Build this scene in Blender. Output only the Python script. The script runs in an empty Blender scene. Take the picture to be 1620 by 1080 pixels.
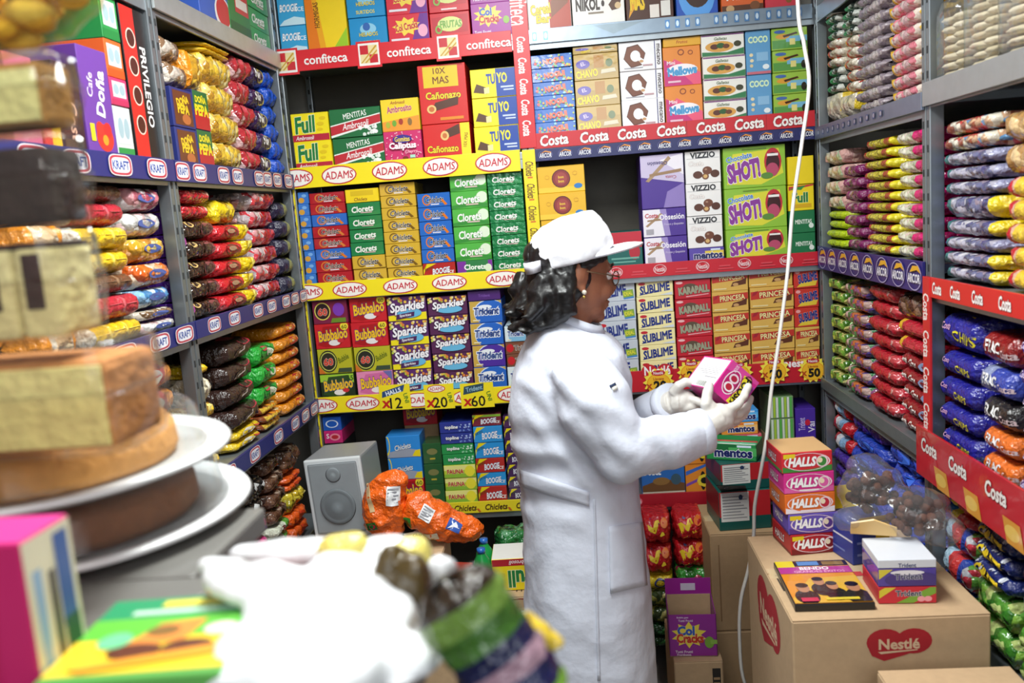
import bpy, bmesh, math, random
from mathutils import Vector, Matrix, noise
from mathutils.bvhtree import BVHTree

S = bpy.context.scene
COL = S.collection
V = Vector
R = math.radians
random.seed(11)

# ------------------------------------------------------------------ camera
FPX = 1377.0
_d = V((95, -210, FPX)).normalized()
_n = V((720, 9360, FPX)); _n = (_n - _n.dot(_d) * _d).normalized()
_x = _n.cross(_d)
EYE = V((0, 0, 1.56))
cam_d = bpy.data.cameras.new('camera')
cam = bpy.data.objects.new('camera', cam_d); COL.objects.link(cam)
cam_d.sensor_width = 36; cam_d.lens = 36 * FPX / 1620
cam_d.clip_start = 0.02
def w_(v):            # camera frame (x right, y down, z forward) -> world
    return V((v.dot(_x), v.dot(_d), -v.dot(_n)))
cx, cy, cz = w_(V((1, 0, 0))), w_(V((0, -1, 0))), w_(V((0, 0, -1)))
cam.matrix_world = Matrix(((cx.x, cy.x, cz.x, EYE.x), (cx.y, cy.y, cz.y, EYE.y), (cx.z, cy.z, cz.z, EYE.z), (0, 0, 0, 1)))
cam_d.dof.use_dof = True; cam_d.dof.focus_distance = 2.35; cam_d.dof.aperture_fstop = 4.2
S.camera = cam
S.view_settings.view_transform = 'Standard'; S.view_settings.look = 'None'
S.view_settings.gamma = 1.0; S.view_settings.use_curve_mapping = False
S.view_settings.exposure = 0.0
S.cycles.max_bounces = 7; S.cycles.transparent_max_bounces = 14; S.cycles.diffuse_bounces = 3
S.cycles.caustics_reflective = False; S.cycles.caustics_refractive = False
S.cycles.sample_clamp_indirect = 4.0

# ------------------------------------------------------------------ light
wd = bpy.data.worlds.new('shop_air'); S.world = wd; wd.use_nodes = True
bg = wd.node_tree.nodes['Background']; bg.inputs[0].default_value = (0.75, 0.85, 1, 1); bg.inputs[1].default_value = 0.16
def area(name, loc, target, sx, sy, watts, col):
    L = bpy.data.lights.new(name, 'AREA'); L.shape = 'RECTANGLE'; L.size = sx; L.size_y = sy; L.energy = watts; L.color = col
    o = bpy.data.objects.new(name, L); COL.objects.link(o); o.location = loc
    o.rotation_euler = (V(target) - V(loc)).to_track_quat('-Z', 'Y').to_euler()
    return o
area('daylight_from_shop_front', (0.38, -0.9, 2.05), (-0.25, 2.7, 1.25), 1.3, 1.2, 22, (0.92, 0.97, 1.0))
o = area('ceiling_tube_light', (-0.18, 1.35, 2.56), (-0.18, 1.36, 0), 0.30, 1.2, 52, (0.95, 1.0, 0.98)); o.rotation_euler = (0, 0, 0)
area('counter_fill_light', (-0.25, 0.42, 2.35), (-0.25, 0.60, 1.2), 0.25, 0.25, 4.5, (1, 0.97, 0.93))  # unseen fill light added above the counter to brighten the foreground goods

def ray(px, py): return w_(V((px - 810, py - 540, FPX)))
def onY(px, py, y): r = ray(px, py); return EYE + r * (y / r.y)
def onX(px, py, x): r = ray(px, py); return EYE + r * (x / r.x)
def onZ(px, py, z): r = ray(px, py); return EYE + r * ((z - 1.56) / r.z)

# ------------------------------------------------------------------ materials
def lin(h):
    c = [int(h[i:i + 2], 16) / 255 for i in (0, 2, 4)]
    return tuple(x / 12.92 if x <= .04045 else ((x + .055) / 1.055) ** 2.4 for x in c) + (1,)
MATS = {}
def mat(h, kind='card'):
    k = h + kind
    if k in MATS: return MATS[k]
    m = bpy.data.materials.new(kind + '_' + h); m.use_nodes = True; nt = m.node_tree; N = nt.nodes; Lk = nt.links
    b = N['Principled BSDF']
    rough, bump, bscale, coat, metal, var = dict(card=(.38, 0, 0, 0, 0, .05), film=(.17, .9, 75, .3, 0, .10), foil=(.22, .35, 60, .2, .15, .10),
        wrap=(.14, .16, 16, .5, 0, .04), cloth=(.85, .12, 70, 0, 0, .04), paint=(.35, .03, 40, 0, 0, .06), metal=(.38, .03, 30, 0, .75, .12), skin=(.5, .08, 90, 0, 0, .10),
        hair=(.42, .15, 60, 0, 0, .2), kraft=(.8, .04, 60, 0, 0, .10), plastic=(.3, .02, 30, .1, 0, .04), latex=(.42, .10, 60, 0, 0, .05), cake=(.85, .6, 70, 0, 0, .25),
        crepe=(.25, .9, 14, .3, 0, .06), matte=(.8, .05, 20, 0, 0, .15), jewel=(.15, 0, 0, .5, .2, 0))[kind]
    b.inputs['Roughness'].default_value = rough; b.inputs['Metallic'].default_value = metal; b.inputs['Coat Weight'].default_value = coat
    b.inputs['Coat Roughness'].default_value = .08
    tc = N.new('ShaderNodeTexCoord'); nz = N.new('ShaderNodeTexNoise'); nz.inputs['Scale'].default_value = bscale or 25
    nz.inputs['Detail'].default_value = 3
    Lk.new(tc.outputs['Object'], nz.inputs['Vector'])
    mx = N.new('ShaderNodeMix'); mx.data_type = 'RGBA'; c = lin(h)
    mx.inputs[6].default_value = tuple(x * (1 - var) for x in c[:3]) + (1,); mx.inputs[7].default_value = tuple(min(1, x * (1 + var)) for x in c[:3]) + (1,)
    Lk.new(nz.outputs['Fac'], mx.inputs[0]); Lk.new(mx.outputs[2], b.inputs['Base Color'])
    if bump:
        bp = N.new('ShaderNodeBump'); bp.inputs['Strength'].default_value = bump; bp.inputs['Distance'].default_value = .01
        Lk.new(nz.outputs['Fac'], bp.inputs['Height']); Lk.new(bp.outputs[0], b.inputs['Normal'])
        if coat: Lk.new(bp.outputs[0], b.inputs['Coat Normal'])
    if kind == 'skin':
        b.inputs['Subsurface Weight'].default_value = .08; b.inputs['Subsurface Radius'].default_value = (.01, .004, .002)
    MATS[k] = m; return m
def mix(cols, scale=45, rough=.15):
    """mixed sweets seen through a printed or clear film: cells of many colours"""
    k = '_'.join(cols) + str(scale) + str(rough)
    if k in MATS: return MATS[k]
    m = bpy.data.materials.new('mixed_sweets_' + cols[0]); m.use_nodes = True; nt = m.node_tree; N = nt.nodes; Lk = nt.links
    b = N['Principled BSDF']; b.inputs['Roughness'].default_value = rough; b.inputs['Coat Weight'].default_value = .6; b.inputs['Coat Roughness'].default_value = .06
    tc = N.new('ShaderNodeTexCoord'); vo = N.new('ShaderNodeTexVoronoi'); vo.inputs['Scale'].default_value = scale
    Lk.new(tc.outputs['Object'], vo.inputs['Vector'])
    rp = N.new('ShaderNodeValToRGB'); rp.color_ramp.interpolation = 'CONSTANT'
    sp = N.new('ShaderNodeSeparateColor'); Lk.new(vo.outputs['Color'], sp.inputs[0]); Lk.new(sp.outputs[0], rp.inputs[0])
    el = rp.color_ramp.elements
    while len(el) < len(cols): el.new(.5)
    for i, c in enumerate(cols): el[i].position = i / len(cols); el[i].color = lin(c)
    Lk.new(rp.outputs[0], b.inputs['Base Color'])
    bp = N.new('ShaderNodeBump'); bp.inputs['Strength'].default_value = .7; bp.inputs['Distance'].default_value = .012; bp.invert = True
    nz = N.new('ShaderNodeTexNoise'); nz.inputs['Scale'].default_value = 60; Lk.new(tc.outputs['Object'], nz.inputs['Vector'])
    ad = N.new('ShaderNodeMath'); Lk.new(vo.outputs['Distance'], ad.inputs[0]); Lk.new(nz.outputs['Fac'], ad.inputs[1])
    Lk.new(ad.outputs[0], bp.inputs['Height']); Lk.new(bp.outputs[0], b.inputs['Normal']); Lk.new(bp.outputs[0], b.inputs['Coat Normal'])
    MATS[k] = m; return m
def clear(tint='FFFFFF', haze=.12, bump=.5, scale=18, ior=1.3):
    k = 'clear' + tint + str(haze) + str(scale) + str(bump) + str(ior)
    if k in MATS: return MATS[k]
    m = bpy.data.materials.new('clear_film'); m.use_nodes = True; nt = m.node_tree; N = nt.nodes; Lk = nt.links
    for n in list(N): N.remove(n)
    out = N.new('ShaderNodeOutputMaterial'); tr = N.new('ShaderNodeBsdfTransparent'); tr.inputs[0].default_value = lin(tint)
    gl = N.new('ShaderNodeBsdfGlossy'); gl.inputs['Roughness'].default_value = .12
    df = N.new('ShaderNodeBsdfDiffuse'); df.inputs[0].default_value = lin(tint)
    m1 = N.new('ShaderNodeMixShader'); m1.inputs[0].default_value = haze; Lk.new(tr.outputs[0], m1.inputs[1]); Lk.new(df.outputs[0], m1.inputs[2])
    lw = N.new('ShaderNodeLayerWeight'); pw = N.new('ShaderNodeMath'); pw.operation = 'POWER'; pw.inputs[1].default_value = 3.0; Lk.new(lw.outputs['Facing'], pw.inputs[0])
    fr = N.new('ShaderNodeMath'); fr.operation = 'MULTIPLY_ADD'; fr.inputs[1].default_value = min(.8, (ior - 1) * 2.2); fr.inputs[2].default_value = (ior - 1) * .12; Lk.new(pw.outputs[0], fr.inputs[0])
    m2 = N.new('ShaderNodeMixShader'); Lk.new(fr.outputs[0], m2.inputs[0]); Lk.new(m1.outputs[0], m2.inputs[1]); Lk.new(gl.outputs[0], m2.inputs[2])
    tc = N.new('ShaderNodeTexCoord'); nz = N.new('ShaderNodeTexNoise'); nz.inputs['Scale'].default_value = scale; nz.inputs['Detail'].default_value = 2
    Lk.new(tc.outputs['Object'], nz.inputs['Vector'])
    bp = N.new('ShaderNodeBump'); bp.inputs['Strength'].default_value = bump; bp.inputs['Distance'].default_value = .01
    Lk.new(nz.outputs['Fac'], bp.inputs['Height'])
    Lk.new(bp.outputs[0], gl.inputs['Normal']); Lk.new(bp.outputs[0], lw.inputs['Normal'])
    Lk.new(m2.outputs[0], out.inputs[0]); MATS[k] = m; return m

# ------------------------------------------------------------------ objects
def link(name, me, parent=None, loc=None, rot=None, label=None, cat=None, group=None, kind=None):
    o = bpy.data.objects.new(name, me); COL.objects.link(o)
    if parent: o.parent = parent
    if loc is not None: o.location = loc
    if rot is not None: o.rotation_euler = rot
    if label: o['label'] = label
    if cat: o['category'] = cat
    if group: o['group'] = group
    if kind: o['kind'] = kind
    return o
ORD = ['topmost', 'second down', 'third down', 'fourth down', 'fifth down', 'sixth down', 'seventh down', 'eighth down', 'ninth down', 'tenth down', 'eleventh down', 'twelfth down']
def pos_(i, n): return ('bottom of ' if i == n - 1 and i > 0 else ORD[i] + ' in ')
class MB:
    """collects verts, faces and materials of one mesh"""
    def __init__(s): s.v, s.f, s.m, s.mats, s.sm = [], [], [], [], []
    def mi(s, m):
        if m not in s.mats: s.mats.append(m)
        return s.mats.index(m)
    def add(s, vs, fs, m, smooth=False):
        o = len(s.v); i = s.mi(m) if not isinstance(m, list) else None
        s.v += [tuple(v) for v in vs]
        for k, f in enumerate(fs):
            s.f.append([a + o for a in f]); s.m.append(s.mi(m[k]) if i is None else i); s.sm.append(smooth)
    def box(s, x0, x1, y0, y1, z0, z1, m, b=0.0):
        if b <= 0:
            vs = [(x, y, z) for x in (x0, x1) for y in (y0, y1) for z in (z0, z1)]
            s.add(vs, [(0, 1, 3, 2), (4, 6, 7, 5), (0, 4, 5, 1), (2, 3, 7, 6), (0, 2, 6, 4), (1, 5, 7, 3)], m); return
        bm = bmesh.new(); bmesh.ops.create_cube(bm, size=1)
        for v in bm.verts: v.co = V(((x0 + x1) / 2 + v.co.x * (x1 - x0), (y0 + y1) / 2 + v.co.y * (y1 - y0), (z0 + z1) / 2 + v.co.z * (z1 - z0)))
        bmesh.ops.bevel(bm, geom=bm.edges[:], offset=b, segments=2, affect='EDGES', profile=.6)
        s.bm(bm, m); bm.free()
    def bm(s, bm, m, smooth=False, M=None):
        bm.verts.index_update()
        s.add([(M @ v.co if M else v.co) for v in bm.verts], [[v.index for v in f.verts] for f in bm.faces], m, smooth)
    def tube(s, pts, rad, m, n=8, smooth=True, sq=(1, 1), up=V((0, 0, 1)), cap=True):
        pts = [V(p) for p in pts]; N = len(pts); rad = rad if isinstance(rad, (list, tuple)) else [rad] * N
        vs = []; a_prev = None
        for i, p in enumerate(pts):
            t = (pts[min(i + 1, N - 1)] - pts[max(i - 1, 0)]).normalized()
            if a_prev is None: a = up - t * up.dot(t); a = a if a.length > 1e-3 else V((1, 0, 0)) - t * t.x
            else: a = a_prev - t * a_prev.dot(t)
            a.normalize(); a_prev = a; b = t.cross(a)
            for k in range(n):
                g = 2 * math.pi * k / n; vs.append(p + (a * math.cos(g) * sq[0] + b * math.sin(g) * sq[1]) * rad[i])
        fs = [(i * n + k, i * n + (k + 1) % n, (i + 1) * n + (k + 1) % n, (i + 1) * n + k) for i in range(N - 1) for k in range(n)]
        if cap: fs += [list(range(n))[::-1], list(range((N - 1) * n, N * n))]
        s.add(vs, fs, m, smooth)
    def lathe(s, prof, m, n=32, smooth=True, c=(0, 0, 0), rib=None, close=True):
        vs = []
        for r, z in prof:
            for k in range(n):
                g = 2 * math.pi * k / n; rr = r * (1 + (rib(g) if rib and r > 0 else 0)); vs.append((c[0] + rr * math.cos(g), c[1] + rr * math.sin(g), c[2] + z))
        fs = [(i * n + k, i * n + (k + 1) % n, (i + 1) * n + (k + 1) % n, (i + 1) * n + k) for i in range(len(prof) - 1) for k in range(n)]
        if close: fs += [list(range(n))[::-1], list(range((len(prof) - 1) * n, len(prof) * n))]
        s.add(vs, fs, m, smooth)
    def ball(s, c, r, m, sub=2, sc=(1, 1, 1), rot=None):
        bm = bmesh.new(); bmesh.ops.create_icosphere(bm, subdivisions=sub, radius=r)
        M = Matrix.Translation(V(c)) @ (rot.to_matrix().to_4x4() if rot else Matrix.Identity(4)) @ Matrix.Diagonal((*sc, 1))
        s.bm(bm, m, True, M); bm.free()
    def mesh(s, name):
        me = bpy.data.meshes.new(name); me.from_pydata(s.v, [], s.f)
        for m in s.mats: me.materials.append(m)
        me.polygons.foreach_set('material_index', s.m); me.polygons.foreach_set('use_smooth', s.sm); me.update(); return me

# ------------------------------------------------------------------ lettering and print
_tc = {}
def text2d(body, bold=0.0, shear=0.0, space=1.0):
    k = (body, bold, shear, space)
    if k in _tc: return _tc[k]
    if 'M' in body and bold > 0:          # the bundled M fills in when offset: thicken its outline here instead
        v0, f0, bb = text2d(body, 0, shear, space); seen = {}; nr = {}
        for f in f0:
            for a, b in zip(f, f[1:] + f[:1]): seen[(a, b)] = 1
        sg = sum((v0[f[1]][0] - v0[f[0]][0]) * (v0[f[2]][1] - v0[f[0]][1]) - (v0[f[2]][0] - v0[f[0]][0]) * (v0[f[1]][1] - v0[f[0]][1]) for f in f0)
        for a, b in seen:
            if (b, a) not in seen:
                d = V((v0[b][0] - v0[a][0], v0[b][1] - v0[a][1], 0))
                if d.length < 1e-7: continue
                n = V((d.y, -d.x, 0)).normalized() * (1 if sg > 0 else -1)
                for q in (a, b): nr.setdefault(q, []).append(n)
        vs = []
        for q, (x, y) in enumerate(v0):
            ns = nr.get(q, [])
            if len(ns) >= 2: m = (ns[0] + ns[1]) / max(.35, 1 + ns[0].dot(ns[1]))
            else: m = ns[0] if ns else V()
            vs.append((x + m.x * bold, y + m.y * bold))
        _tc[k] = (vs, f0, bb); return _tc[k]
    c = bpy.data.curves.new('letters', 'FONT'); c.body = body; c.size = 1; c.offset = bold; c.shear = shear; c.resolution_u = 2; c.space_character = space
    o = bpy.data.objects.new('letters', c); COL.objects.link(o)
    dg = bpy.context.evaluated_depsgraph_get(); dg.update(); me = o.evaluated_get(dg).to_mesh()
    vs = [(v.co.x, v.co.y) for v in me.vertices]; fs = [list(p.vertices) for p in me.polygons]
    bpy.data.objects.remove(o); bpy.data.curves.remove(c)
    xs = [v[0] for v in vs]; ys = [v[1] for v in vs]
    _tc[k] = (vs, fs, (min(xs), max(xs), min(ys), max(ys))); return _tc[k]
def ell(cu, cv, ru, rv, n=20, a0=0, a1=360):
    return [(cu + ru * math.cos(R(a0 + (a1 - a0) * i / n)), cv + rv * math.sin(R(a0 + (a1 - a0) * i / n))) for i in range(n + (a1 - a0 < 360))]
def clip(poly, W, H):
    for ax, lim, sg in ((0, 0, 1), (0, W, -1), (1, 0, 1), (1, H, -1)):
        o = []
        for i, p in enumerate(poly):
            q = poly[i - 1]; a = (q[ax] - lim) * sg >= 0; b = (p[ax] - lim) * sg >= 0
            if a != b:
                t = (lim - q[ax]) / (p[ax] - q[ax]); o.append((q[0] + (p[0] - q[0]) * t, q[1] + (p[1] - q[1]) * t))
            if b: o.append(p)
        poly = o
        if len(poly) < 3: return []
    return poly
def trim(vs, fs, W, H):
    if all(-1e-6 <= x <= W + 1e-6 and -1e-6 <= y <= H + 1e-6 for x, y in vs): return vs, fs
    nv, nf = [], []
    for f in fs:
        p = clip([vs[i] for i in f], W, H)
        if p: nf.append(tuple(range(len(nv), len(nv) + len(p)))); nv += p
    return nv, nf
def flat(elems, W, H):
    """list of printed elements -> list of (verts2d in metres from lower-left, faces, hex)"""
    out = []
    for e in elems:
        t = e[0]
        if t == 'r': out.append(([(e[1] * W, e[2] * H), (e[3] * W, e[2] * H), (e[3] * W, e[4] * H), (e[1] * W, e[4] * H)], [(0, 1, 2, 3)], e[5]))
        elif t == 'p': out.append(([(u * W, v * H) for u, v in e[1]], [tuple(range(len(e[1])))], e[2]))
        elif t == 'e': p = ell(*e[1:5]); out.append(([(u * W, v * H) for u, v in p], [tuple(range(len(p)))], e[5]))
        elif t == 'o':   # ring: cu cv ru rv colour width(fraction)
            a = ell(*e[1:5]); b = ell(e[1], e[2], e[3] * (1 - e[6]), e[4] * (1 - e[6])); n = len(a)
            out.append(([(u * W, v * H) for u, v in a + b], [(i, (i + 1) % n, n + (i + 1) % n, n + i) for i in range(n)], e[5]))
        elif t == 's':   # star: cu cv ru rv points inner colour
            p = []
            for i in range(e[5] * 2):
                q = 1 if i % 2 == 0 else e[6]; g = math.pi * i / e[5] + .3; p.append(((e[1] + e[3] * q * math.cos(g)) * W, (e[2] + e[4] * q * math.sin(g)) * H))
            n = len(p); out.append((p + [(e[1] * W, e[2] * H)], [(i, (i + 1) % n, n) for i in range(n)], e[7]))
        elif t == 'd':   # dots: count, size in metres, colours, area, seed
            rg = random.Random(e[5] if len(e) > 5 else 3); a = e[4]
            for i in range(e[1]):
                u, v = rg.uniform(a[0], a[2]) * W, rg.uniform(a[1], a[3]) * H; r = e[2] * rg.uniform(.7, 1.2)
                p = ell(u, v, r, r, 8); out.append((p, [tuple(range(8))], e[3][i % len(e[3])]))
        elif t == 't':
            _, body, u, v, h, col = e[:6]; k = e[6] if len(e) > 6 else {}
            lay = ([(k['ol'], k.get('ow', .06))] if 'ol' in k else []) + [(col, k.get('b', .015))]
            base = text2d(body, 0, k.get('sh', 0), k.get('sp', 1))[2]
            sc = h * H / max(base[3] - base[2], .3); sx = sc
            if 'w' in k: sx = k['w'] * W / (base[1] - base[0]) if k.get('fill') else min(sc, k['w'] * W / (base[1] - base[0]))
            bx, by = (base[0] + base[1]) / 2, (base[2] + base[3]) / 2; ca, sa = math.cos(R(k.get('rot', 0))), math.sin(R(k.get('rot', 0)))
            for c2, bo in lay:
                vs, fs, _b = text2d(body, bo, k.get('sh', 0), k.get('sp', 1))
                q = [((x - bx) * sx, (y - by) * sc) for x, y in vs]
                out.append(([(u * W + x * ca - y * sa, v * H + x * sa + y * ca) for x, y in q], fs, c2))
    return out
def printed(mb, elems, O, ux, uz, nrm, W, H, kind='card', z0=.00025, dz=.00012, cl=True):
    O, ux, uz, nrm = V(O), V(ux), V(uz), V(nrm)
    for i, (vs, fs, c) in enumerate(flat(elems, W, H)):
        if cl: vs, fs = trim(vs, fs, W, H)
        if not vs: continue
        off = O + nrm * (z0 + dz * i)
        flip = ux.cross(uz).dot(nrm) < 0
        mb.add([off + ux * x + uz * y for x, y in vs], [f[::-1] if flip else f for f in fs], mat(c, kind))
def T(s, u, v, h, c, **k): return ('t', s, u, v, h, c, k)
def box_mb(w, h, d, base, kind='card', front=(), top=(), left=(), right=(), topc=None, b=.0012):
    """a carton: base centre at the origin, printed front towards -Y"""
    mb = MB(); m = mat(base, kind)
    bm = bmesh.new(); bmesh.ops.create_cube(bm, size=1)
    for v in bm.verts: v.co = V((v.co.x * w, v.co.y * d, (v.co.z + .5) * h))
    bmesh.ops.bevel(bm, geom=bm.edges[:], offset=b, segments=1, affect='EDGES')
    mb.bm(bm, m); bm.free()
    i = .0012
    if front: printed(mb, front, (-w / 2 + i, -d / 2, i), (1, 0, 0), (0, 0, 1), (0, -1, 0), w - 2 * i, h - 2 * i, kind)
    if topc: top = [('r', 0, 0, 1, 1, topc)] + list(top)
    if top: printed(mb, top, (-w / 2 + i, -d / 2 + i, h), (1, 0, 0), (0, 1, 0), (0, 0, 1), w - 2 * i, d - 2 * i, kind)
    if left: printed(mb, left, (-w / 2, d / 2 - i, i), (0, -1, 0), (0, 0, 1), (-1, 0, 0), d - 2 * i, h - 2 * i, kind)
    if right: printed(mb, right, (w / 2, -d / 2 + i, i), (0, 1, 0), (0, 0, 1), (1, 0, 0), d - 2 * i, h - 2 * i, kind)
    return mb

# ------------------------------------------------------------------ the room
def slab(name, x0, x1, y0, y1, z0, z1, h, kind='matte'):
    mb = MB(); mb.box(x0, x1, y0, y1, z0, z1, mat(h, kind)); return link(name, mb.mesh(name), kind='structure')
B = 2.75; XL = -0.87; XR = 0.745
slab('floor', -1.4, 1.3, -1.6, 3.25, -.06, 0, '8A8580')
slab('ceiling', -1.4, 1.3, -1.6, 3.25, 2.74, 2.8, 'B9B7B0')
slab('wall_back', -1.4, 1.3, 3.14, 3.25, 0, 2.74, '9A968E')
slab('wall_left', -1.4, -1.25, -1.6, 3.14, 0, 2.74, '9A968E')
slab('wall_right', 1.15, 1.3, -1.6, 3.14, 0, 2.74, '8F8B84')
lf = MB(); lf.box(-.36, .0, .72, 1.98, 2.62, 2.70, mat('D8D8D4', 'paint'), .01)
for q in (-.27, -.09): lf.tube([(q, .76, 2.60), (q, 1.94, 2.60)], .013, mat('F4F4F0', 'plastic'), 10)
# ------------------------------------------------------------------ carton designs: name, category, look, base, print, kind
ADM = lambda u, ru=.077: [('e', u, .5, ru, .44, 'C2203A'), ('e', u, .5, ru * .93, .385, 'F6F1EA'), T('ADAMS', u, .5, .36, 'C4243C', w=ru * 1.6, sh=.1)]
def costa(u, v, h, **k): return T('Costa', u, v, h, k.pop('c', 'F4EDEA'), sh=.12, b=.03, **k)
def badge(s, u, v, h, w, oc='C41F2F'): return [('e', u, v, w * .62, h * .85, oc), T(s, u, v, h, 'FFFFFF', w=w, b=.01)]
def boog(bg, tx, band='E8D51C', ice=True):
    return [('p', [(0, .15), (0, .55), (.42, 1), (.12, 1)], band), T('SURTIDO', .18, .62, .16, '2A4A1A', rot=22, w=.3, sh=.2), T('BOOGIE', .56, .42, .42, tx, ol='1C2F86', w=.56, sh=.25, b=.03, rot=5)] + ([T('ICE', .87, .3, .22, 'F6F6F6', sh=.2)] if ice else [])
def chick(c='141A2A', a='E07A1E'): return [('o', .28, .52, .14, .42, a, .25), T('Chiclets', .52, .52, .46, c, ol='E8E4DC', w=.56, sh=.25, b=.02, ow=.05), ('p', [(.72, .5), (.80, .5), (.92, .12), (.84, .05)], a), ('r', .4, .12, .66, .2, 'E8E8F0')]
def bub(bg2): return [('p', [(.05, .15), (.25, .9), (.85, .95), (.97, .45), (.7, .1), (.3, .05)], bg2), T('Bubbaloo', .52, .56, .42, 'F4C21A', ol='15307A', w=.86, sh=.15, b=.03, rot=6, ow=.07), ('e', .55, .22, .17, .12, 'E9E4E4'), ('e', .74, .3, .10, .09, 'C8303A')]
def spk(y=False):
    e = [('d', 26, .005, ['E9C14A', 'D9803A', 'B8C94A', 'E8DCA8'], (.02, .72, .98, .98), 5), ('e', .55, .30, .33, .2, '66B4DC'), T('Sparkies', .52, .55, .48, 'F4F2F6', ol='3A1A4E', w=.9, sh=.22, b=.035, rot=5, ow=.07)]
    return ([('p', [(0, 0), (1, 0), (1, .32), (0, .22)], 'EFDD1E')] + e + [('p', [(.2, .05), (.68, .16), (.7, .36), (.22, .26)], '4A2256'), T('Sparkies', .45, .21, .14, 'F4F2F6', w=.4, rot=5, sh=.2)]) if y else e
def tri(a, b='C9A648', c='123A86'): return [('r', 0, 0, 1, 1, b), ('e', .62, .45, .50, .62, 'D8E4F4'), ('e', .64, .43, .50, .60, a), ('r', 0, 0, .12, 1, b), ('e', .48, .72, .22, .10, 'E8EEF4'), T('Trident', .52, .52, .34, c, w=.78, b=.03, sh=.15, ol='F0F4FA', ow=.10), ('r', .08, .08, .30, .13, 'F0E8C0')]
def subl(bg, kid=False):
    e = [('e', .14, .82, .10, .10, 'BF2030'), T('SUBLIME', .50 if not kid else .42, .5, .52, '1B2E7C', w=.84 if not kid else .74, b=.045, sh=.12, rot=7), ('p', [(.06, .13), (.55, .30), (.55, .26), (.06, .08)], '1B2E7C'), ('p', [(.62, .05), (.98, .2), (.98, .02)], 'CDD6E2')]
    return e + ([('p', [(.72, .08), (.98, .12), (.96, .58), (.68, .52)], '7FA03A'), ('p', [(.72, .06), (.98, .1), (.98, .2), (.71, .14)], '3E7FC0'), T('IDEAL', .83, .36, .2, 'EFDF3A', w=.22, rot=8)] if kid else [])
def princ(bar=True): return [('p', [(0, .42), (1, .58), (1, .92), (0, .82)], 'C0342A'), ('p', [(.02, .6), (.12, .66), (.18, .86), (.07, .82)], 'A02030'), T('PRINCESA', .56, .68, .26, 'F4E3A0', w=.7, ol='7A2A18', b=.02, rot=3), ('p', [(.52, .2), (.95, .3), (.97, .62), (.80, .5), (.58, .42)], '5A2E1C'), ('e', .66, .3, .08, .08, 'C79A62'), ('r', .04, .08, .4, .14, 'EBD9A0')]
def halls(bg, tag, bot): return [('p', [(0, 0), (1, 0), (1, .3), (.6, .12), (.3, .1), (0, .3)], bot), ('o', .5, .5, .47, .46, 'F3DCE4', .06), ('r', .02, .72, .26, .95, 'E9CF22') if tag else ('r', .3, .08, .7, .16, 'F2EAF0'), T('HALLS', .40, .52, .44, 'FFFFFF', ol='5A2440', w=.56, b=.05, sh=.25), ('e', .80, .5, .12, .3, 'F2D9DC'), ('e', .8, .5, .09, .24, bot if bot != 'F2EAF0' else 'C02840'), ('e', .76, .56, .05, .14, 'F0E0C0')]
def ment(a, b): return [('r', .0, .62, .6, 1, a), ('r', .45, .3, 1, .8, b), ('r', .62, .82, .9, .95, 'D8E8F8'), T('mentos', .54, .42, .42, '16225E', ol='EDE9F4', w=.82, b=.045, ow=.08)]
def costabox(s): return [T(s, .5, .5, .4, 'F2EAEA', w=.8)]
def cloret(c2=None): return ([('e', .86, .62, .16, .34, 'DDEBD2'), ('p', [(0, 0), (.5, .1), (1, 0), (1, .25), (.4, .3), (0, .2)], c2)] if c2 else [('p', [(.5, 0), (1, 0), (1, .4)], '2C8A4C')]) + [T('Clorets', .46, .52, .46, 'F2F8EE', ol='1C5A30', w=.66, b=.03, sh=.12, ow=.05, rot=3), ('r', .4, .18, .75, .26, 'D7B8B4')]
D = {}
def dz(k, name, look, base, front, kind='card', cat=None, **kw): D[k] = (name, cat or name.replace('_', ' '), look, base, front, kind, kw)
GB, CB, SB = 'gum_box', 'candy_box', 'chocolate_box'
dz('boogb', GB, 'sky blue gum box', '3AA4DA', [('p', [(0, 0), (1, 0), (1, .22), (.6, .3), (.2, .18)], 'CBE6F4')] + [T('BOOGIE', .42, .62, .26, 'F2F6FC', ol='2A62A0', sh=.25, w=.7, b=.03), T('ICE', .85, .55, .15, 'F2F6FC')])
dz('ants', CB, 'tall yellow box with red ants', 'F5D21E', [('p', [(0, 0), (.3, 0), (.1, 1), (0, 1)], 'E87A1A'), ('p', [(.3, 0), (.45, 0), (.2, 1), (.1, 1)], 'F0A81C'), ('p', [(.6, 0), (1, 0), (1, .25)], '9CCB28'), ('e', .35, .8, .10, .10, 'B8241C'), ('e', .52, .9, .09, .14, 'B8241C'), ('e', .72, .72, .09, .07, 'C4301E'), ('p', [(.66, .75), (.72, .75), (.92, 1), (.84, 1)], 'C4301E'), T('HORMIGAS', .27, .42, .06, '6B3A10', rot=90, w=.6)])
dz('topb', CB, 'bright blue yellow-lettered box', '1C8FCB', [('e', .5, .62, .22, .2, '8FCBE8'), ('e', .46, .7, .1, .14, '3566B0'), T('HELADOS', .5, .44, .13, 'EFD924', ol='155A8C', w=.5), T('SURTIDOS', .48, .16, .12, 'EFD924', w=.5)])
dz('crk_red', CB, 'red-purple bubble gum box', 'D7263C', [('p', [(.55, 0), (1, 0), (1, 1), (.8, 1)], '6C2390'), ('s', .45, .58, .36, .34, 9, .65, 'F2D44A'), T('Col Cracks', .45, .58, .24, 'C62828', ol='F8EFA8', w=.55, b=.04, rot=8), ('e', .85, .4, .12, .22, 'EFA9C4'), ('r', .05, .1, .5, .18, 'E8E0E8')])
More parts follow.
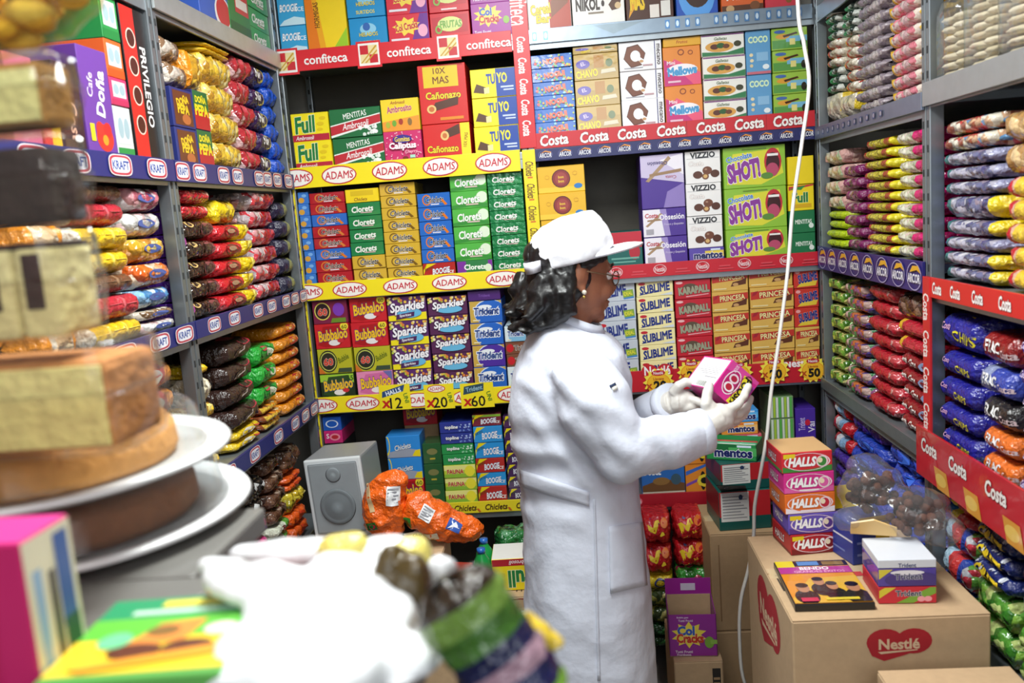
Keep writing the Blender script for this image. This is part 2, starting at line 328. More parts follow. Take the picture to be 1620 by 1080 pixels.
dz('fruit', CB, 'red box with green fruit lettering', 'D42A36', [('p', [(.05, .2), (.95, .25), (.97, .92), (.03, .85)], 'C21F30'), ('e', .5, .58, .32, .28, 'DDE38C'), T('FRUTAS', .52, .58, .26, '7FAF4C', ol='F4F0C0', w=.55, b=.04), ('o', .2, .4, .09, .16, '7DBB4C', .4), ('r', .3, .06, .7, .12, 'F0DADA')])
dz('crk_pur', CB, 'magenta bubble gum box', 'A52B9C', [('s', .42, .62, .38, .36, 10, .65, 'F3DA4C'), T('Col', .36, .74, .22, '3056B4', ol='F6F0D8', b=.05, w=.3), T('Cracks', .44, .52, .22, 'C8301E', ol='F6F0D8', w=.5, b=.05), ('e', .88, .45, .08, .12, '8DB83A'), T('Tutti Frutti', .26, .12, .10, 'F4E8F4', w=.42)])
dz('full', GB, 'yellow green-lettered mints box', 'F4DF1E', [('r', 0, 0, 1, .24, 'B8243A'), T('Full', .36, .6, .56, '1F7A3C', ol='F8F6D0', w=.55, b=.04, sh=.15, rot=4), T('Ambrosoli', .33, .12, .14, 'F6EEEE', w=.5, sh=.3), ('e', .78, .6, .1, .07, 'E3C51A'), ('e', .85, .8, .09, .06, 'E3C51A'), ('e', .76, .4, .08, .05, 'E3C51A')])
dz('mentitas', CB, 'green and red mints box', '176B3A', [('p', [(0, 0), (1, .42), (1, .50), (0, .10)], 'EDF2EC'), ('p', [(0, .08), (1, .46), (1, .74), (0, .4)], 'BE2A36'), ('p', [(0, .40), (1, .74), (1, .78), (0, .44)], 'EDF2EC'), T('MENTITAS', .5, .78, .2, 'F2F6F0', w=.46, b=.01, rot=7), T('Ambrosoli', .5, .42, .22, 'F4ECEC', w=.54, sh=.35, rot=7), ('d', 15, .0056, ['F4F6F4', 'DDE6E0'], (.55, .05, .98, .34), 6)])
dz('ambros', CB, 'yellow sweets box with raised lid', 'F2D22A', [('p', [(0, 0), (1, 0), (1, .45), (0, .3)], 'EE9A34'), T('Ambrosito', .48, .7, .2, 'B83C78', ol='F8E8A0', w=.66, b=.03, rot=4), T('Ambrosoli', .45, .9, .1, 'A0302A', w=.4, sh=.3), ('e', .32, .24, .06, .1, '6FA83A'), ('e', .5, .28, .06, .1, 'A83A2A'), ('e', .74, .26, .06, .12, '8A6A3A'), ('e', .15, .2, .06, .1, 'B0B83A')])
dz('calip', CB, 'magenta dotted jelly sweets box', 'CE2C6C', [('d', 60, .002, ['F0B8CC'], (.02, .02, .98, .98), 2), ('e', .5, .74, .26, .14, '3C2C8C'), T('Gomitas', .5, .74, .16, 'F2D83A', w=.4, b=.02), T('Caliptus', .5, .5, .26, 'FBF6FA', ol='C02060', w=.84, b=.04), T('Cherry', .72, .3, .14, 'F3B0C8', w=.34, sh=.2), ('e', .55, .1, .08, .07, '7A2020'), ('r', .68, .1, .82, .2, 'A8DCC8')])
dz('canon', SB, 'tall red wafer box', 'D5231F', [('r', .1, .62, .84, .98, 'E2C421'), T('10X', .45, .9, .1, '7A3A12', w=.3), T('MAS', .47, .74, .12, '7A3A12', w=.34), T('Cañonazo', .5, .48, .12, 'F0D42A', ol='5A1408', w=.74, b=.03), ('p', [(.2, .2), (.32, .36), (.82, .44), (.8, .3)], '55301E'), ('e', .23, .25, .1, .075, 'E8C27A'), ('e', .23, .25, .06, .045, 'C9713A'), ('r', .4, .05, .9, .1, 'E0881E')])
dz('canon2', SB, 'red wafer box with yellow flap', 'D5231F', [('r', .80, 0, 1, 1, 'F2DC22'), T('Cañonazo', .4, .28, .2, 'F0D42A', ol='5A1408', w=.66, b=.03), ('p', [(.42, .55), (.48, .82), (.78, .98), (.79, .7)], '55301E'), ('e', .46, .66, .09, .14, 'E8C27A'), ('e', .46, .66, .05, .08, 'C9713A'), T('10X MAS', .9, .5, .1, 'B0801A', rot=80, w=.3)])
dz('tuyo', SB, 'yellow-blue chocolate bar box', 'F4E01F', [('r', .56, 0, 1, 1, '2248A4'), ('p', [(.04, .2), (.34, .12), (.40, .3), (.12, .5)], '5A3A22'), ('p', [(.28, .12), (.40, .14), (.40, .36), (.28, .34)], 'E8DCA0'), T('TU', .445, .64, .34, '1F4AA8', b=.035, w=.19), T('YO', .70, .66, .34, 'F2E22A', b=.035, w=.22), ('r', .66, .3, .95, .36, 'C8D4EC'), ('r', .72, .2, .95, .25, 'C8D4EC')])
dz('chk_red', GB, 'glossy red gum box', 'B3232C', chick('2A1016', 'D8803A'), 'wrap'); dz('chk_blue', GB, 'glossy blue gum box', '2E6CC4', chick(), 'wrap'); dz('chk_gold', GB, 'gold gum box', 'D6AE38', chick('1A1A22', '7A5A1E'), 'wrap')
dz('chk_yel', GB, 'plain yellow gum box', 'F0D21C', [('r', .15, .5, .85, .9, 'D8B81A'), T('Chiclets', .45, .22, .26, '7A3A14', w=.4, sh=.2)])
dz('chk_end', GB, 'narrow blue gum box', '3D7BD0', [('e', .3, .3, .3, .25, 'D9A03A'), ('e', .6, .7, .25, .15, '7FB2EA')], 'wrap')
dz('clo_d', GB, 'dark green foil gum box', '1E8048', cloret(), 'foil'); dz('clo_g', GB, 'emerald green gum box', '218048', cloret(), 'wrap'); dz('clo_l', GB, 'apple green gum box', '4EB040', cloret('2F8A2E'))
dz('clo_p', GB, 'green and purple gum box', '2A7A40', [('r', 0, 0, .25, 1, '7A2A9A'), ('r', .88, 0, 1, 1, '7A2A9A'), T('Clorets', .5, .52, .4, 'F4F8F0', w=.6, b=.03), ('e', .88, .4, .1, .3, 'D8E8CC')])
dz('boog_r', GB, 'yellow-cornered red gum box', 'B42E2C', boog('', 'F2F4FA'), 'wrap'); dz('boog_b', GB, 'yellow-cornered blue gum box', '2F94DA', boog('', 'F2F4FA'), 'wrap'); dz('boog_g', GB, 'green-edged maroon gum box', '7A2C3C', [('r', 0, .8, 1, 1, '86B83A')] + boog('', 'F2F4FA'), 'wrap'); dz('boog_p', GB, 'purple gum box with yellow stripe', '4A2C5A', boog('', 'E8E8F0'), 'wrap')
dz('bub_m', GB, 'maroon bubble gum box', '7A1F44', [('e', .28, .55, .25, .4, '2A1A1E'), ('o', .28, .55, .24, .4, 'E0D060', .12), T('60', .28, .52, .3, 'D04030', ol='E8E0D0', b=.04), ('e', .76, .6, .17, .3, '7A3AB0'), ('p', [(.5, .02), (.95, .02), (.95, .22), (.55, .22)], '6A8A2A')])
dz('bub_r', GB, 'red bubble gum box', 'C9222C', bub('A8181E') + [('e', .88, .88, .12, .16, 'F0DA3A'), T('60', .88, .86, .16, '2A3A1A')])
dz('bub_y', GB, 'lime-black bubble gum box', 'B7B428', [('e', .3, .5, .27, .46, '2A2A22'), ('o', .3, .5, .24, .4, 'C8D060', .1), T('60', .3, .48, .28, 'D04030', ol='E8E0D0', b=.04), ('p', [(.55, .02), (.98, .02), (.98, .2), (.6, .2)], '3A4A3A'), ('p', [(0, 0), (.2, 0), (0, .35)], 'D0702A'), T('Bubble', .75, .6, .22, '5A6A1A', w=.34, rot=25, sh=.3)])
dz('bub_g', GB, 'black-lime bubble gum box', '22301E', [('p', [(0, .7), (0, 1), (1, 1), (1, .62)], 'A0CC3A')] + bub('2E4A22') + [T('55', .9, .82, .2, '2A4A1A')]); dz('bub_p', GB, 'pink bubble gum box', 'E48CB4', bub('D06AA0') + [('p', [(.75, 1), (1, 1), (1, .6)], '6A6AA8')])
dz('spk_y', CB, 'purple and yellow sweets box', '5A2A66', spk(True)); dz('spk', CB, 'dark purple sweets box', '55254F', spk())
dz('tri_b', GB, 'blue and gold gum box', '2464C4', tri('2464C4')); dz('tri_p', GB, 'purple and gold gum box', '4C2C9C', tri('4C2C9C')); dz('tri_w', GB, 'white and blue gum box', 'C8DCE8', tri('7FB8DA', 'DCE8EC'))
dz('tri_k', GB, 'brown and red gum box', '7A4A34', [('e', .2, .5, .18, .36, 'C8202A'), T('Tri', .6, .5, .4, '2A1A1A', ol='E8E0D8')])
dz('purp', GB, 'dark purple gum box', '4A2070', [T('Trident', .5, .5, .3, '7A50A8', w=.6)])
dz('pk_b', GB, 'small blue gum pack', '2558B4', [('o', .5, .5, .36, .3, 'D8E4F4', .2)], 'wrap'); dz('pk_p', GB, 'small pink gum pack', 'C82C72', [('e', .6, .5, .3, .3, 'E88AA0'), ('e', .6, .5, .2, .18, 'B8303A'), T('S', .2, .6, .4, 'F4E8F0')], 'wrap'); dz('pk_k', GB, 'small black-white gum pack', '2A2A2E', [('e', .4, .3, .3, .2, 'D8D8DA'), T('S', .2, .6, .4, 'F4E8F0')], 'wrap')
dz('chk_big', GB, 'blue-grey gum display box', '2F8ADA', [('p', [(0, 0), (1, 0), (1, .3), (.6, .42), (0, .25)], '9AA0B0'), ('p', [(.75, .05), (1, 0), (1, .35), (.85, .3)], 'E8D01C'), ('o', -.02, .6, .12, .5, 'E8D01C', .2), T('Chiclets', .48, .5, .24, 'E8ECF0', ol='1E3A6A', w=.5, rot=10, sh=.25, b=.02)])
dz('topn', GB, 'white-lettered navy gum pack', '2E3E94', [('d', 18, .003, ['6A86D0', 'A8BCEC'], (.55, .1, .98, .9), 4), T('topline', .36, .52, .42, 'F6F8FC', ol='18225A', w=.56, b=.03, sh=.1)], 'wrap'); dz('topg', GB, 'white-lettered green gum pack', '2E9450', [('d', 18, .003, ['8ACCA0', 'CFE8D4'], (.6, .1, .98, .9), 4), T('topline', .36, .52, .42, 'F6FCF6', ol='145A2A', w=.56, b=.03, sh=.1)], 'wrap')
dz('fauna', CB, 'lime-yellow red-lettered sweets box', 'BCCB3A', [('r', 0, .6, 1, 1, 'E8E28A'), ('r', 0, 0, 1, .3, '8CB83A'), ('e', .82, .5, .16, .46, 'E8DC3A'), T('FAUNA', .36, .5, .34, 'B82A2A', ol='F8F4D8', w=.52, b=.04)])
dz('grn', CB, 'dark green shiny box', '2A5A34', [('e', .5, .6, .3, .16, '7A7A4A'), ('r', .35, .2, .65, .28, 'B8A83A')], 'wrap')
dz('cereal', SB, 'white and red cereal bar box', 'EFEAE6', [('p', [(.5, .0), (1, 0), (1, .9), (.5, .7)], 'B8442E'), ('p', [(.55, .25), (.95, .5), (.95, .75), (.55, .55)], '8A4A2A'), T('Cereal', .3, .42, .18, 'E8CF2A', ol='6A4A12', w=.46, b=.04, rot=5), T('Bar', .36, .24, .14, 'E8CF2A', ol='6A4A12', b=.04)])
dz('nikolo', SB, 'white brown-lettered chocolate box', 'F4F1EC', [T('NIKOLÒ', .36, .52, .3, '33201A', w=.58, b=.05), ('p', [(.7, .45), (.82, .62), (.95, .55), (.9, .35), (.76, .32)], '5A3420'), ('e', .88, .42, .06, .07, 'D8B88A'), ('r', .3, .28, .6, .32, '8A7A6A')])
dz('mas', SB, 'brown and orange chocolate box', '4A2412', [('p', [(.04, .1), (.2, .9), (.45, .9), (.28, .45)], 'E8A01C'), ('p', [(.55, .45), (.65, 1), (.95, 1), (.8, .5)], 'E86A1C'), T('MAS', .24, .42, .3, 'F0C81E', ol='3A1A0A', w=.3, b=.05), ('r', .5, .08, .7, .34, 'E8E0D8'), ('r', .74, .1, .94, .4, 'E4E0DA')])
dz('bluch', SB, 'blue box with dark chocolate picture', '1F52B4', [('e', .5, .5, .46, .56, '5AA0E8'), ('e', .52, .55, .34, .36, '3A2014'), ('e', .45, .6, .14, .16, '5A3420'), ('e', .6, .48, .1, .12, '241208')])
dz('toff', SB, 'orange and brown toffee box', 'D8622A', [('r', 0, 0, 1, .24, '5A3218'), T('Toffee', .4, .6, .4, 'F4ECE4', w=.6, b=.04, sh=.2), ('e', .2, .15, .1, .1, 'C8A070'), ('e', .8, .2, .12, .12, '7A4A2A')])
dz('redw', SB, 'red and white sweets box', 'D03A4A', [('p', [(.1, .5), (.9, .3), (.95, .8), (.15, .9)], 'F0E4E4'), ('e', .7, .3, .1, .12, '8A5A2A')])
dz('nogui', CB, 'blue dotted sweets bag-box', '2768C0', [('d', 34, .0042, ['5FBF6A', 'E0A63A', 'D85A5A', '8FD0E8', 'B8D04A'], (.02, .04, .98, .96), 9), T('NOGUI', .55, .5, .4, 'E85A4A', ol='F0D05A', w=.5, b=.05, rot=5)], 'wrap')
dz('chavo', CB, 'tan yellow-lettered sweets box', 'B99A52', [('r', 0, .6, 1, 1, 'C8A860'), ('r', .45, .45, .68, .95, 'B8843A'), ('e', .2, .62, .16, .18, '6A5AB0'), T('EL', .2, .64, .14, 'EAD8F0', rot=15), T('CHAVO', .28, .24, .28, 'EFD11E', ol='2A1A10', w=.5, b=.05, rot=5), ('p', [(.6, .2), (.95, .25), (.92, .4), (.62, .36)], 'D8CDB0'), ('e', .8, .62, .08, .16, '6A7A4A')], 'wrap')
hexa = [(.36 + .27 * math.cos(R(60 * i + 10)), .5 + .44 * math.sin(R(60 * i + 10))) for i in range(6)]
dz('mecano', SB, 'white box with chocolate ring', 'F1F0F2', [('p', hexa, '5E3324'), ('p', [(.36 + (u - .36) * .93, .51 + (v - .51) * .9) for u, v in hexa], '7A4834'), ('e', .38, .5, .12, .2, 'F1F0F2'), ('p', [(.45, .5), (.62, .3), (.54, .16), (.4, .42)], 'F1F0F2'), ('e', .52, .3, .05, .05, 'C89A6A'), ('r', .84, 0, .86, 1, '3A3A7A'), T('mecano', .93, .5, .11, '3A2420', rot=-90, w=.62), ('r', .1, .06, .55, .1, 'A8A6B0'), ('r', .55, .12, .78, .18, 'C09AA0')])
dz('mellow', CB, 'orange and pink marshmallow box', 'E58A34', [('p', [(0, 0), (.8, 0), (.2, .6), (0, .7)], 'C8307A'), ('p', [(.8, 0), (1, 0), (1, .3), (.3, .7), (.2, .6)], 'E8587A'), ('e', .5, .4, .42, .16, 'F6EEF2'), T('Mellows', .5, .38, .2, '4A9AD0', ol='FDF8FA', w=.78, b=.06, rot=3), T('Mini', .2, .6, .09, 'F6EEF2'), ('o', .48, .86, .09, .08, '8A3A1A', .3), ('o', .74, .84, .07, .06, '8A3A1A', .3), ('r', .1, .08, .45, .13, 'E8C0D0')])
dz('yelp', CB, 'orange-yellow sweets box', 'E2A82A', [T('Frutos', .5, .5, .4, 'B04A1A', w=.6, sh=.2)])
dz('cook', CB, 'green-based white cookie box', 'EDEBE4', [('p', [(0, 0), (1, 0), (1, .3), (.6, .12), (0, .2)], '2E7A4A'), ('r', 0, .94, 1, 1, '7A3A7A'), ('e', .42, .42, .34, .26, 'D9A04A'), ('e', .3, .42, .1, .13, '5A2A1A'), ('e', .45, .46, .1, .13, '2A5A2A'), ('e', .58, .42, .08, .11, '6A3A1E'), ('e', .85, .5, .09, .14, '3A3A22'), T('Galletas', .45, .8, .14, '6A7A5A', w=.5, sh=.2)])
dz('coco', CB, 'pale blue coconut sweets box', '5E9CCC', [T('COCO', .5, .8, .14, 'D8F0C8', ol='2A7A6A', w=.8, b=.05), ('e', .2, .45, .08, .04, 'E8D8B0'), ('e', .22, .32, .08, .04, 'E8D8B0'), ('e', .2, .2, .07, .04, 'D8C8A0'), ('r', .42, .3, .9, .5, '88B8DC'), ('r', 0, 0, 1, .06, 'C86A7A'), ('e', .8, .16, .14, .06, 'E8F0F4')])
dz('toon', CB, 'green picnic-print sweets box', '9CC24A', [('r', 0, .05, 1, .45, '5A9A4A'), ('r', .4, .35, 1, .62, '7AB8D8'), ('e', .3, .62, .2, .12, 'E0A03A'), ('p', [(.3, .66), (.7, .8), (.74, .72), (.34, .56)], '4A2A18'), ('e', .22, .85, .16, .08, '4A6AB0'), ('r', .5, .2, .66, .5, 'E8DC8A'), ('e', .88, .3, .08, .2, '2A2A22')], 'wrap')
dz('wax', CB, 'yellow-gold red-sealed box', 'E8B522', [('r', 0, .0, 1, .2, 'F0C83A'), ('e', .5, .52, .2, .36, '5A1A1A'), ('e', .5, .52, .18, .32, '8A2A2A'), ('e', .5, .52, .13, .24, 'A0403A'), T('bon', .5, .58, .1, 'E8C03A', b=.03), T('bon', .5, .42, .1, 'E8C03A', b=.03), ('e', .86, .2, .09, .1, '2A7AC0'), ('o', .2, .6, .05, .08, 'D8A01E', .2), ('o', .8, .7, .05, .08, 'D8A01E', .2)])
dz('obs', SB, 'tall purple-white wafer box', '4A2C90', [('p', [(.5, 0), (1, 0), (1, .45), (.6, .3)], '8C78BC'), ('p', [(.0, .6), (1, .45), (1, 1), (.0, 1)], 'C9BEDC'), ('p', [(.45, .9), (1, .6), (1, 1)], 'EDE8F2'), ('p', [(.1, .52), (.18, .5), (.72, .92), (.66, .97)], 'A88A6A'), ('p', [(.2, .6), (.2, .65), (.95, .72), (.95, .66)], '9A7A5A'), T('Obsesión', .4, .84, .07, '3A2A6A', rot=180, w=.64, b=.02), T('Costa', .7, .57, .06, 'B05A6A', rot=180)], )
dz('obs2', SB, 'purple and white wafer box', '4A2C90', [('p', [(0, 0), (.52, 0), (.40, 1), (0, 1)], 'ECE8F0'), ('p', [(.5, 0), (.64, 0), (.55, 1), (.40, 1)], '9A88C4'), ('p', [(.05, .4), (.1, .36), (.48, .8), (.42, .86)], 'A88A6A'), ('p', [(.1, .56), (.1, .62), (.45, .66), (.45, .58)], '9A7A5A'), costa(.2, .78, .16, c='B8404A', w=.3), T('Obsesión', .68, .7, .2, 'F4F0F8', w=.58, b=.02), T('Fresco y Exquisito', .72, .42, .10, 'C8BCE0', w=.46, sh=.2), ('r', .06, .08, .24, .28, 'A8A4AC')])
dz('vizz', SB, 'white chocolate ball box', 'EFEDEC', [T('VIZZIO', .5, .88, .17, '26262E', w=.82, b=.045), ('r', .03, .775, .97, .785, '9A9AA0'), costa(.3, .62, .14, ol='B0A8A8', w=.42), ('e', .34, .26, .14, .12, '5A3020'), ('e', .62, .38, .14, .13, '6E3E2A'), ('e', .84, .27, .13, .12, '522A1C'), ('e', .56, .2, .10, .10, '7A4A30'), ('e', .56, .2, .06, .06, 'D8B070'), ('e', .58, .42, .04, .03, 'A8806A')])
dz('mento_p', CB, 'purple-yellow mint roll box', '5A4AA8', ment('5A4AA8', 'E2C84A'))
dz('shot', SB, 'lime box with red mouth', '8FC03A', [('p', [(.04, .1), (.15, .85), (.9, .92), (.97, .3), (.6, .05)], 'DDD83A'), T('Chocolate', .25, .76, .13, '3A7AD0', ol='E8F4F8', w=.42, rot=10, b=.03), T('SHOT!', .32, .42, .42, '8A3A9A', ol='F2E8F6', w=.54, b=.06, rot=10, sh=.2, ow=.09), ('e', .80, .6, .14, .34, 'C02A3A'), ('e', .80, .56, .11, .27, '3A1018'), ('r', .71, .74, .89, .8, 'F4F0EE'), ('e', .79, .4, .10, .17, 'B84A6A'), ('e', .70, .26, .1, .08, '5A8A3A'), ('r', .3, .93, .7, .95, '5A7A2A')])
dz('full2', GB, 'plain yellow mints carton', 'F0D41C', []); dz('full3', GB, 'green-lettered yellow mints carton', 'F0D41C', [('p', [(0, .8), (1, .95), (1, 1), (0, .95)], 'C8303A'), ('p', [(0, .86), (.7, .98), (.5, .8)], '2E8A3E'), T('Full', .45, .5, .36, '1F7A3C', ol='F6F2C0', w=.6, b=.04), ('r', .1, .1, .9, .25, 'D8A81E')])
dz('ment2', CB, 'dark green mints box', '177044', [T('MENTITAS', .55, .5, .2, 'EAF2EA', w=.66, b=.02), ('e', .86, .3, .1, .12, 'DDE8E0')])
dz('subs', SB, 'silver and navy chocolate box', 'BFC6D0', subl('', True)); dz('subc', SB, 'cream and navy chocolate box', 'EEE2A6', subl('')); dz('subr', SB, 'red and navy chocolate box', 'C8352C', [('e', .14, .85, .1, .09, 'E8A0A0'), ('p', [(.1, .05), (.9, .1), (.98, .4), (.3, .3)], 'E3C23A'), T('SUBLIME', .56, .54, .44, '1B2E7C', ol='F2ECE8', w=.8, b=.05, rot=10, sh=.1)])
dz('kara', SB, 'grey-lettered red chocolate box', 'BE1F30', [('e', .12, .88, .1, .07, 'E8B8B8'), ('e', .42, .62, .2, .2, '5A4A3A'), T('KARAPALL', .53, .46, .36, '9A9A82', ol='3A1A1A', w=.86, b=.07, rot=4, ow=.1), ('p', [(.3, .08), (.95, .18), (.95, .22), (.3, .13)], 'E8B0B4')])
dz('prin', SB, 'gold and red chocolate box', 'D9AE55', princ())
dz('ment_b', CB, 'blue mint roll box', '3A92D8', ment('2E6AB8', '5AB0E8')); dz('ment_o', CB, 'orange mint roll box', 'E8953A', ment('D8702A', 'F0B86A')); dz('ment_r', CB, 'pink and orange mint roll box', 'D85A6A', ment('C84A7A', 'E8A05A')); dz('ment_g', CB, 'green open tray of mint rolls', '2A8A4A', ment('1E6A3A', '4AA85A'))
dz('gumv', GB, 'upright purple gum carton', '4A2C9C', [T('Trident', .3, .5, .2, 'C8B8E8', rot=90, w=.7), T('Val', .8, .4, .2, 'E8E0F0', rot=90), ('e', .6, .55, .14, .1, 'C8203A')])
dz('lizard', SB, 'blue and brown chocolate picture box', '2A6AB8', [('p', [(0, 0), (1, 0), (1, .35), (.5, .55), (0, .3)], '6A4A2A'), ('e', .45, .45, .2, .14, '8A6A3A'), ('e', .8, .5, .12, .2, '3A5A6A'), T('DOLCE', .25, .8, .22, 'E8F0F4', w=.4, b=.04), ('r', 0, 0, 1, .08, 'D8CDB8')]); dz('stripe', CB, 'orange-blue striped gum box', 'E08A2E', [('p', [(0, .6), (1, .9), (1, 1), (0, .75)], '3A6AC0'), ('p', [(0, .2), (1, .5), (1, .6), (0, .3)], '7A4AA8'), ('e', .84, .4, .14, .34, '1E1E1E'), T('C', .84, .4, .4, 'E8D03A', b=.05)])
for k, bg_, tg, bt, nm in (('h_w', 'D22B36', 1, '3E8A3A', 'red watermelon'), ('h_s', 'D4308A', 0, 'E060A8', 'magenta strawberry'), ('h_o', 'E4702A', 0, 'F2EAF0', 'orange peach'), ('h_v', '6A58B8', 1, '5A3A8A', 'violet'), ('h_c', 'B4202C', 1, '7A141E', 'dark red cherry')):
    s_ = [('r', .0, .0, 1, .12, bt if bt != 'F2EAF0' else 'C85A20'), T('HALLS', .4, .5, .4, 'F4EEF2', ol='4A2030', sh=.2, w=.5)]
    dz(k, CB, nm + ' menthol sweets box', bg_, halls(bg_, tg, bt), left=s_, topc='C8A070' if k == 'h_w' else None)
D['tri_w2'] = (GB, 'gum box', 'white gum box under the clear bag', 'D8DCE4', [T('Trident', .5, .3, .5, '1B2E6C', w=.7, b=.02)], 'card', {})
dz('tri_v', GB, 'violet gum box in crinkled film', '4A3A9C', [('p', [(0, .4), (0, 1), (.25, 1)], 'D8C83A'), ('e', .6, .35, .5, .5, '37297E'), ('e', .5, .8, .3, .14, 'E8E8F0'), T('Trident', .52, .56, .34, '202A5A', ol='E8E8F4', w=.64, b=.03)], 'wrap'); dz('tri_m', GB, 'red and green watermelon gum box', 'C8283A', [('p', [(0, .3), (.3, 1), (.1, 1), (0, .8)], 'D8C83A'), ('p', [(.3, 0), (.9, 1), (1, 1), (1, .6), (.6, 0)], '7AA83A'), T('Trident', .52, .62, .34, '1A2A4A', ol='F4F0F4', w=.66, b=.03), ('e', .74, .26, .07, .18, 'F0A0A8'), ('e', .86, .26, .07, .18, 'F0A0A8')])

# ------------------------------------------------------------------ stacks of cartons on the back shelves
_bc = {}
def carton(key, w, h, d):
    q = (key, round(w, 3), round(h, 3), round(d, 3))
    if q not in _bc:
        nm, ct, lk, base, fr, kd, kw = D[key]; _bc[q] = box_mb(q[1], q[2], q[3], base, kd, fr, **kw).mesh(nm)
    return _bc[q], q
rj = random.Random(5)
def stack(where, base, px0, px1, pyb, runs, dep=.16, yo=0.0, group=None, rot=0):
    """runs from the top: (design, count, y top, y bottom) in photo pixels, measured on the shelf-front plane"""
    X0, X1 = onY(px0, pyb, B).x, onY(px1, pyb, B).x; X0, X1 = (max(X0, -.871), min(X1, -.144)) if X1 < -.12 else (max(X0, -.1025), min(X1, .751)); w = X1 - X0 - .0015; xc = (X0 + X1) / 2; pc = (px0 + px1) / 2
    tot = sum(r[1] for r in runs); z = None; idx = tot; first = True
    for key, n, y0, y1 in reversed(runs):
        z1 = min(onY(pc, y0, B).z, 2.045 if 1.7 < base < 2 else 2.4)
        if z is None: z = base
        h = (z1 - z) / n
        for i in range(n):
            me, q = carton(key, w, h - .0008, dep); nm, ct, lk = D[key][:3]; idx -= 1
            lab = f'{lk}, {pos_(idx, tot)}{where}' if tot > 1 else f'{lk} {where}'
            same = sum(r[1] for r in runs if r[0] == key) > 1
            link(nm, me, None, (xc + rj.uniform(-.0012, .0012), B + .012 + yo + dep / 2 + rj.uniform(0, .006), z + .0006), (0, 0, R(rot + rj.uniform(-.2, .2))), lab, ct, group or ('cartons in ' + where.split(' on ')[0]) if tot > 1 else None)
            z += h
SH = dict(L0='red-strip shelf', L1='upper yellow shelf', L2='middle yellow shelf', L3='lower yellow shelf', L4='speaker shelf',
          R0='grey top shelf', R1='red-navy shelf', R2='thin red shelf', R3='starburst-tag shelf', R4='lower right shelf')
BZ = dict(L0=2.10, L1=1.745, L2=1.378, L3=1.003, L4=.622, R0=2.096, R1=1.788, R2=1.365, R3=1.008, R4=.618)
def st(row, what, *a, **k): stack(f'{what} on {SH[row]}', BZ[row], *a, **k)
st('L0', 'first stack', 440, 485, 77, [('boogb', 2, -8, 77)])
st('L0', 'next to the sky blue stack', 486, 551, 74, [('ants', 1, -62, 74)])
st('L0', 'bright blue stack', 552, 613, 68, [('topb', 2, -24, 68)])
st('L0', 'red-purple stack', 614, 680, 62, [('crk_red', 2, -28, 62)])
st('L0', 'fruit stack', 681, 745, 57, [('fruit', 2, -28, 57)])
st('L0', 'stack beside centre post', 746, 810, 51, [('crk_pur', 2, -52, 51)])
st('L1', 'first stack', 466, 526, 270, [('full', 2, 177, 270)])
st('L1', 'mint stack', 527, 609, 265, [('mentitas', 2, 169, 265)])
st('L1', 'magenta-based stack', 609, 670, 258, [('ambros', 1, 154, 204), ('calip', 1, 206, 257)])
st('L1', 'red stack', 671, 747, 252, [('canon', 1, 99, 193), ('canon2', 1, 194, 252)])
st('L1', 'stack beside centre post', 752, 824, 243, [('tuyo', 3, 106, 243)])
st('L2', 'narrow first stack', 481, 500, 448, [('chk_end', 8, 303, 448)], yo=0)
st('L2', 'red-blue stack', 501, 557, 446, [('chk_red', 2, 303, 338), ('chk_blue', 1, 338, 357), ('chk_red', 2, 357, 393), ('chk_blue', 1, 393, 411), ('chk_red', 2, 411, 446)])
st('L2', 'yellow-topped stack', 558, 611, 443, [('chk_yel', 1, 297, 319), ('clo_g', 4, 319, 404), ('chk_gold', 2, 404, 443)])
st('L2', 'gold stack', 612, 668, 441, [('chk_gold', 8, 288, 441)])
st('L2', 'blue stack', 669, 721, 438, [('chk_blue', 5, 304, 415), ('boog_r', 1, 416, 438)])
st('L2', 'apple green stack', 722, 780, 434, [('clo_l', 5, 273, 411), ('clo_p', 1, 412, 434)])
st('L2', 'dark green stack', 781, 837, 428, [('clo_d', 8, 272, 428)])
st('L3', 'first stack', 507, 562, 629, [('bub_m', 1, 475, 511), ('bub_r', 1, 512, 551), ('bub_y', 1, 552, 591), ('bub_g', 1, 592, 629)])
st('L3', 'second stack', 564, 622, 625, [('bub_r', 2, 470, 548), ('bub_y', 1, 549, 587), ('bub_p', 1, 588, 625)])
st('L3', 'purple-yellow stack', 624, 686, 621, [('spk_y', 4, 468, 621)])
st('L3', 'dark purple stack', 687, 750, 618, [('spk', 5, 468, 618)])
st('L3', 'blue-gold stack', 751, 803, 614, [('purp', 1, 459, 474), ('tri_b', 2, 475, 545), ('tri_p', 1, 546, 580), ('tri_b', 1, 581, 614)])
st('L3', 'stack behind the woman', 804, 838, 611, [('tri_w', 1, 516, 540), ('tri_k', 2, 541, 580), ('tri_w', 1, 581, 611)])
st('L4', 'small corner stack', 508, 545, 740, [('pk_b', 1, 661, 682), ('pk_p', 1, 683, 702), ('pk_k', 4, 703, 760)])
st('L4', 'blue display stack', 618, 672, 795, [('chk_big', 2, 690, 760), ('bub_r', 1, 760, 795)], dep=.10)
dz('plain', CB, 'plain brown inner carton', 'A98A66', [], 'kraft')
st('L4', 'red-topped rear stack', 636, 692, 790, [('bub_r', 1, 649, 688), ('plain', 2, 688, 790)], yo=.125, dep=.12)
st('L4', 'dark green stack', 674, 704, 795, [('grn', 3, 703, 795)], dep=.10)
st('L4', 'mixed gum stack', 705, 756, 797, [('topn', 2, 668, 703), ('topg', 2, 703, 737), ('fauna', 3, 737, 797)])
st('L4', 'blue-red stack', 757, 803, 793, [('boog_g', 1, 656, 675), ('boog_b', 2, 675, 726), ('boog_r', 1, 726, 749), ('boog_b', 1, 749, 771), ('boog_r', 1, 771, 793)])
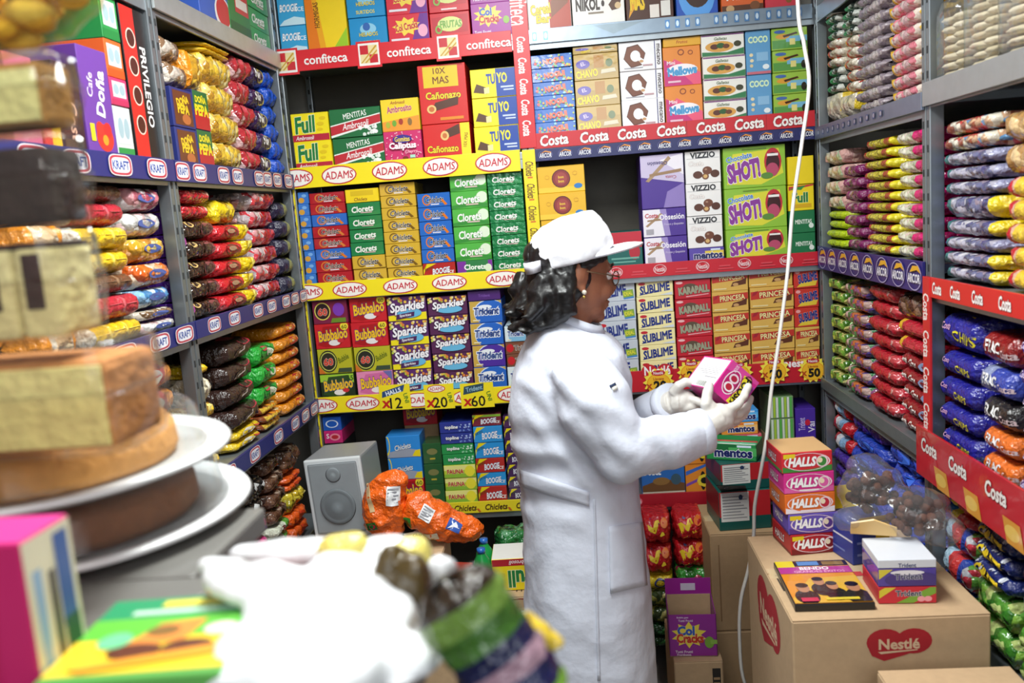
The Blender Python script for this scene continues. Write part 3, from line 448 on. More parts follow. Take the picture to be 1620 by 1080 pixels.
st('L4', 'stack behind the woman', 805, 838, 790, [('boog_p', 7, 658, 790)])
st('R0', 'beside the centre post', 835, 905, 45, [('cereal', 1, -40, 45)]); st('R0', 'beside the cereal bar box', 906, 990, 40, [('nikolo', 1, -35, 40)])
st('R0', 'second from the cereal bar box', 992, 1068, 32, [('mas', 1, -48, 32)]); st('R0', 'behind the white cord side', 1071, 1138, 24, [('bluch', 1, -58, 24)])
st('R0', 'third from corner post', 1142, 1210, 17, [('toff', 1, -40, 17)]); st('R0', 'beside corner post', 1213, 1268, 12, [('redw', 1, -44, 12)])
st('R1', 'blue dotted stack', 847, 913, 213, [('nogui', 6, 84, 213)]); st('R1', 'tan stack', 914, 985, 208, [('chavo', 1, 58, 82), ('chavo', 3, 82, 208)])
st('R1', 'white stack', 986, 1054, 201, [('mecano', 3, 51, 201)]); st('R1', 'orange-pink stack', 1055, 1115, 195, [('yelp', 1, 45, 70), ('mellow', 2, 71, 195)])
st('R1', 'cookie stack', 1116, 1184, 190, [('cook', 4, 46, 190)]); st('R1', 'pale blue stack', 1185, 1225, 184, [('coco', 2, 43, 184)])
st('R1', 'green stack by corner post', 1226, 1283, 178, [('toon', 4, 32, 178)])
st('R2', 'gold stack', 852, 935, 430, [('wax', 4, 261, 430)]); st('R2', 'purple stack', 1021, 1090, 413, [('obs', 1, 243, 328), ('obs2', 2, 329, 413)])
st('R2', 'white stack', 1091, 1147, 411, [('vizz', 3, 237, 391), ('mento_p', 1, 392, 411)]); st('R2', 'lime stack', 1151, 1249, 404, [('shot', 2, 230, 360), ('shot', 1, 361, 404)])
st('R2', 'yellow-green stack by corner post', 1252, 1293, 398, [('full2', 1, 246, 291), ('full3', 1, 291, 332), ('ment2', 2, 333, 398)])
dz('redteal', CB, 'red and teal box behind the cap visor', '14605A', [('r', 0, .55, 1, 1, 'C2263A'), ('e', .78, .42, .16, .22, 'B02436'), ('r', .1, .22, .9, .27, '6AA89A'), ('r', .15, .12, .8, .16, '6AA89A')])
st('R2', 'beside the purple stack', 962, 1019, 418, [('redteal', 1, 366, 418)])
st('R3', 'silver stack', 949, 1012, 588, [('subs', 5, 446, 588)]); st('R3', 'cream stack', 1014, 1072, 584, [('subc', 6, 443, 584)])
st('R3', 'all-red stack', 1074, 1131, 580, [('kara', 5, 442, 580)]); st('R3', 'inner gold stack', 1132, 1190, 576, [('prin', 5, 428, 576)])
st('R3', 'outer gold stack', 1191, 1260, 572, [('prin', 5, 420, 572)]); st('R3', 'red-gold stack by corner post', 1261, 1300, 570, [('subr', 3, 425, 518), ('prin', 2, 518, 570)])
st('R4', 'low stack behind her forearm', 1086, 1120, 778, [('stripe', 2, 690, 778)]); st('R4', 'behind her elbow', 1016, 1085, 779, [('lizard', 1, 738, 779)])

# ------------------------------------------------------------------ shelf racks (posts, boards, strips are parts)
def strip(parent, X0, X1, z0, z1, y, base, elems, kind='card', back=.006, cl=True):
    mb = MB(); mb.box(X0, X1, y, y + back, z0, z1, mat(base, kind), .0008)
    printed(mb, elems, (X0, y, z0), (1, 0, 0), (0, 0, 1), (0, -1, 0), X1 - X0, z1 - z0, kind, cl=cl)
    return link('price_strip', mb.mesh('price_strip'), parent)
def rack(label, X0, X1, levels, zt, panel, a_, b_):
    e = link('shelf_rack', None, None, (0, B, 0), None, label, 'shelf rack'); e.location = (X0, B, 0)
    def put(n, mb): return link(n, mb.mesh(n), e)
    for px_, py_ in ((a_, 0), (b_, 0), (a_, .30), (b_, .30)):
        mb = MB(); mb.box(px_, px_ + .018, py_ + .006, py_ + .036, 0, zt, mat('8E959A', 'metal'), .002)
        for i in range(int(zt / .05)): mb.box(px_ + .006, px_ + .012, py_ + .0055, py_ + .0075, i * .05 + .02, i * .05 + .035, mat('2A2C2E', 'matte'))
        put('post', mb)
    for z in levels:
        mb = MB(); mb.box(a_, b_ + .018, .004, .33, z - .022, z, mat('9AA2A8', 'metal'), .002); mb.box(a_, b_ + .018, .004, .012, z - .05, z - .022, mat('9AA2A8', 'metal')); put('shelf_board', mb)
    mb = MB(); mb.box(a_, b_ + .018, .338, .346, 0.02, zt, mat(panel, 'matte')); put('back_panel', mb)
    return e
rl = rack('back wall rack with red and yellow shelf strips', -.885, -.128, [.16, .622, 1.003, 1.378, 1.745, 2.10, 2.47], 2.5, '4A4640', -.005, .742)
rr = rack('back wall rack with grey, red and navy shelf strips', -.12, .775, [.16, .618, 1.008, 1.365, 1.788, 2.096, 2.47], 2.5, '6A665E', -.002, .872)
def lstrip(z0, z1, base, el, **k): s = strip(rl, 0, .735, z0, z1, -.004, base, el, **k); return s
lg = lambda u: [('r', u - .052, -.14, u + .052, 1.12, 'D8222E'), ('r', u - .044, -.03, u + .044, 1.02, 'F3EDE8'), ('r', u - .037, .08, u + .037, .92, 'EBD9A0'), ('r', u - .037, .50, u - .002, .92, 'C8202C'), ('r', u + .002, .08, u + .037, .48, 'C8202C'), ('p', [(u - .036, .1), (u - .03, .1), (u + .036, .86), (u + .03, .9)], 'C89A2A'), ('p', [(u - .02, .1), (u - .012, .1), (u + .036, .62), (u + .036, .7)], 'C89A2A')]
lstrip(2.045, 2.108, 'D8222E', lg(.045) + lg(.40) + lg(.735) + [T('confiteca', u, .48, .42, 'F6F0EE', w=.19, b=.02) for u in (.215, .57)] + [T('confiteca', .905, .48, .42, 'F6F0EE', w=.19, b=.02)], cl=False)
for (z0, z1), us in zip(((1.688, 1.753), (1.331, 1.386), (.957, 1.011)), ((.03, .22, .44, .66, .885), (.02, .215, .44, .655, .89), (.03, .22, .47, .70, .90))):
    lstrip(z0, z1, 'F5E01E', sum([ADM(u) for u in us], []))
lstrip(.592, .630, 'E8D42A', sum([[T('Chiclets', u, .5, .5, '4A2A1A', sh=.25, w=.1, b=.02), ('p', [(u + .05, .4), (u + .06, .4), (u + .07, .1), (u + .06, .1)], 'C8602A')] for u in (.08, .22, .36, .50, .64, .78, .92)], []))
def rstrip(z0, z1, base, el, y=-.004, **k): return strip(rr, .015, .865, z0, z1, y, base, el, **k)
rstrip(2.062, 2.104, '8492A0', [('p', [(.24, .9), (.42, .9), (.31, .2)], '7A868E')] + sum([[('r', u - .008, .2, u + .008, .8, '5A82B0'), ('e', u, .5, .005, .2, 'C8D8E4')] for u in (.03, .07, .5, .535, .57, .605, .67, .70, .74, .775, .81, .85, .885, .92, .955)], []), kind='metal')
rstrip(1.750, 1.797, 'C8222E', [('r', .27 + .28 * i, 0, .272 + .28 * i, 1, 'A01822') for i in range(3)] + [costa(u, .5, .66, ol='8A1018', w=.1, rot=2) for u in (.075, .22, .355, .495, .635, .77, .905)])
rstrip(1.712, 1.749, '20245E', sum([[('o', u, .5, .026, .4, '5A5A92', .08), ('p', [(u - .018, .62), (u, .84), (u + .022, .7), (u + .02, .62), (u, .74)], 'E8943A'), T('ARCOR', u, .45, .36, 'E8E8F0', w=.044, b=.02, sh=.15)] for u in [.04 + .0715 * i for i in range(14)]], []))
rstrip(1.331, 1.373, 'C41F30', sum([[('o', u, .52, .024, .36, 'F0C8CC', .1), T('Nestlé', u, .52, .34, 'F4DADC', w=.036), ('r', u + .06, .4, u + .1, .5, 'D84A56'), ('r', u + .055, .2, u + .11, .28, 'D84A56')] for u in (.07, .27, .43, .585, .735, .885)], []))
rstrip(.966, 1.034, 'BE1C2A', [('e', u, .4, .02, .3, '8E101C') for u in (.22, .5, .8)] + [T('Nestlé', .915, .92, .34, 'F6EEEE', w=.1, b=.03)])
rstrip(.580, .626, 'A81A2A', [('e', .3, .5, .02, .3, 'D86070'), T('Nestlé', .3, .5, .3, 'F4DADC', w=.03)])
# printed strips running down the posts
mb = MB(); mb.box(.738, .789, -.006, 0, 1.755, 2.5, mat('D3222C'), .001)
for i in range(5): printed(mb, [T('Costa', .5, .5, .5, 'F2E6E4', rot=-90, b=.03, sh=.12, w=.9)], (.738, -.006, 1.79 + .062 * i), (1, 0, 0), (0, 0, 1), (0, -1, 0), .051, .05)
printed(mb, [T('confiteca', .5, .5, .42, 'F4EEEC', rot=-90, w=2.6, b=.01)] + [('r', .2, .9, .8, 1.25, 'F3EDE8'), ('r', .28, .95, .72, 1.2, 'C8202C')], (.738, -.006, 2.105), (1, 0, 0), (0, 0, 1), (0, -1, 0), .051, .16)
link('post_strip', mb.mesh('post_strip'), rl)
for x0, x1, z0, z1, n in ((.742, .782, .96, 1.75, 11), (.0, .012, .6, 1.688, 16)):
    mb = MB(); mb.box(x0, x1, -.0055, 0, z0, z1, mat('F0DC22'), .001)
    for i in range(n): printed(mb, [T('Chiclets', .5, .5, .4, '6A3A1A', rot=-90, sh=.25, w=1.1, b=.02), ('r', .3, .02, .7, .1, 'D8702A')], (x0, -.0055, z0 + .02 + i * (z1 - z0 - .04) / n), (1, 0, 0), (0, 0, 1), (0, -1, 0), x1 - x0, .06)
    link('post_strip', mb.mesh('post_strip'), rl)
# handwritten price cards and starburst tags, each clipped to a strip
def card(pxc, pyc, wpx, hpx, y, base, el, label, name='price_card', rot=0, star=False):
    c = onY(pxc, pyc, B + y); k = B / FPX * 1.0; w, h = wpx * k, hpx * k
    mb = MB()
    if star:
        n = 14; vs = []
        for yy in (0, -.0015):
            for i in range(2 * n):
                q = 1 if i % 2 == 0 else .78; g = math.pi * i / n; vs.append((w / 2 * q * math.cos(g), yy, h / 2 * q * math.sin(g)))
        m2 = 2 * n
        mb.add(vs, [tuple(range(m2, 2 * m2)), tuple(range(m2))[::-1]] + [(i, (i + 1) % m2, m2 + (i + 1) % m2, m2 + i) for i in range(m2)], mat(base))
    else: mb.box(-w / 2, w / 2, -.0015, 0, -h / 2, h / 2, mat(base))
    printed(mb, el, (-w / 2, -.0015, -h / 2), (1, 0, 0), (0, 0, 1), (0, -1, 0), w, h)
    link(name, mb.mesh(name), None, c, (0, R(rot), 0), label, 'price tag', 'price tags on the back shelves')
def pc(n, top): return top + [T('x', .2, .24, .26, 'C02020', b=.03, sh=.1), T(n, .52, .27, .42, '141414', w=.5, b=.01), T('UNI', .86, .45, .16, '2A7A2A', rot=-80, w=.5)]
card(625, 628, 51, 42, -.007, 'F2DE22', pc('12', [('p', [(.08, .5), (.78, .72), (.84, .98), (.1, .74)], '2A4A7A'), T('HALLS', .46, .72, .17, 'E8F0F8', rot=14, w=.5, b=.03)]), 'yellow card reading x12 on the lower yellow strip')
card(695, 627, 49, 41, -.007, 'F2DE22', pc('20', [('e', .42, .82, .3, .15, 'C2203A'), ('e', .42, .82, .27, .12, 'F6F1EA'), T('ADAMS', .42, .82, .13, 'C4243C', w=.44)]), 'yellow card reading x20 on the lower yellow strip')
card(755, 625, 54, 41, -.007, 'F2DE22', pc('60', [('p', [(.08, .55), (.7, .68), (.72, .98), (.12, .88)], '2A4A5A'), T('Trident', .42, .78, .18, '9AC0D0', rot=8, w=.5)]), 'yellow card reading x60 on the lower yellow strip')
def sb(n): return [('e', .5, .45, .38, .36, 'E89A1E'), ('e', .5, .45, .35, .33, 'F0B82A'), ('e', .5, .82, .22, .1, 'B81E2C'), T('Nestlé', .5, .82, .1, 'F6EEEE', w=.3), T('x', .2, .36, .16, 'B0401A', b=.03), T(n, .54, .38, .3, '1A1410', w=.5, b=.05), T('Llevate', .5, .62, .09, 'B0401A', w=.4)]
for px_, py_, s_, n_, lb in ((1042, 604, 50, '20', 'yellow starburst tag reading x20 just behind the raised thumb'), (1094, 588, 46, '20', 'yellow starburst tag half hidden behind the pink box'), (1168, 590, 46, '20', 'yellow starburst tag past the far end of the pink box'), (1225, 586, 48, '20', 'yellow starburst tag reading x20 beside the white cord'), (1286, 584, 46, '50', 'yellow starburst tag reading x50 by the corner post')):
    card(px_, py_, s_, s_ * .92, -.008, 'F4E04A', sb(n_), lb, 'starburst_tag', 0, True)
mb = MB(); hp = []
for i in range(40):
    t = 2 * math.pi * i / 40; hp.append((.05 * math.sin(t) ** 3 * 1.0, .042 * (13 * math.cos(t) - 5 * math.cos(2 * t) - 2 * math.cos(3 * t) - math.cos(4 * t)) / 16))
mb.add([(x, yy, z) for yy in (0, -.0015) for x, z in hp], [tuple(range(40))[::-1], tuple(range(40, 80))] + [(i, 40 + i, 40 + (i + 1) % 40, (i + 1) % 40) for i in range(40)], mat('C01C28'))
printed(mb, [T('Nestlé', .5, .62, .3, 'F6EEEE', w=.8, b=.03)], (-.05, -.0015, -.045), (1, 0, 0), (0, 0, 1), (0, -1, 0), .1, .09)
link('heart_tag', mb.mesh('heart_tag'), None, onY(1040, 591, B - .005), None, 'red heart tag with white script above the thumb', 'price tag', 'price tags on the back shelves')
# ------------------------------------------------------------------ bags, rolls and packs
def bmat(s):
    if s.startswith('mix:'): return mix(s[4:].split(','), 45)
    if s.startswith('fine:'): return mix(s[5:].split(','), 80)
    if s.startswith('big:'): return mix(s[4:].split(','), 28)
    return mat(s, 'film')
def bag_mb(L, H, Dp, bands, texts=(), fin=.15, amp=.07, seed=0, style='pillow', nu=28, nv=18, tip=.75, panel=None, pw=2.5, cap=0):
    """a filled film bag: length along X, base on z=0, printed side towards -Y; bands = [(u end, material)]"""
    mb = MB(); vs = []; off = V((seed * 7.3, seed * 3.1, seed * 5.7)); a = amp * min(H, L) ; fr = 2.4 / max(.03, min(H, .12))
    for i in range(nu + 1):
        u = i / nu; e = min(u, 1 - u) / max(fin, .001)
        t = 1 if e >= 1 else math.sin(e * math.pi / 2) ** .8
        if style == 'pillow': ty, tz = .08 + .92 * t, .42 * tip + (1 - .42 * tip) * t
        elif style == 'roll': ty = tz = (.82 + .18 * t) if e > .35 else .45 + .3 * (e / .35)
        elif style == 'cone': q = min(1, u / .42) ; ty = tz = .10 + .9 * math.sin(q * math.pi / 2) if u < .5 else (.35 + .65 * t)
        else: ty, tz = .75 + .25 * t, .10 + .90 * t       # 'flat': crimps lie level
        for k in range(nv):
            g = 2 * math.pi * k / nv; c, s = math.cos(g), math.sin(g)
            y = math.copysign(abs(c) ** (2 / pw), c) * Dp / 2 * ty; z = math.copysign(abs(s) ** (2 / pw), s) * H / 2 * tz
            p = V(((u - .5) * L, y, z)); n = noise.noise(p * fr + off) + .5 * noise.noise(p * fr * 2.3 + off) + .9 * (.25 - abs(noise.noise(p * fr * 2.9 + off * 2)))
            if e < .8 and style in ('pillow', 'flat'): n += 2.0 * math.sin(k * 2.1 + .6 * math.sin(i)) * (1 - e)
            q = V((0, c, s)) * n * a
            p += q; p.z = min(max(p.z + H / 2, .001), cap or 9); p.x = max(-L / 2, min(L / 2, p.x)); vs.append(p)
    fs, ms = [], []
    for i in range(nu):
        um = (i + .5) / nu; m = next(b[1] for b in bands if um <= b[0] + 1e-6)
        for k in range(nv):
            gm = (k + .5) / nv; mm = m
            if panel and panel[0] < um < panel[1] and .5 - panel[2] < ((gm + .0) % 1) < .5 + panel[2]: mm = panel[3]
            fs.append((i * nv + k, (i + 1) * nv + k, (i + 1) * nv + (k + 1) % nv, i * nv + (k + 1) % nv)); ms.append(mm)
    fs += [list(range(nv)), list(range(nu * nv, nu * nv + nv))[::-1]]; ms += [bands[0][1], bands[-1][1]]
    mb.add(vs, fs, [bmat(m) for m in ms], True)
    if texts:
        bv = BVHTree.FromPolygons([V(v) for v in mb.v], mb.f); W, Hh = L, H
        for j, (tv, tf, c) in enumerate(flat(texts, W, Hh)):
            o2 = []
            for x, z in tv:
                hit = bv.ray_cast(V((x - L / 2, -1, z)), V((0, 1, 0)))[0]
                o2.append((x - L / 2, (hit.y if hit else 0) - .0018 - .0003 * j, z))
            mb.add(o2, tf, mat(c, 'card'))
    return mb
G = {}
def bz(k, name, look, bands, texts=(), cat=None, **kw): G[k] = (name, cat or name.replace('_', ' '), look, [(b, m) if not isinstance(b, str) else (1, b) for b, m in bands] if not isinstance(bands, str) else [(1, bands)], texts, kw)
CA, CO, WA = 'candy_bag', 'cookie_pack', 'wafer_pack'
bz('clbrn', CA, 'clear bag of brown sweets', 'mix:8A6A50,5A3E2C,A89484,6A5040,C8BCB0', amp=.10)
bz('yel', CA, 'yellow candy bag', 'E0B41C', [T('Yogueta', .5, .5, .16, 'B8721A', w=.5)], amp=.10)
bz('gold', CA, 'golden clear candy bag', 'mix:E0B83A,C8982A,F0D880,D8C890,B8862A', amp=.12)
bz('orgc', CA, 'orange-tipped yellow bag', [(.28, 'E08A1E'), (1, 'mix:D8AE3A,C8982A,E8D080,B88A2A')], amp=.12)
bz('redc', CA, 'clear bag of red sweets', 'mix:B8323A,982430,D87A7A,C85058,D8B0B0', amp=.12)
bz('nik', WA, 'dark purple wafer pack', [(.12, '3A2050'), (.88, '3A2250'), (1, '2C1A40')], [('e', .62, .5, .3, .3, 'C8B84A'), T('Nik', .45, .56, .34, 'E8E4E0', w=.4, b=.04), ('e', .4, .85, .12, .1, 'B8306A')], amp=.04, style='roll')
bz('bluend', CA, 'shiny blue bag', '1F55C8', amp=.12)
bz('purp', CA, 'purple candy bag', '5A2A9C', [('e', .5, .6, .3, .2, 'A03A8A'), ('e', .4, .3, .2, .15, 'C8A03A')], amp=.10)
bz('redw', WA, 'red cream-swirled wafer bag', 'fine:C8202C,B01A26,D8404A,C82430,E0A890', amp=.05)
bz('cocoa', CO, 'dark brown chocolate cookie pack', 'fine:3A241C,2C1A14,4A3024,3A2A20,5A3A2C', [('p', [(.1, .2), (.3, .25), (.2, .85)], 'D8B0A8'), ('e', .68, .5, .2, .3, '8A4A4A'), ('e', .2, .75, .1, .15, 'C8A86A')], amp=.05, style='roll')
bz('redr', CO, 'round red cookie roll', 'C4222A', [('e', .5, .5, .26, .28, '6A3A2A'), ('e', .5, .55, .16, .12, 'B08A6A')], amp=.04, style='roll')
bz('yelb', CA, 'crumpled yellow bag', [(.25, 'E8C81C'), (1, 'mix:E8C81C,D8A81C,F0DC6A,C89A1E')], amp=.14)
bz('redcl', CA, 'clear and red candy bag', [(.4, 'mix:D8C8C8,C83A44,B8A8AC,D8989C'), (1, 'mix:C4222E,D84A50,B01A24,E0B8B8')], amp=.14)
bz('endp', CO, 'small olive-ended dark pack', [(.6, '2A2640'), (1, '8A8A4A')], amp=.05, style='roll')
bz('dkchoc', CO, 'glossy black-brown cookie pack', [(1, '33201C')], [('e', .72, .8, .18, .16, 'B03040'), ('p', [(.3, .25), (.62, .45), (.66, .62), (.36, .5)], 'A89A90')], amp=.06, style='roll')
bz('green', CA, 'bright green candy bag', '2AA63A', [('e', .5, .55, .28, .26, '146A2A'), ('e', .6, .5, .16, .16, 'D8D8C0'), ('e', .4, .7, .1, .1, 'B83040')], amp=.10)
bz('orng', CO, 'orange cookie pack', 'E08A1A', [('e', .6, .55, .2, .26, 'B82A30'), T('Ritz', .6, .55, .18, 'F0D8B0', w=.26)], amp=.05, style='roll')
bz('yelp', CO, 'yellow biscuit pack', 'E2BE1E', [('e', .45, .5, .22, .26, 'D8D4C8'), T('Vainilla', .45, .5, .16, '4A5A7A', w=.34), ('e', .8, .7, .12, .2, 'B83A3A')], amp=.05)
bz('mixo', CA, 'orange-yellow mixed sweets bag', 'mix:E08A1E,D8B03A,C85A2A,E8D8A0,8A4A2A', amp=.12)
bz('brnb', CA, 'clear bag of chocolates', 'mix:5A3A2A,7A5640,3A241A,A08A7A,6A4A3A', amp=.12)
bz('orgb', CA, 'orange candy bag', 'E05A1A', [('e', .5, .5, .2, .2, 'C83A1A')], amp=.12)
bz('blks', CA, 'black and silver foil bag', 'mix:1E1A18,3A3430,C8C8C8,2A2420', amp=.14)
bz('pink', CA, 'pink candy bag', 'D8408A', [('e', .35, .6, .2, .2, 'B8306A'), ('e', .3, .7, .1, .1, 'E8D040'), ('e', .7, .35, .16, .16, '5A3A8A')], amp=.10)
bz('whtg', CA, 'white and green candy bag', [(.6, 'D8DCC8'), (1, '5A9A3A')], [('e', .4, .5, .14, .2, '7A2A30')], amp=.10)
bz('star', CA, 'small gold foil bag', 'mix:D8C03A,A8982A,E8DC8A,C8A82A', amp=.2)
bz('cream', CA, 'clear bag of cream sweets', 'mix:D8CDB0,C8BCA0,E8E0CC,B8AC94', amp=.14)
# near left rack
for k, c, lk in (('ck_pink', 'mix:C86A7A,D89AA0,B04A60,D8C8CC', 'pink cake pack'), ('ck_wht', 'mix:C8C4C0,E0DEDA,A8A4A4,D0B0B0', 'white cake pack'), ('ck_gold', 'mix:D8A83A,C8942A,E0CC8A,B87A2A', 'gold cake pack'), ('ck_org', 'mix:E0702A,D05A20,E8A070,D8C0A8', 'orange cake pack'), ('ck_blu', 'mix:4A8AC0,8AB4D8,3A6AA8,C8D8E0', 'blue cake pack'), ('ck_brn', 'mix:8A6A4A,6A4E34,B89A78,C0B4A4', 'brown cake pack')):
    bz(k, CO, lk, c, [('e', .5, .5, .24, .16, '4A5A9A')], cat='cake pack', amp=.06)
for k, a_, b_, lk in (('lg_brn', '6A4630', '8A6A50', 'brown twin cake pack'), ('lg_red', 'B82C3A', 'D0606A', 'red twin cake pack'), ('lg_yel', 'E0B81E', 'F0D45A', 'yellow twin cake pack')):
    bz(k, CO, lk, [(.06, 'C8C0B0'), (.32, a_), (.36, b_), (.64, a_), (.68, b_), (.94, a_), (1, 'C8C0B0')], [('r', .08, .55, .32, .9, b_), ('r', .4, .6, .62, .92, b_), ('r', .7, .55, .9, .9, b_)], cat='cake pack', amp=.05, fin=.05)
bz('orgl', CA, 'clear bag with orange ends', [(.22, 'E8901E'), (.8, 'big:D8B890,E0C8A0,C8A070,E8DCC8'), (1, 'E8901E')], amp=.10)
bz('redck', CO, 'red and orange cookie bag', [(.7, 'C8242A'), (1, 'E08A1E')], [('e', .35, .55, .12, .22, 'E0D03A'), ('e', .52, .5, .12, .22, 'C8C8C0'), ('p', [(.3, .15), (.62, .2), (.6, .38), (.3, .34)], '2A3A8A'), ('e', .84, .5, .1, .3, 'D8B03A')], cat='cookie bag', amp=.05)
bz('blusm', CA, 'small blue bag', '2A74C4', amp=.08)
# right racks
bz('conr', CA, 'yellow-tipped red puff bag', [(.42, 'E0B02A'), (.55, 'C8342A'), (1, 'mix:D8CDB8,C8B8A0,C84A3A,E0D8C8')], style='cone', amp=.06)
bz('cong', CA, 'green-tipped black puff bag', [(.25, 'E0A82A'), (.6, '2E9A5A'), (1, 'mix:2A3A34,B8C0B8,3A4A44,D0D4CC')], style='cone', amp=.06)
bz('mallow', CA, 'grey-lilac marshmallow bag', 'big:A89CA4,B8ACB0,9A8E98,C0B6B4,8E828C', style='flat', amp=.12)
bz('pnky', CA, 'yellow-ended pink marshmallow bag', [(.2, 'D8A81E'), (.88, 'big:D0B8B4,C8A0A4,D87A8A,E0D0C4'), (1, 'D8B02A')], amp=.10)
bz('wclear', CA, 'clear bag of pale puffs', [(.1, 'E0882A'), (.9, 'big:C8BCA8,D8D0C0,B8AC98,D0C4A0'), (1, 'E0C02A')], amp=.08)
bz('malr', CA, 'pale mixed marshmallow bag', 'big:D8BCA8,C8A898,D0C8B0,B8C8A8,D8A8A0', amp=.12)
bz('lime', CA, 'lime yellow candy bag', 'B8D01E', amp=.14)
bz('maroon', CA, 'maroon purple candy bag', [(.3, '8A2A6A'), (.8, 'mix:7A2A5A,9A5A7A,6A2048,A88A90'), (1, '7A1E5A')], amp=.12)
bz('ycook', CO, 'red-banded yellow cookie bag', [(.12, 'D8CC2A'), (.22, 'B8402A'), (.72, 'mix:D0C040,C8B83A,B8B03A,A8A838'), (.85, 'B0442E'), (1, 'D8C82A')], cat='cookie bag', amp=.06, tip=.6)
bz('pnkt', CA, 'magenta-tipped white candy bag', [(.1, 'D8D03A'), (.6, 'mix:C8C8B0,D8D4C4,B0B8A0,D0B8B0'), (1, 'C8206A')], amp=.08)
bz('grny', CA, 'green and yellow candy bag', 'mix:7AA63A,B8C04A,4A7A2A,D8D080', amp=.14)
bz('multi', CA, 'many-coloured candy bag', 'mix:8A4A7A,3A7A4A,C8A8A0,5A4A9A,C86A3A,A8A0A8', amp=.14)
bz('redb', CA, 'red candy bag', [(.15, 'C8602A'), (.7, 'B81E30'), (1, 'mix:B81E30,C84A50,D8A0A0')], amp=.12)
bz('yroll', CO, 'yellow-ended red cookie roll', [(.2, 'E0AE1E'), (1, 'B81E34')], [('r', .3, .4, .9, .6, 'C83A4A')], cat='cookie roll', style='roll', amp=.05)
bz('dkred', CO, 'white-scripted dark red cookie pack', [(1, '8E1A24')], [T('Costa', .2, .55, .32, 'E0D8D4', w=.22, sh=.12, b=.03), T('Gran', .5, .5, .36, 'E0D8D4', w=.24, b=.03), ('e', .8, .5, .09, .25, '8A9AC0')], cat='cookie pack', amp=.05)
bz('brnc', CA, 'clear bag of dark cookies', 'big:4A2A22,6A3A30,8A6A5A,3A2018', amp=.1)
bz('blpile', CA, 'crumpled blue candy bag', [(1, '2A48B8')], [('e', .5, .5, .2, .2, '3A6AD8')], amp=.18)
bz('purpile', CA, 'crumpled purple candy bag', '4A2E9C', amp=.18)
bz('santa', CA, 'red and pale blue candy bag', [(.3, 'C8202C'), (.5, 'D8D8E0'), (.75, '8AB0D8'), (1, 'C8202C')], amp=.12)
bz('navyc', CA, 'clear candy bag with navy tip', [(.14, '20289A'), (.2, '2A6A6A'), (.9, 'mix:6A6A8A,A8A4B4,4A4A78,8A7A8A,C0BCC4'), (1, '8A8AA8')], amp=.12, tip=.6)
bz('navyy', CA, 'clear navy-and-yellow-tipped candy bag', [(.14, '20289A'), (.2, '2A6A6A'), (.84, 'mix:6A6A8A,A8A4B4,4A4A78,8A7A8A,C0BCC4'), (1, 'D8BE1E')], amp=.12, tip=.6)
bz('asst', CA, 'assorted sweets bag', 'mix:C8A080,8A4A3A,D8D0C0,5A8AB8,C83A3A,B8A86A', amp=.10)
bz('tan', CA, 'clear bag of tan biscuits', 'big:C8A06A,B88E58,D8B888,A87E48', amp=.06)
bz('ryel', CA, 'yellow cookie bag with red end', [(.05, 'E0A81E'), (.2, 'B81A28'), (.26, 'D8A890'), (1, 'DDB93A')], cat='cookie bag', amp=.10)
bz('chips', CO, 'royal blue chip cookie bag', '26268E', [T('CHIPS', .66, .42, .24, 'D8CC2A', w=.46, b=.02, sh=.1, rot=-3, sp=1.1), T('Costa', .24, .62, .16, 'D8A8C8', w=.2, sh=.12), ('p', [(.55, .88), (.95, .84), (.9, .78)], 'D8C02A')], cat='cookie bag', amp=.05)
for k, c, lk in (('frac_r', '8A1E1E', 'red and black'), ('frac_b', '3A4AA8', 'grey-blue'), ('frac_k', '2A2626', 'black'), ('frac_o', 'E0702A', 'orange')):
    bz(k, CO, lk + ' cream cookie pack', [(.04, 'C8C8CC'), (.4, c if k != 'frac_b' else '8A94B8'), (1, c)], [T('FRAC', .40, .55, .30, 'EEECEC', w=.4, b=.03), T('Costa', .80, .45, .2, 'E0C8C8', w=.24, sh=.12)], cat='cookie pack', amp=.05)
bz('gret', CO, 'violet white-lettered cookie roll', '4E2C94', [T('Costa', .2, .6, .2, 'E0D0EC', w=.22, sh=.12), T('Gretel', .68, .46, .3, 'EEEAF4', w=.5, b=.03)], cat='cookie roll', amp=.04, style='roll')
bz('carr', CA, 'navy yellow-lettered foil bag', '1E2C6E', [('d', 12, .004, ['D8DCE8'], (.05, .6, .95, .95), 3), T('CHRISETS', .5, .5, .34, 'E0C02A', ol='3A2A10', w=.85, b=.06, rot=-5)], amp=.08)
bz('silvb', CA, 'clear silver-blue candy bag', 'mix:8A9AB8,C8D0D8,5A6A9A,B84A4A', amp=.12)
bz('lolly', CA, 'blue-yellow-red candy bag', [(.35, '2A7AC0'), (.55, 'E0D42A'), (1, 'C8283A')], [T('FUN', .2, .5, .3, 'C82A2A', b=.05)], amp=.10)
bz('whtb', CA, 'white-red-blue candy bag', [(.3, 'A8C4D8'), (.6, 'C83A3A'), (.8, '2A4AA8'), (1, 'mix:C8C8D0,6AA84A,C83A4A')], amp=.1)
bz('lgrn', CA, 'leaf green candy bag', 'mix:5A9A3A,8AB84A,3A7A2A,C0D080', amp=.12)

_bg = {}
def bagmesh(k, L, H, Dp, sd, cap=0):
    q = (k, round(L, 3), round(H, 3), round(Dp, 2), sd, round(cap, 4))
    if q not in _bg:
        nm, ct, lk, bands, tx, kw = G[k]; _bg[q] = bag_mb(q[1], q[2], q[3], bands, tx, seed=sd + len(_bg) % 5, cap=q[5], **kw).mesh(nm)
    return _bg[q]
rb = random.Random(8)
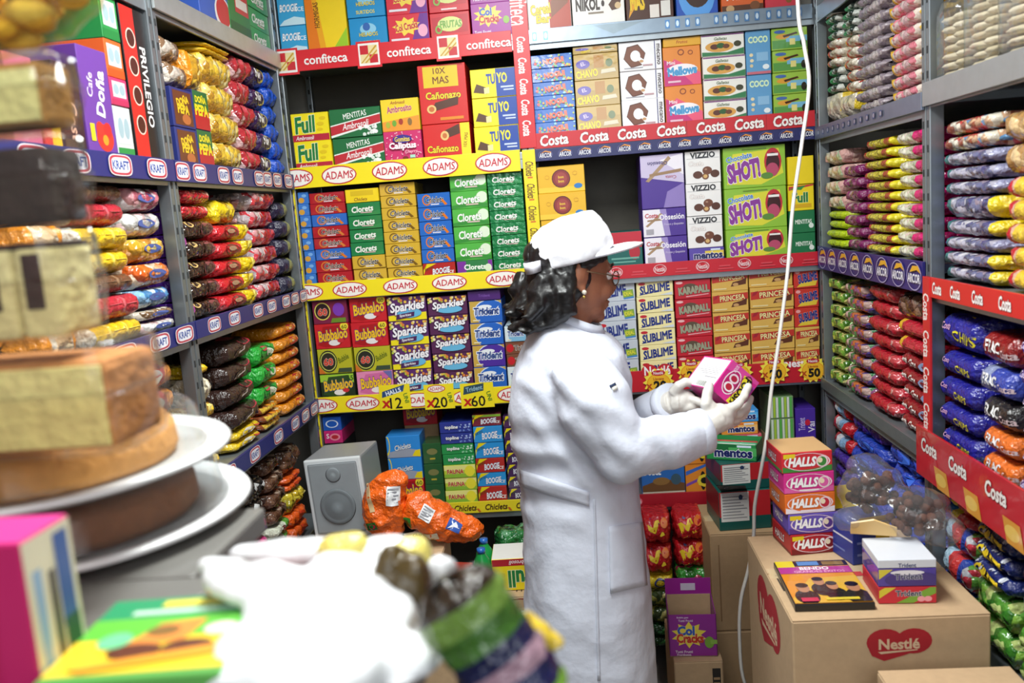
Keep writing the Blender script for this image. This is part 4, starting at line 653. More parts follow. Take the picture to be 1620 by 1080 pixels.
# side racks: same sheet-metal shelving as the back wall
def siderack(label, side, Y0, Y1, levels, front, strips, ppr=None):
    rz = R(90) if side == 'L' else R(-90); X = XL if side == 'L' else XR
    e = link('shelf_rack', None, None, (X, Y0 if side == 'L' else Y1, 0), (0, 0, rz), label, 'shelf rack'); W = Y1 - Y0
    def put(n, mb): return link(n, mb.mesh(n), e)
    for px_, py_ in ((0, 0), (W - .018, 0), (0, .32), (W - .018, .32)):
        mb = MB(); mb.box(px_, px_ + .018, py_ + .004, py_ + .034, 0, 2.5, mat('8E959A', 'metal'), .002)
        if py_ == 0:
            for i in range(48): mb.box(px_ + .006, px_ + .012, .0032, .0052, i * .05 + .02, i * .05 + .035, mat('2A2C2E', 'matte'))
        put('post', mb)
    for z in levels:
        mb = MB(); mb.box(.002, W - .002, .006, .36, z - .02, z, mat('A2AAB0', 'metal'), .002); mb.box(.002, W - .002, .006, .012, z - .045, z - .018, mat('A2AAB0', 'metal')); put('shelf_board', mb)
    mb = MB(); mb.box(0, W, .365, .372, .02, 2.5, mat('4E4A46', 'matte')); put('back_panel', mb)
    for z0, z1, base, kd, el in strips:
        mb = MB(); mb.box(.0, W, -.004, .003, z0, z1, mat(base, kd), .0008); printed(mb, el, (0, -.004, z0), (1, 0, 0), (0, 0, 1), (0, -1, 0), W, z1 - z0, kd); put('price_strip', mb)
    return e, put
def octo(u, a, b): return [(u + a * math.copysign(abs(math.cos(g)) ** .55, math.cos(g)), .5 + b * math.copysign(abs(math.sin(g)) ** .55, math.sin(g))) for g in [2 * math.pi * i / 24 for i in range(24)]]
def kr(us, r=.045): return sum([[('p', octo(u, r, .44), 'E8DDE0'), ('p', octo(u, r * .93, .40), 'B8384A'), ('p', octo(u, r * .78, .31), 'ECECF2'), T('KRAFT', u, .5, .34, '2A4A9A', w=r * 1.4, b=.03)] for u in us], [])
NV = '262A6E'
far = [.06, .18, .30, .42, .56, .68, .80, .93]
siderack('corner rack with navy emblem strips and metal posts', 'L', 1.905, 2.735, [.16, .625, 1.003, 1.362, 1.722, 2.09, 2.44], 0, [(1.686, 1.733, NV, 'card', kr([.04, .15, .32, .43, .62, .70, .80, .92])), (1.332, 1.373, NV, 'card', kr([.12, .27, .47, .60, .75, .85, .95])), (.968, 1.012, NV, 'card', kr([.1, .3, .52, .70, .82, .93])), (2.055, 2.10, 'C8CCCC', 'metal', [])])
siderack('near rack with navy emblem strips behind the cakes', 'L', 1.02, 1.90, [.16, .625, 1.003, 1.362, 1.722, 2.09, 2.44], 0, [(1.686, 1.733, NV, 'card', kr([.1, .25, .42, .56, .73, .90], .05)), (1.332, 1.373, NV, 'card', kr([.1, .3, .48, .64, .80, .93], .05)), (.968, 1.012, NV, 'card', kr([.1, .3, .5, .7, .9], .05))])
arc = sum([[('o', u, .5, .052, .46, 'A8A0C8', .08), ('p', [(u - .03, .62), (u - .01, .84), (u + .03, .86), (u + .045, .62), (u + .02, .72)], 'E0A82A'), T('ARCOR', u, .44, .28, 'ECEAF4', w=.085, b=.03)] for u in (.06, .18, .31, .44, .57, .70, .83, .95)], [])
sm = sum([[('r', u - .01, .3, u + .01, .7, '4A6AA8'), ('e', u, .5, .008, .15, 'C0C8D8')] for u in [.06 * i + .05 for i in range(12)]], [])
siderack('corner rack of puff bags with navy oval-logo strip', 'R', 1.93, 2.74, [.16, .622, .972, 1.382, 1.738, 2.09, 2.44], 0, [(1.708, 1.745, '8A96AC', 'metal', sm), (1.322, 1.390, '26226E', 'card', arc), (.948, .98, '9AA2A8', 'metal', [])])
rn, putn = siderack('near rack with sloping red bin shelf and white shelf edge', 'R', 1.05, 1.925, [.16, .622, .985, 1.352, 1.755, 2.09, 2.44], 0, [(1.714, 1.762, 'B4BCC0', 'metal', []), (1.318, 1.360, 'CE2A26', 'card', sum([[costa(u, .5, .56, ol='7A1018', w=.05)] for u in (.08, .18, .29, .41, .54, .68, .82, .94)], []))])
# sloped red front of the bin and the red strips on its post
mb = MB(); W_ = .875; a_ = V((0, 0, 0)); mb.box(0, W_, -.022, -.016, .925, 1.035, mat('BE2430', 'wrap'), .001)
printed(mb, sum([[costa(u, .68, .26, ol='7A1018', w=.09), ('p', [(u + .05, .0), (u + .12, 0), (u + .10, .4), (u + .03, .4)], 'D8963A'), ('e', u + .07, .2, .03, .12, 'E8C060')] for u in (.08, .24, .42, .60, .78)], []), (0, -.022, .925), (1, 0, 0), (0, 0, 1), (0, -1, 0), W_, .11, 'wrap')
putn('bin_front', mb)
mb = MB(); mb.box(-.0, .036, -.006, 0, .985, 1.36, mat('C8282A'), .001)
for i in range(4): printed(mb, [T('Costa', .5, .5, .4, 'F0E0DC', rot=-90, w=1.6, b=.03)], (0, -.006, 1.02 + .08 * i), (1, 0, 0), (0, 0, 1), (0, -1, 0), .036, .07)
putn('post_strip', mb)

def scol(side, where, base, px0, px1, pyb, runs, dep=.15, xo=.012, tilt=1.2, wj=1.0, group=True, yaw=0, extra=1.0):
    """a column of bags or cartons on a side shelf; pixel spans are measured on the shelf-front plane"""
    X = XL if side == 'L' else XR; sg = -1 if side == 'L' else 1
    a, b = onX(px0, pyb, X).y, onX(px1, pyb, X).y; Y0, Y1 = min(a, b), max(a, b); L = (Y1 - Y0) * wj; yc = (Y0 + Y1) / 2; pc = (px0 + px1) / 2
    lo, hi = ((1.04, 1.879) if yc < 1.9 else (1.926, 2.714)) if side == 'L' else ((1.07, 1.903) if yc < 1.925 else (1.951, 2.719))
    if not ('cake' in where): Y0, Y1 = max(Y0, lo), min(Y1, hi); L = (Y1 - Y0) * wj; yc = (Y0 + Y1) / 2
    lim = min([q for q in (.972, .985, 1.003, 1.352, 1.362, 1.382, 1.722, 1.738, 1.755, 2.09, 2.44) if q > base + .2]) - .0475
    tot = sum(r[1] for r in runs); idx = tot; z = base
    for key, n, y0, y1 in reversed(runs):
        h = (min(onX(pc, y0, X).z, lim) - z) / n
        for i in range(n):
            idx -= 1; lk = (G.get(key) or D[key])[2]
            lab = f'{lk}, {pos_(idx, tot)}{where}' if tot > 1 else f'{lk} {where}'
            if key in G:
                me = bagmesh(key, L * .985, h * 1.10 * extra, dep, idx % 2, h - .0012); nm, ct = G[key][:2]; tl = tilt
            else:
                me, _q = carton(key, L - .002, h - .0006, dep); nm, ct = D[key][:2]; tl = .3
            jx = rb.uniform(0, .012) if key in G else rb.uniform(0, .004)
            rz = (90 if side == 'L' else -90) + rb.uniform(-tl, tl) + yaw
            link(nm, me, None, (X + sg * (xo + dep / 2 + jx), yc + (0), z + .0005), (0, 0, R(rz)), lab, ct, (where + ' goods') if tot > 1 and group else None)
            z += h
# --- far left rack
FL = ['corner navy rack upper shelf', 'corner navy rack middle shelf', 'corner navy rack lower shelf', 'corner navy rack lowest shelf']
zU, zM, zL, zB = 1.724, 1.364, 1.005, .627
dz('dona', SB, 'brown and navy chocolate box', '2C3474', [('r', .08, .05, .92, .95, '6A3A24'), T('DOÑA', .5, .72, .22, 'E8C02A', w=.7, b=.05, rot=10), T('PEPA', .5, .48, .22, 'E8C02A', w=.6, b=.05), ('e', .6, .22, .2, .14, 'B86A3A')])
dz('dona2', SB, 'red and green chocolate box', '2A2C64', [('r', 0, .5, 1, 1, '2E6A3A'), ('r', 0, 0, 1, .5, 'B8282E'), T('DOÑA', .5, .8, .2, 'E8D42A', w=.85, b=.05), T('PEPA', .5, .5, .26, 'E8D42A', w=.9, b=.05)])
scol('L', 'first column, ' + FL[0], zU, 291, 325, 254, [('clbrn', 2, 66, 142), ('dona', 2, 144, 254)], dep=.13)
scol('L', 'second column, ' + FL[0], zU, 326, 349, 258, [('orgc', 1, 88, 146), ('dona2', 2, 148, 258)], dep=.13)
scol('L', 'yellow column, ' + FL[0], zU, 350, 398, 264, [('yel', 2, 44, 96), ('gold', 4, 98, 264)])
scol('L', 'red column, ' + FL[0], zU, 399, 424, 267, [('redc', 5, 76, 267)], extra=1.1)
scol('L', 'dark purple column, ' + FL[0], zU, 425, 444, 270, [('nik', 5, 98, 270)])
scol('L', 'blue column, ' + FL[0], zU, 445, 460, 272, [('bluend', 6, 96, 272)], dep=.10)
scol('L', 'purple column, ' + FL[1], zM, 300, 321, 508, [('purp', 6, 296, 508)], extra=1.05)
scol('L', 'brown column, ' + FL[1], zM, 322, 369, 501, [('redw', 2, 292, 346), ('cocoa', 5, 347, 501)])
scol('L', 'red roll column, ' + FL[1], zM, 370, 406, 489, [('yelb', 1, 315, 352), ('redr', 5, 353, 489)])
scol('L', 'yellow column, ' + FL[1], zM, 407, 421, 483, [('yelb', 5, 352, 483)], extra=1.15)
scol('L', 'red bag column, ' + FL[1], zM, 422, 464, 476, [('redcl', 6, 298, 476)], extra=1.12)
scol('L', 'dark end column, ' + FL[1], zM, 465, 480, 467, [('endp', 5, 318, 467)])
scol('L', 'mixed column, ' + FL[2], zL, 322, 368, 770, [('yelb', 1, 570, 615), ('cream', 1, 590, 640), ('gold', 4, 635, 770)], extra=1.05)
scol('L', 'black-brown column, ' + FL[2], zL, 386, 432, 720, [('dkchoc', 4, 528, 668), ('yelp', 2, 669, 735)])
scol('L', 'green column, ' + FL[2], zL, 433, 464, 700, [('green', 3, 536, 632), ('mixo', 3, 633, 705)], extra=1.1)
scol('L', 'orange column, ' + FL[2], zL, 465, 498, 655, [('orng', 7, 505, 655)])
scol('L', 'pink-based column, ' + FL[3], zB, 412, 452, 930, [('blks', 2, 745, 815), ('pink', 3, 816, 930)], extra=1.1)
scol('L', 'brown column, ' + FL[3], zB, 453, 478, 900, [('brnb', 4, 705, 815), ('whtg', 3, 816, 900)], extra=1.1)
scol('L', 'orange column, ' + FL[3], zB, 479, 504, 870, [('brnb', 1, 690, 733), ('orgb', 2, 734, 795), ('star', 1, 760, 795), ('orgb', 2, 796, 870)], extra=1.1)
# top of the far left rack
dz('topg1', GB, 'light-lettered green gum box', '2E9A44', cloret()); dz('topg2', CB, 'green red-labelled box', '2A7A3C', [('r', .3, .35, .95, .75, 'C83A3A'), ('r', .35, .42, .9, .55, 'E8E0D8'), ('r', .0, .0, 1, .2, '1E5A2E')]); dz('toplogo', CB, 'blue box with red disc', '3A5AB0', [('e', .8, .4, .3, .45, 'E0DCDC'), ('e', .8, .45, .24, .36, 'C0303A')])
scol('L', 'on the white-edged top shelf, corner navy rack', 2.094, 330, 375, 55, [('toplogo', 1, -20, 45)]); scol('L', 'beside the disc box, corner navy rack', 2.094, 376, 407, 68, [('topg2', 1, -45, 68)])
scol('L', 'top shelf, corner navy rack', 2.094, 408, 442, 84, [('topg1', 5, -60, 84)])
# --- near left rack
NL = ['near navy rack upper shelf', 'near navy rack middle shelf', 'near navy rack lower shelf', 'near navy rack lowest shelf']
dz('b_pink', SB, 'pink upright biscuit box', 'C05A7A', [('e', .5, .5, .3, .2, 'D890A8')]); dz('b_yr', SB, 'red and yellow upright box', 'C8302A', [('p', [(.4, 0), (1, 0), (1, 1), (.5, 1)], 'E0B01E')])
dz('b_costa', SB, 'dark brown upright nut chocolate box', '3A1E2A', [T('Costa', .6, .32, .16, 'E8B8A0', rot=-90, w=1.5, sh=.12), T('Nuts', .4, .8, .14, '9A8A8A', rot=-90, w=1.3), ('r', .1, .02, .9, .16, '5A4030')]); dz('b_dona', SB, 'purple upright box with red flower', '6A3E96', [('e', .6, .18, .3, .13, 'D8342A'), ('e', .45, .26, .14, .07, 'D8342A'), ('e', .72, .26, .14, .07, 'C82A2A'), ('e', .6, .16, .1, .05, 'E0902A'), T('Doña', .62, .60, .14, 'F0E8F4', rot=80, w=1.6, b=.03), T('Cafe', .28, .66, .09, 'D8C8E8', rot=80, w=1), ('r', .1, .14, .25, .3, 'E0C82A')])
dz('b_priv', SB, 'tall black-red upright box', '1E1A1A', [('r', 0, 0, .56, 1, 'CE2A24'), T('PRIVILEGIO', .79, .5, .075, 'EDEAEA', rot=-90, w=4.2, b=.02)] + [x for q in (.24, .43, .62, .80) for x in (('e', .32, q, .2, .065, 'E8C8B8'), ('e', .32, q, .16, .055, '4A201A'))])
def win(c): return [('r', .1, .3, .9, .9, 'C8CCD0'), ('e', .32, .6, .16, .2, '9AB0B8'), ('e', .68, .6, .16, .2, '9AB0B8'), ('r', .0, .0, 1, .22, c)]
dz('w_g', CB, 'green box with twin windows', '2A8A44', win('1E7A3A')); dz('w_o', CB, 'orange box with twin windows', 'E0622A', win('E0501E')); dz('w_p', CB, 'pink twin-windowed box', 'C83A6A', win('B83058')); dz('w_w', CB, 'white box with green base', 'C8CCC8', win('2A8A44'))
scol('L', 'beside the yellow cake, ' + NL[0], zU, 40, 84, 232, [('b_pink', 1, 90, 225)]); scol('L', 'next to it, ' + NL[0], zU, 85, 112, 236, [('b_yr', 1, 148, 230)])
scol('L', NL[0], zU, 114, 152, 238, [('b_costa', 1, 104, 232)]); scol('L', NL[0], zU, 154, 198, 241, [('b_dona', 1, 82, 236)])
scol('L', 'window box column, ' + NL[0], zU, 200, 226, 243, [('w_g', 1, 8, 72), ('w_o', 1, 72, 128), ('w_p', 1, 128, 170), ('w_w', 1, 170, 243)]); scol('L', NL[0], zU, 228, 268, 246, [('b_priv', 1, 26, 242)])
scol('L', 'small pack column, ' + NL[1], zM, 246, 298, 535, [('ck_pink', 1, 298, 335), ('ck_wht', 1, 335, 374), ('ck_gold', 1, 374, 413), ('ck_org', 1, 413, 452), ('ck_blu', 1, 452, 484), ('ck_brn', 1, 485, 504), ('ck_wht', 1, 504, 535)], extra=1.05)
scol('L', 'twin pack column, ' + NL[1], zM, 158, 245, 548, [('lg_brn', 1, 285, 320), ('lg_red', 1, 320, 356), ('lg_yel', 2, 357, 432), ('lg_brn', 1, 433, 466), ('lg_red', 1, 466, 508), ('lg_yel', 1, 508, 548)], extra=1.03)
scol('L', 'orange-ended column, ' + NL[1], zM, 92, 156, 575, [('orgl', 5, 300, 575)], extra=1.03)
scol('L', 'red column, ' + NL[2], zL, 248, 322, 800, [('redck', 5, 565, 800)], extra=1.02)
scol('L', 'blue column, ' + NL[2], zL, 205, 247, 830, [('blusm', 5, 585, 830)])
# --- far right rack
FR = ['corner puff rack upper shelf', 'corner puff rack middle shelf', 'corner puff rack lower shelf', 'corner puff rack lowest shelf']
scol('R', 'cone column, ' + FR[0], 1.74, 1287, 1316, 214, [('conr', 1, 10, 30), ('cong', 3, 30, 66), ('conr', 3, 68, 112), ('cong', 3, 112, 150), ('wclear', 1, 152, 214)], extra=1.3)
scol('R', 'tip column, ' + FR[0], 1.74, 1318, 1341, 205, [('cong', 4, -12, 60), ('conr', 5, 60, 150), ('wclear', 1, 150, 205)], extra=1.2)
scol('R', 'grey-lilac column, ' + FR[0], 1.74, 1343, 1386, 195, [('mallow', 10, -15, 195)], tilt=2, extra=1.2)
scol('R', 'pink column, ' + FR[0], 1.74, 1388, 1446, 180, [('pnky', 8, -25, 180)], tilt=2, extra=1.15)
scol('R', 'pale column, ' + FR[1], 1.384, 1297, 1325, 388, [('malr', 4, 238, 334), ('lime', 4, 335, 388)], extra=1.12)
scol('R', 'maroon column, ' + FR[1], 1.384, 1327, 1352, 396, [('maroon', 7, 262, 396)], extra=1.12)
scol('R', 'yellow column, ' + FR[1], 1.384, 1354, 1402, 406, [('ycook', 11, 196, 406)], extra=1.05)
scol('R', 'magenta-tipped column, ' + FR[1], 1.384, 1404, 1453, 416, [('pnkt', 9, 190, 416)], extra=1.06)
scol('R', 'green column, ' + FR[2], .974, 1302, 1324, 606, [('grny', 8, 442, 606)], extra=1.15)
scol('R', 'many-coloured column, ' + FR[2], .974, 1326, 1360, 625, [('multi', 8, 452, 625)], extra=1.15)
scol('R', 'red column, ' + FR[2], .974, 1362, 1406, 655, [('redb', 8, 444, 655)], extra=1.12)
scol('R', 'dark red column, ' + FR[2], .974, 1408, 1458, 690, [('brnc', 1, 458, 510), ('yroll', 2, 512, 566), ('dkred', 5, 567, 690)], extra=1.04)
scol('R', 'red-blue column, ' + FR[3], .624, 1308, 1334, 835, [('santa', 3, 632, 720), ('purpile', 3, 720, 835)], extra=1.1)
scol('R', 'blue column, ' + FR[3], .624, 1336, 1392, 890, [('purpile', 1, 650, 700), ('blpile', 5, 700, 890)], tilt=2, extra=1.1)
scol('R', 'outer blue column, ' + FR[3], .624, 1394, 1450, 940, [('blpile', 5, 690, 940)], tilt=2, extra=1.1)
# --- near right rack
NR = ['red-bin rack upper shelf', 'red-bin rack middle shelf', 'red-bin rack lower shelf', 'red-bin rack lowest shelf']
scol('R', 'innermost assorted column, ' + NR[1], 1.354, 1470, 1560, 455, [('asst', 2, 178, 240), ('navyc', 3, 240, 312), ('navyy', 1, 312, 350), ('navyy', 1, 350, 378), ('navyc', 1, 378, 402), ('navyy', 2, 402, 455)], extra=1.08)
scol('R', 'yellow-red column, ' + NR[1], 1.354, 1562, 1664, 485, [('tan', 2, 172, 278), ('ryel', 5, 279, 485)], extra=1.04)
scol('R', 'blue column, ' + NR[2], .987, 1466, 1532, 735, [('chips', 1, 500, 560), ('chips', 4, 562, 735)], dep=.17, xo=.010)
scol('R', 'cream pack column, ' + NR[2], .987, 1534, 1588, 775, [('frac_r', 1, 530, 585), ('frac_b', 1, 585, 634), ('frac_k', 1, 634, 684), ('frac_o', 2, 684, 775)], dep=.17, xo=.010)
scol('R', 'violet column, ' + NR[2], .987, 1590, 1672, 820, [('gret', 6, 540, 820)], dep=.17, xo=.010)
scol('R', 'first column, ' + NR[3], .624, 1468, 1520, 1000, [('lolly', 3, 740, 830), ('whtb', 3, 830, 1000)], dep=.17, xo=.012, extra=1.06)
scol('R', 'navy column, ' + NR[3], .624, 1522, 1585, 1060, [('carr', 4, 790, 930), ('lgrn', 2, 930, 1060)], dep=.17, xo=.012, extra=1.06)
scol('R', 'outer column, ' + NR[3], .624, 1587, 1660, 1110, [('carr', 2, 830, 900), ('silvb', 1, 900, 960), ('whtb', 1, 960, 1010), ('lgrn', 2, 1010, 1110)], dep=.17, xo=.012, extra=1.06)
# ------------------------------------------------------------------ the woman in the white coat
def fuse(mb, voxel, it=6, name='fused', fac=.5):
    me = mb.mesh(name); o = bpy.data.objects.new(name, me); COL.objects.link(o)
    r = o.modifiers.new('r', 'REMESH'); r.mode = 'VOXEL'; r.voxel_size = voxel
    s = o.modifiers.new('s', 'SMOOTH'); s.iterations = it; s.factor = fac
    dg = bpy.context.evaluated_depsgraph_get(); dg.update()
    n = bpy.data.meshes.new_from_object(o.evaluated_get(dg)); bpy.data.objects.remove(o); bpy.data.meshes.remove(me)
    n.name = name; n.polygons.foreach_set('use_smooth', [True] * len(n.polygons)); return n
def norms(me): return list(zip(me.vertices, [v.normal.copy() for v in me.vertices]))
def ring(l, r, hd, n=28, p=2.3, yo=0):
    c = (l + r) / 2 + V((0, yo, 0)); a = (r - l) / 2; b = V((0, hd, 0)); out = []
    for k in range(n):
        g = 2 * math.pi * k / n; x, y = math.cos(g), math.sin(g)
        out.append(c + a * math.copysign(abs(x) ** (2 / p), x) + b * math.copysign(abs(y) ** (2 / p), y))
    return out
def loft(mb, rings, m):
    n = len(rings[0]); vs = [v for r in rings for v in r]
    fs = [(i * n + k, i * n + (k + 1) % n, (i + 1) * n + (k + 1) % n, (i + 1) * n + k) for i in range(len(rings) - 1) for k in range(n)]
    fs += [tuple(range(n))[::-1], tuple(range((len(rings) - 1) * n, len(rings) * n))]; mb.add(vs, fs, m, True)
YW = 1.95
def Q(px, py, y=YW): return onY(px, py, y)
def rows(rs, y=YW, **k): return [ring(Q(xl, yl, y), Q(xr, yr, y), hd, **k) for xl, yl, xr, yr, hd in rs]
def px(n, y=YW): return n * y / FPX
skin, coatm, glove, hairm, capm = mat('965E44', 'skin'), mat('D2D6E4', 'cloth'), mat('D2CDC6', 'latex'), mat('0E0B0B', 'hair'), mat('EEEEF4', 'cloth')
hip = Q(925, 800); e0 = link('person', None, None, (hip.x, YW, 0), None, 'woman in white coat and cap reading a pink box in gloved hands', 'person')
OFF = V((hip.x, YW, 0))
def wput(n, me, lab=None, parent=None):
    me.transform(Matrix.Translation(-OFF)); return link(n, me, parent or e0, label=lab)
# head, in its own frame: +X is where she faces
HC = Q(905, 432); HM = Matrix.Translation(HC) @ Matrix.Rotation(R(24), 4, 'Z') @ Matrix.Rotation(R(8), 4, 'Y')
def hb(mb, c, sc, m, sub=3): mb.ball(HM @ V(c), 1, m, sub, sc, HM.to_quaternion())
def ht(mb, pts, r, m, n=10, **k): mb.tube([HM @ V(p) for p in pts], r, m, n, **k)
b = MB()
hb(b, (-.012, 0, .028), (.092, .074, .092), skin); hb(b, (.022, 0, -.022), (.062, .064, .086), skin); hb(b, (.034, 0, -.074), (.046, .048, .036), skin)
hb(b, (.068, 0, -.094), (.018, .022, .016), skin); hb(b, (.074, 0, .018), (.014, .046, .012), skin); hb(b, (.060, .034, -.034), (.024, .024, .024), skin); hb(b, (.060, -.034, -.034), (.024, .024, .024), skin)
ht(b, [(.080, 0, .008), (.092, 0, -.014), (.104, 0, -.034)], [.008, .010, .012], skin); hb(b, (.092, .011, -.038), (.011, .008, .008), skin); hb(b, (.092, -.011, -.038), (.011, .008, .008), skin)
hb(b, (.074, 0, -.064), (.018, .027, .018), skin)
for s in (1, -1):
    hb(b, (-.012, s * .074, -.006), (.019, .007, .030), skin); hb(b, (-.016, s * .080, .002), (.014, .006, .022), skin); hb(b, (-.006, s * .076, -.032), (.008, .006, .010), skin)
nk = HM @ V((-.012, 0, -.06)); b.tube([nk, Q(898, 505), Q(892, 545), Q(890, 585)], [.050, .052, .060, .10], skin, 16)
# trunk, arms and legs of the same body, slimmer than the coat over them
loft(b, rows([(850, 545, 965, 545, .12), (838, 580, 975, 580, .155), (832, 650, 980, 650, .15), (845, 740, 985, 740, .135), (845, 820, 995, 820, .155), (850, 900, 1005, 900, .15)]), skin)
nearArm = [Q(908, 584, 1.81), Q(940, 638, 1.765), Q(985, 706, 1.755), Q(1050, 700, 1.78), Q(1112, 682, 1.815)]
farArm = [Q(915, 566, 2.11), Q(950, 640, 2.16), Q(985, 690, 2.15), Q(1030, 660, 2.06), Q(1064, 638, 1.985)]
for a in (nearArm, farArm): b.tube(a, [.055, .048, .042, .036, .027], skin, 12)
for s in (-1, 1):
    kx = Q(925, 880).x; b.tube([V((kx, YW + s * .085, .78)), V((kx + .01, YW + s * .09, .48)), V((kx - .01, YW + s * .09, .10)), V((kx - .01, YW + s * .09, .05))], [.085, .062, .042, .04], skin, 12)
    b.tube([V((kx - .05, YW + s * .09, .045)), V((kx + .06, YW + s * .095, .04)), V((kx + .13, YW + s * .10, .03))], [.036, .036, .022], skin, 10)
body = fuse(b, .0042, 4, 'body'); body.materials.clear(); body.materials.append(skin); wput('body', body, 'tan skin, face turned down to the box')
# eyes, brows, lips
m_ = MB()
for s in (1, -1): hb(m_, (.071, s * .030, -.002), (.012, .013, .010), mat('E8E2DC', 'jewel')); hb(m_, (.081, s * .031, -.003), (.004, .006, .006), mat('1E120C', 'jewel'), 2)
wput('eye', m_.mesh('eye'))
m_ = MB()
for s in (1, -1): ht(m_, [(.084, s * .014, .020), (.085, s * .030, .025), (.074, s * .046, .020)], [.003, .0035, .002], hairm, 6)
wput('eyebrow', m_.mesh('eyebrow'))
m_ = MB(); hb(m_, (.0845, 0, -.0600), (.0085, .021, .0048), mat('8A4640', 'skin')); hb(m_, (.0835, 0, -.0685), (.0085, .019, .0056), mat('8A4640', 'skin')); wput('lips', m_.mesh('lips'))
# hair: a shell round the back of the head with loose curls to the collar
h = MB()
hb(h, (-.028, 0, .0), (.078, .080, .084), hairm); hb(h, (-.048, 0, .026), (.062, .070, .062), hairm); rh = random.Random(4)
for s in (1, -1):
    ht(h, [(.050, s * .062, .040), (.026, s * .073, .034), (-.02, s * .074, .022)], [.008, .013, .016], hairm)
    for a in range(7):
        x0 = -.046 - .009 * a; q = rh.uniform(-.008, .008); k = .086 - .0045 * a
        ht(h, [(x0 + .012, s * .062, -.012), (x0 - .006, s * (k - .004), -.045), (x0 + .004 + q, s * (k - .006), -.08), (x0 - .014 + q, s * (k - .016), -.104 + q), (x0 - .030 + q, s * (k - .02), -.110 + q)], [.022, .023, .019, .012, .004], hairm)
for a in range(9):
    y = -.064 + .016 * a; q = rh.uniform(-.012, .012)
    ht(h, [(-.062, y, -.006), (-.086 + q * .5, y, -.042), (-.098 + q, y * 1.05, -.070), (-.120 + q, y * 1.1, -.090 + q), (-.140 + q, y * 1.12, -.090 + q)], [.020, .023, .019, .011, .003], hairm)
for a in range(8):
    q = rh.uniform(-.01, .01); ht(h, [(-.055 - .006 * a, -.066 + .005 * a, -.075), (-.07 - .005 * a, -.066 + .006 * a, -.108), (-.10 - .006 * a + q, -.064 + .008 * a, -.124 + q), (-.124 - .004 * a + q, -.06 + .008 * a, -.118 + q)], [.018, .014, .008, .003], hairm)
hm = fuse(h, .004, 2, 'hair')
for v, nn in norms(hm): v.co += nn * (.005 * noise.noise(V((v.co.x * 60, v.co.y * 60, v.co.z * 22))) + .0015 * noise.noise(v.co * 150))
hm.materials.clear(); hm.materials.append(hairm); hair = wput('hair', hm, 'short wavy black hair')
# cap: tall front panel, soft crown, arched opening over the strap, flat visor
c = MB()
loft(c, rows([(845, 431, 966, 397, .097), (837, 406, 971, 385, .100), (836, 392, 969, 374, .097), (842, 376, 962, 358, .090), (856, 360, 952, 344, .080), (874, 349, 943, 336, .066), (892, 342, 937, 332, .046), (903, 340, 930, 333, .026)], p=2.2), capm)
cm = fuse(c, .0045, 5, 'cap')
for v, nn in norms(cm): v.co += nn * (.0035 * noise.noise(v.co * 22) + .0018 * noise.noise(v.co * 50))
cm.materials.clear(); cm.materials.append(capm); cap = wput('cap', cm, 'white cloth cap')
vz = MB(); top, bot = [], []
fl, fr_ = Q(948, 398), Q(968, 392); tip_ = Q(1017, 386)
gv = []
for i in range(13):
    t = -1 + 2 * i / 12; w = .082 * math.sin(t * math.pi / 2); inn = Q(966, 395) + V((-.055 * (t * t), w, -.012 * t * t)); out = Q(966, 395) + V((.072 * (1 - t * t) ** .75 - .055 * t * t, w * 1.02, .010 * (1 - t * t) - .012 * t * t))
    gv.append([inn.lerp(out, q / 5) + V((0, 0, .006 * math.sin(q / 5 * math.pi))) for q in range(6)])
for dz_ in (.0025, -.0025): top.append([p + V((0, 0, dz_)) for r in gv for p in r])
n6 = 6; vs = top[0] + top[1]; N_ = 13 * 6; fs = []
for i in range(12):
    for q in range(5):
        a = i * n6 + q; fs += [(a, a + 1, a + n6 + 1, a + n6), (N_ + a, N_ + a + n6, N_ + a + n6 + 1, N_ + a + 1)]
edge = [i * n6 + 5 for i in range(13)]
fs += [(edge[i], N_ + edge[i], N_ + edge[i + 1], edge[i + 1]) for i in range(12)]
vz.add(vs, fs, capm, True); wput('visor', vz.mesh('visor'), None, cap)
om = MB(); loft(om, rows([(830, 418, 850, 412, .052), (827, 404, 848, 398, .050), (830, 391, 850, 386, .036), (837, 383, 853, 380, .016)], p=2), hairm); wput('back_opening', om.mesh('back_opening'), None, cap)
sm_ = MB(); loft(sm_, rows([(832, 432, 864, 423, .100), (828, 416, 862, 407, .100)], p=2.2), mat('D8D6E0', 'cloth')); wput('strap', sm_.mesh('strap'), None, cap)
# glasses and earring
g_ = MB(); fm = mat('8A6A50', 'metal')
for s in (1, -1):
    pts = [(.093 + .003 * math.cos(a), s * .032 + .021 * math.cos(a), -.006 + .016 * math.sin(a)) for a in [2 * math.pi * i / 18 for i in range(19)]]
    ht(g_, pts, .0013, fm, 6, cap=False); ht(g_, [(.092, s * .053, -.002), (.05, s * .071, .002), (-.012, s * .080, .008)], .0016, fm, 6)
ht(g_, [(.096, -.011, -.002), (.099, 0, .001), (.096, .011, -.002)], .0013, fm, 6); gl = wput('glasses', g_.mesh('glasses'), 'thin metal-rimmed glasses')
for s in (1, -1):
    g_ = MB(); pts = [(.093, s * .032 + .0205 * math.cos(a), -.006 + .0155 * math.sin(a)) for a in [2 * math.pi * i / 18 for i in range(18)]]
    g_.add([HM @ V(p) for p in pts], [tuple(range(18))], clear('F4F6F6', .0, .0, 5, 1.08))
    wput('lens', g_.mesh('lens'), None, gl)
for s in (1, -1):
    g_ = MB(); hb(g_, (-.006, s * .084, -.038), (.0055, .0055, .0055), mat('E8E0CC', 'jewel'), 2); hb(g_, (-.006, s * .084, -.048), (.0035, .0035, .0035), mat('C8A85A', 'metal'), 2)
    wput('earring', g_.mesh('earring'))
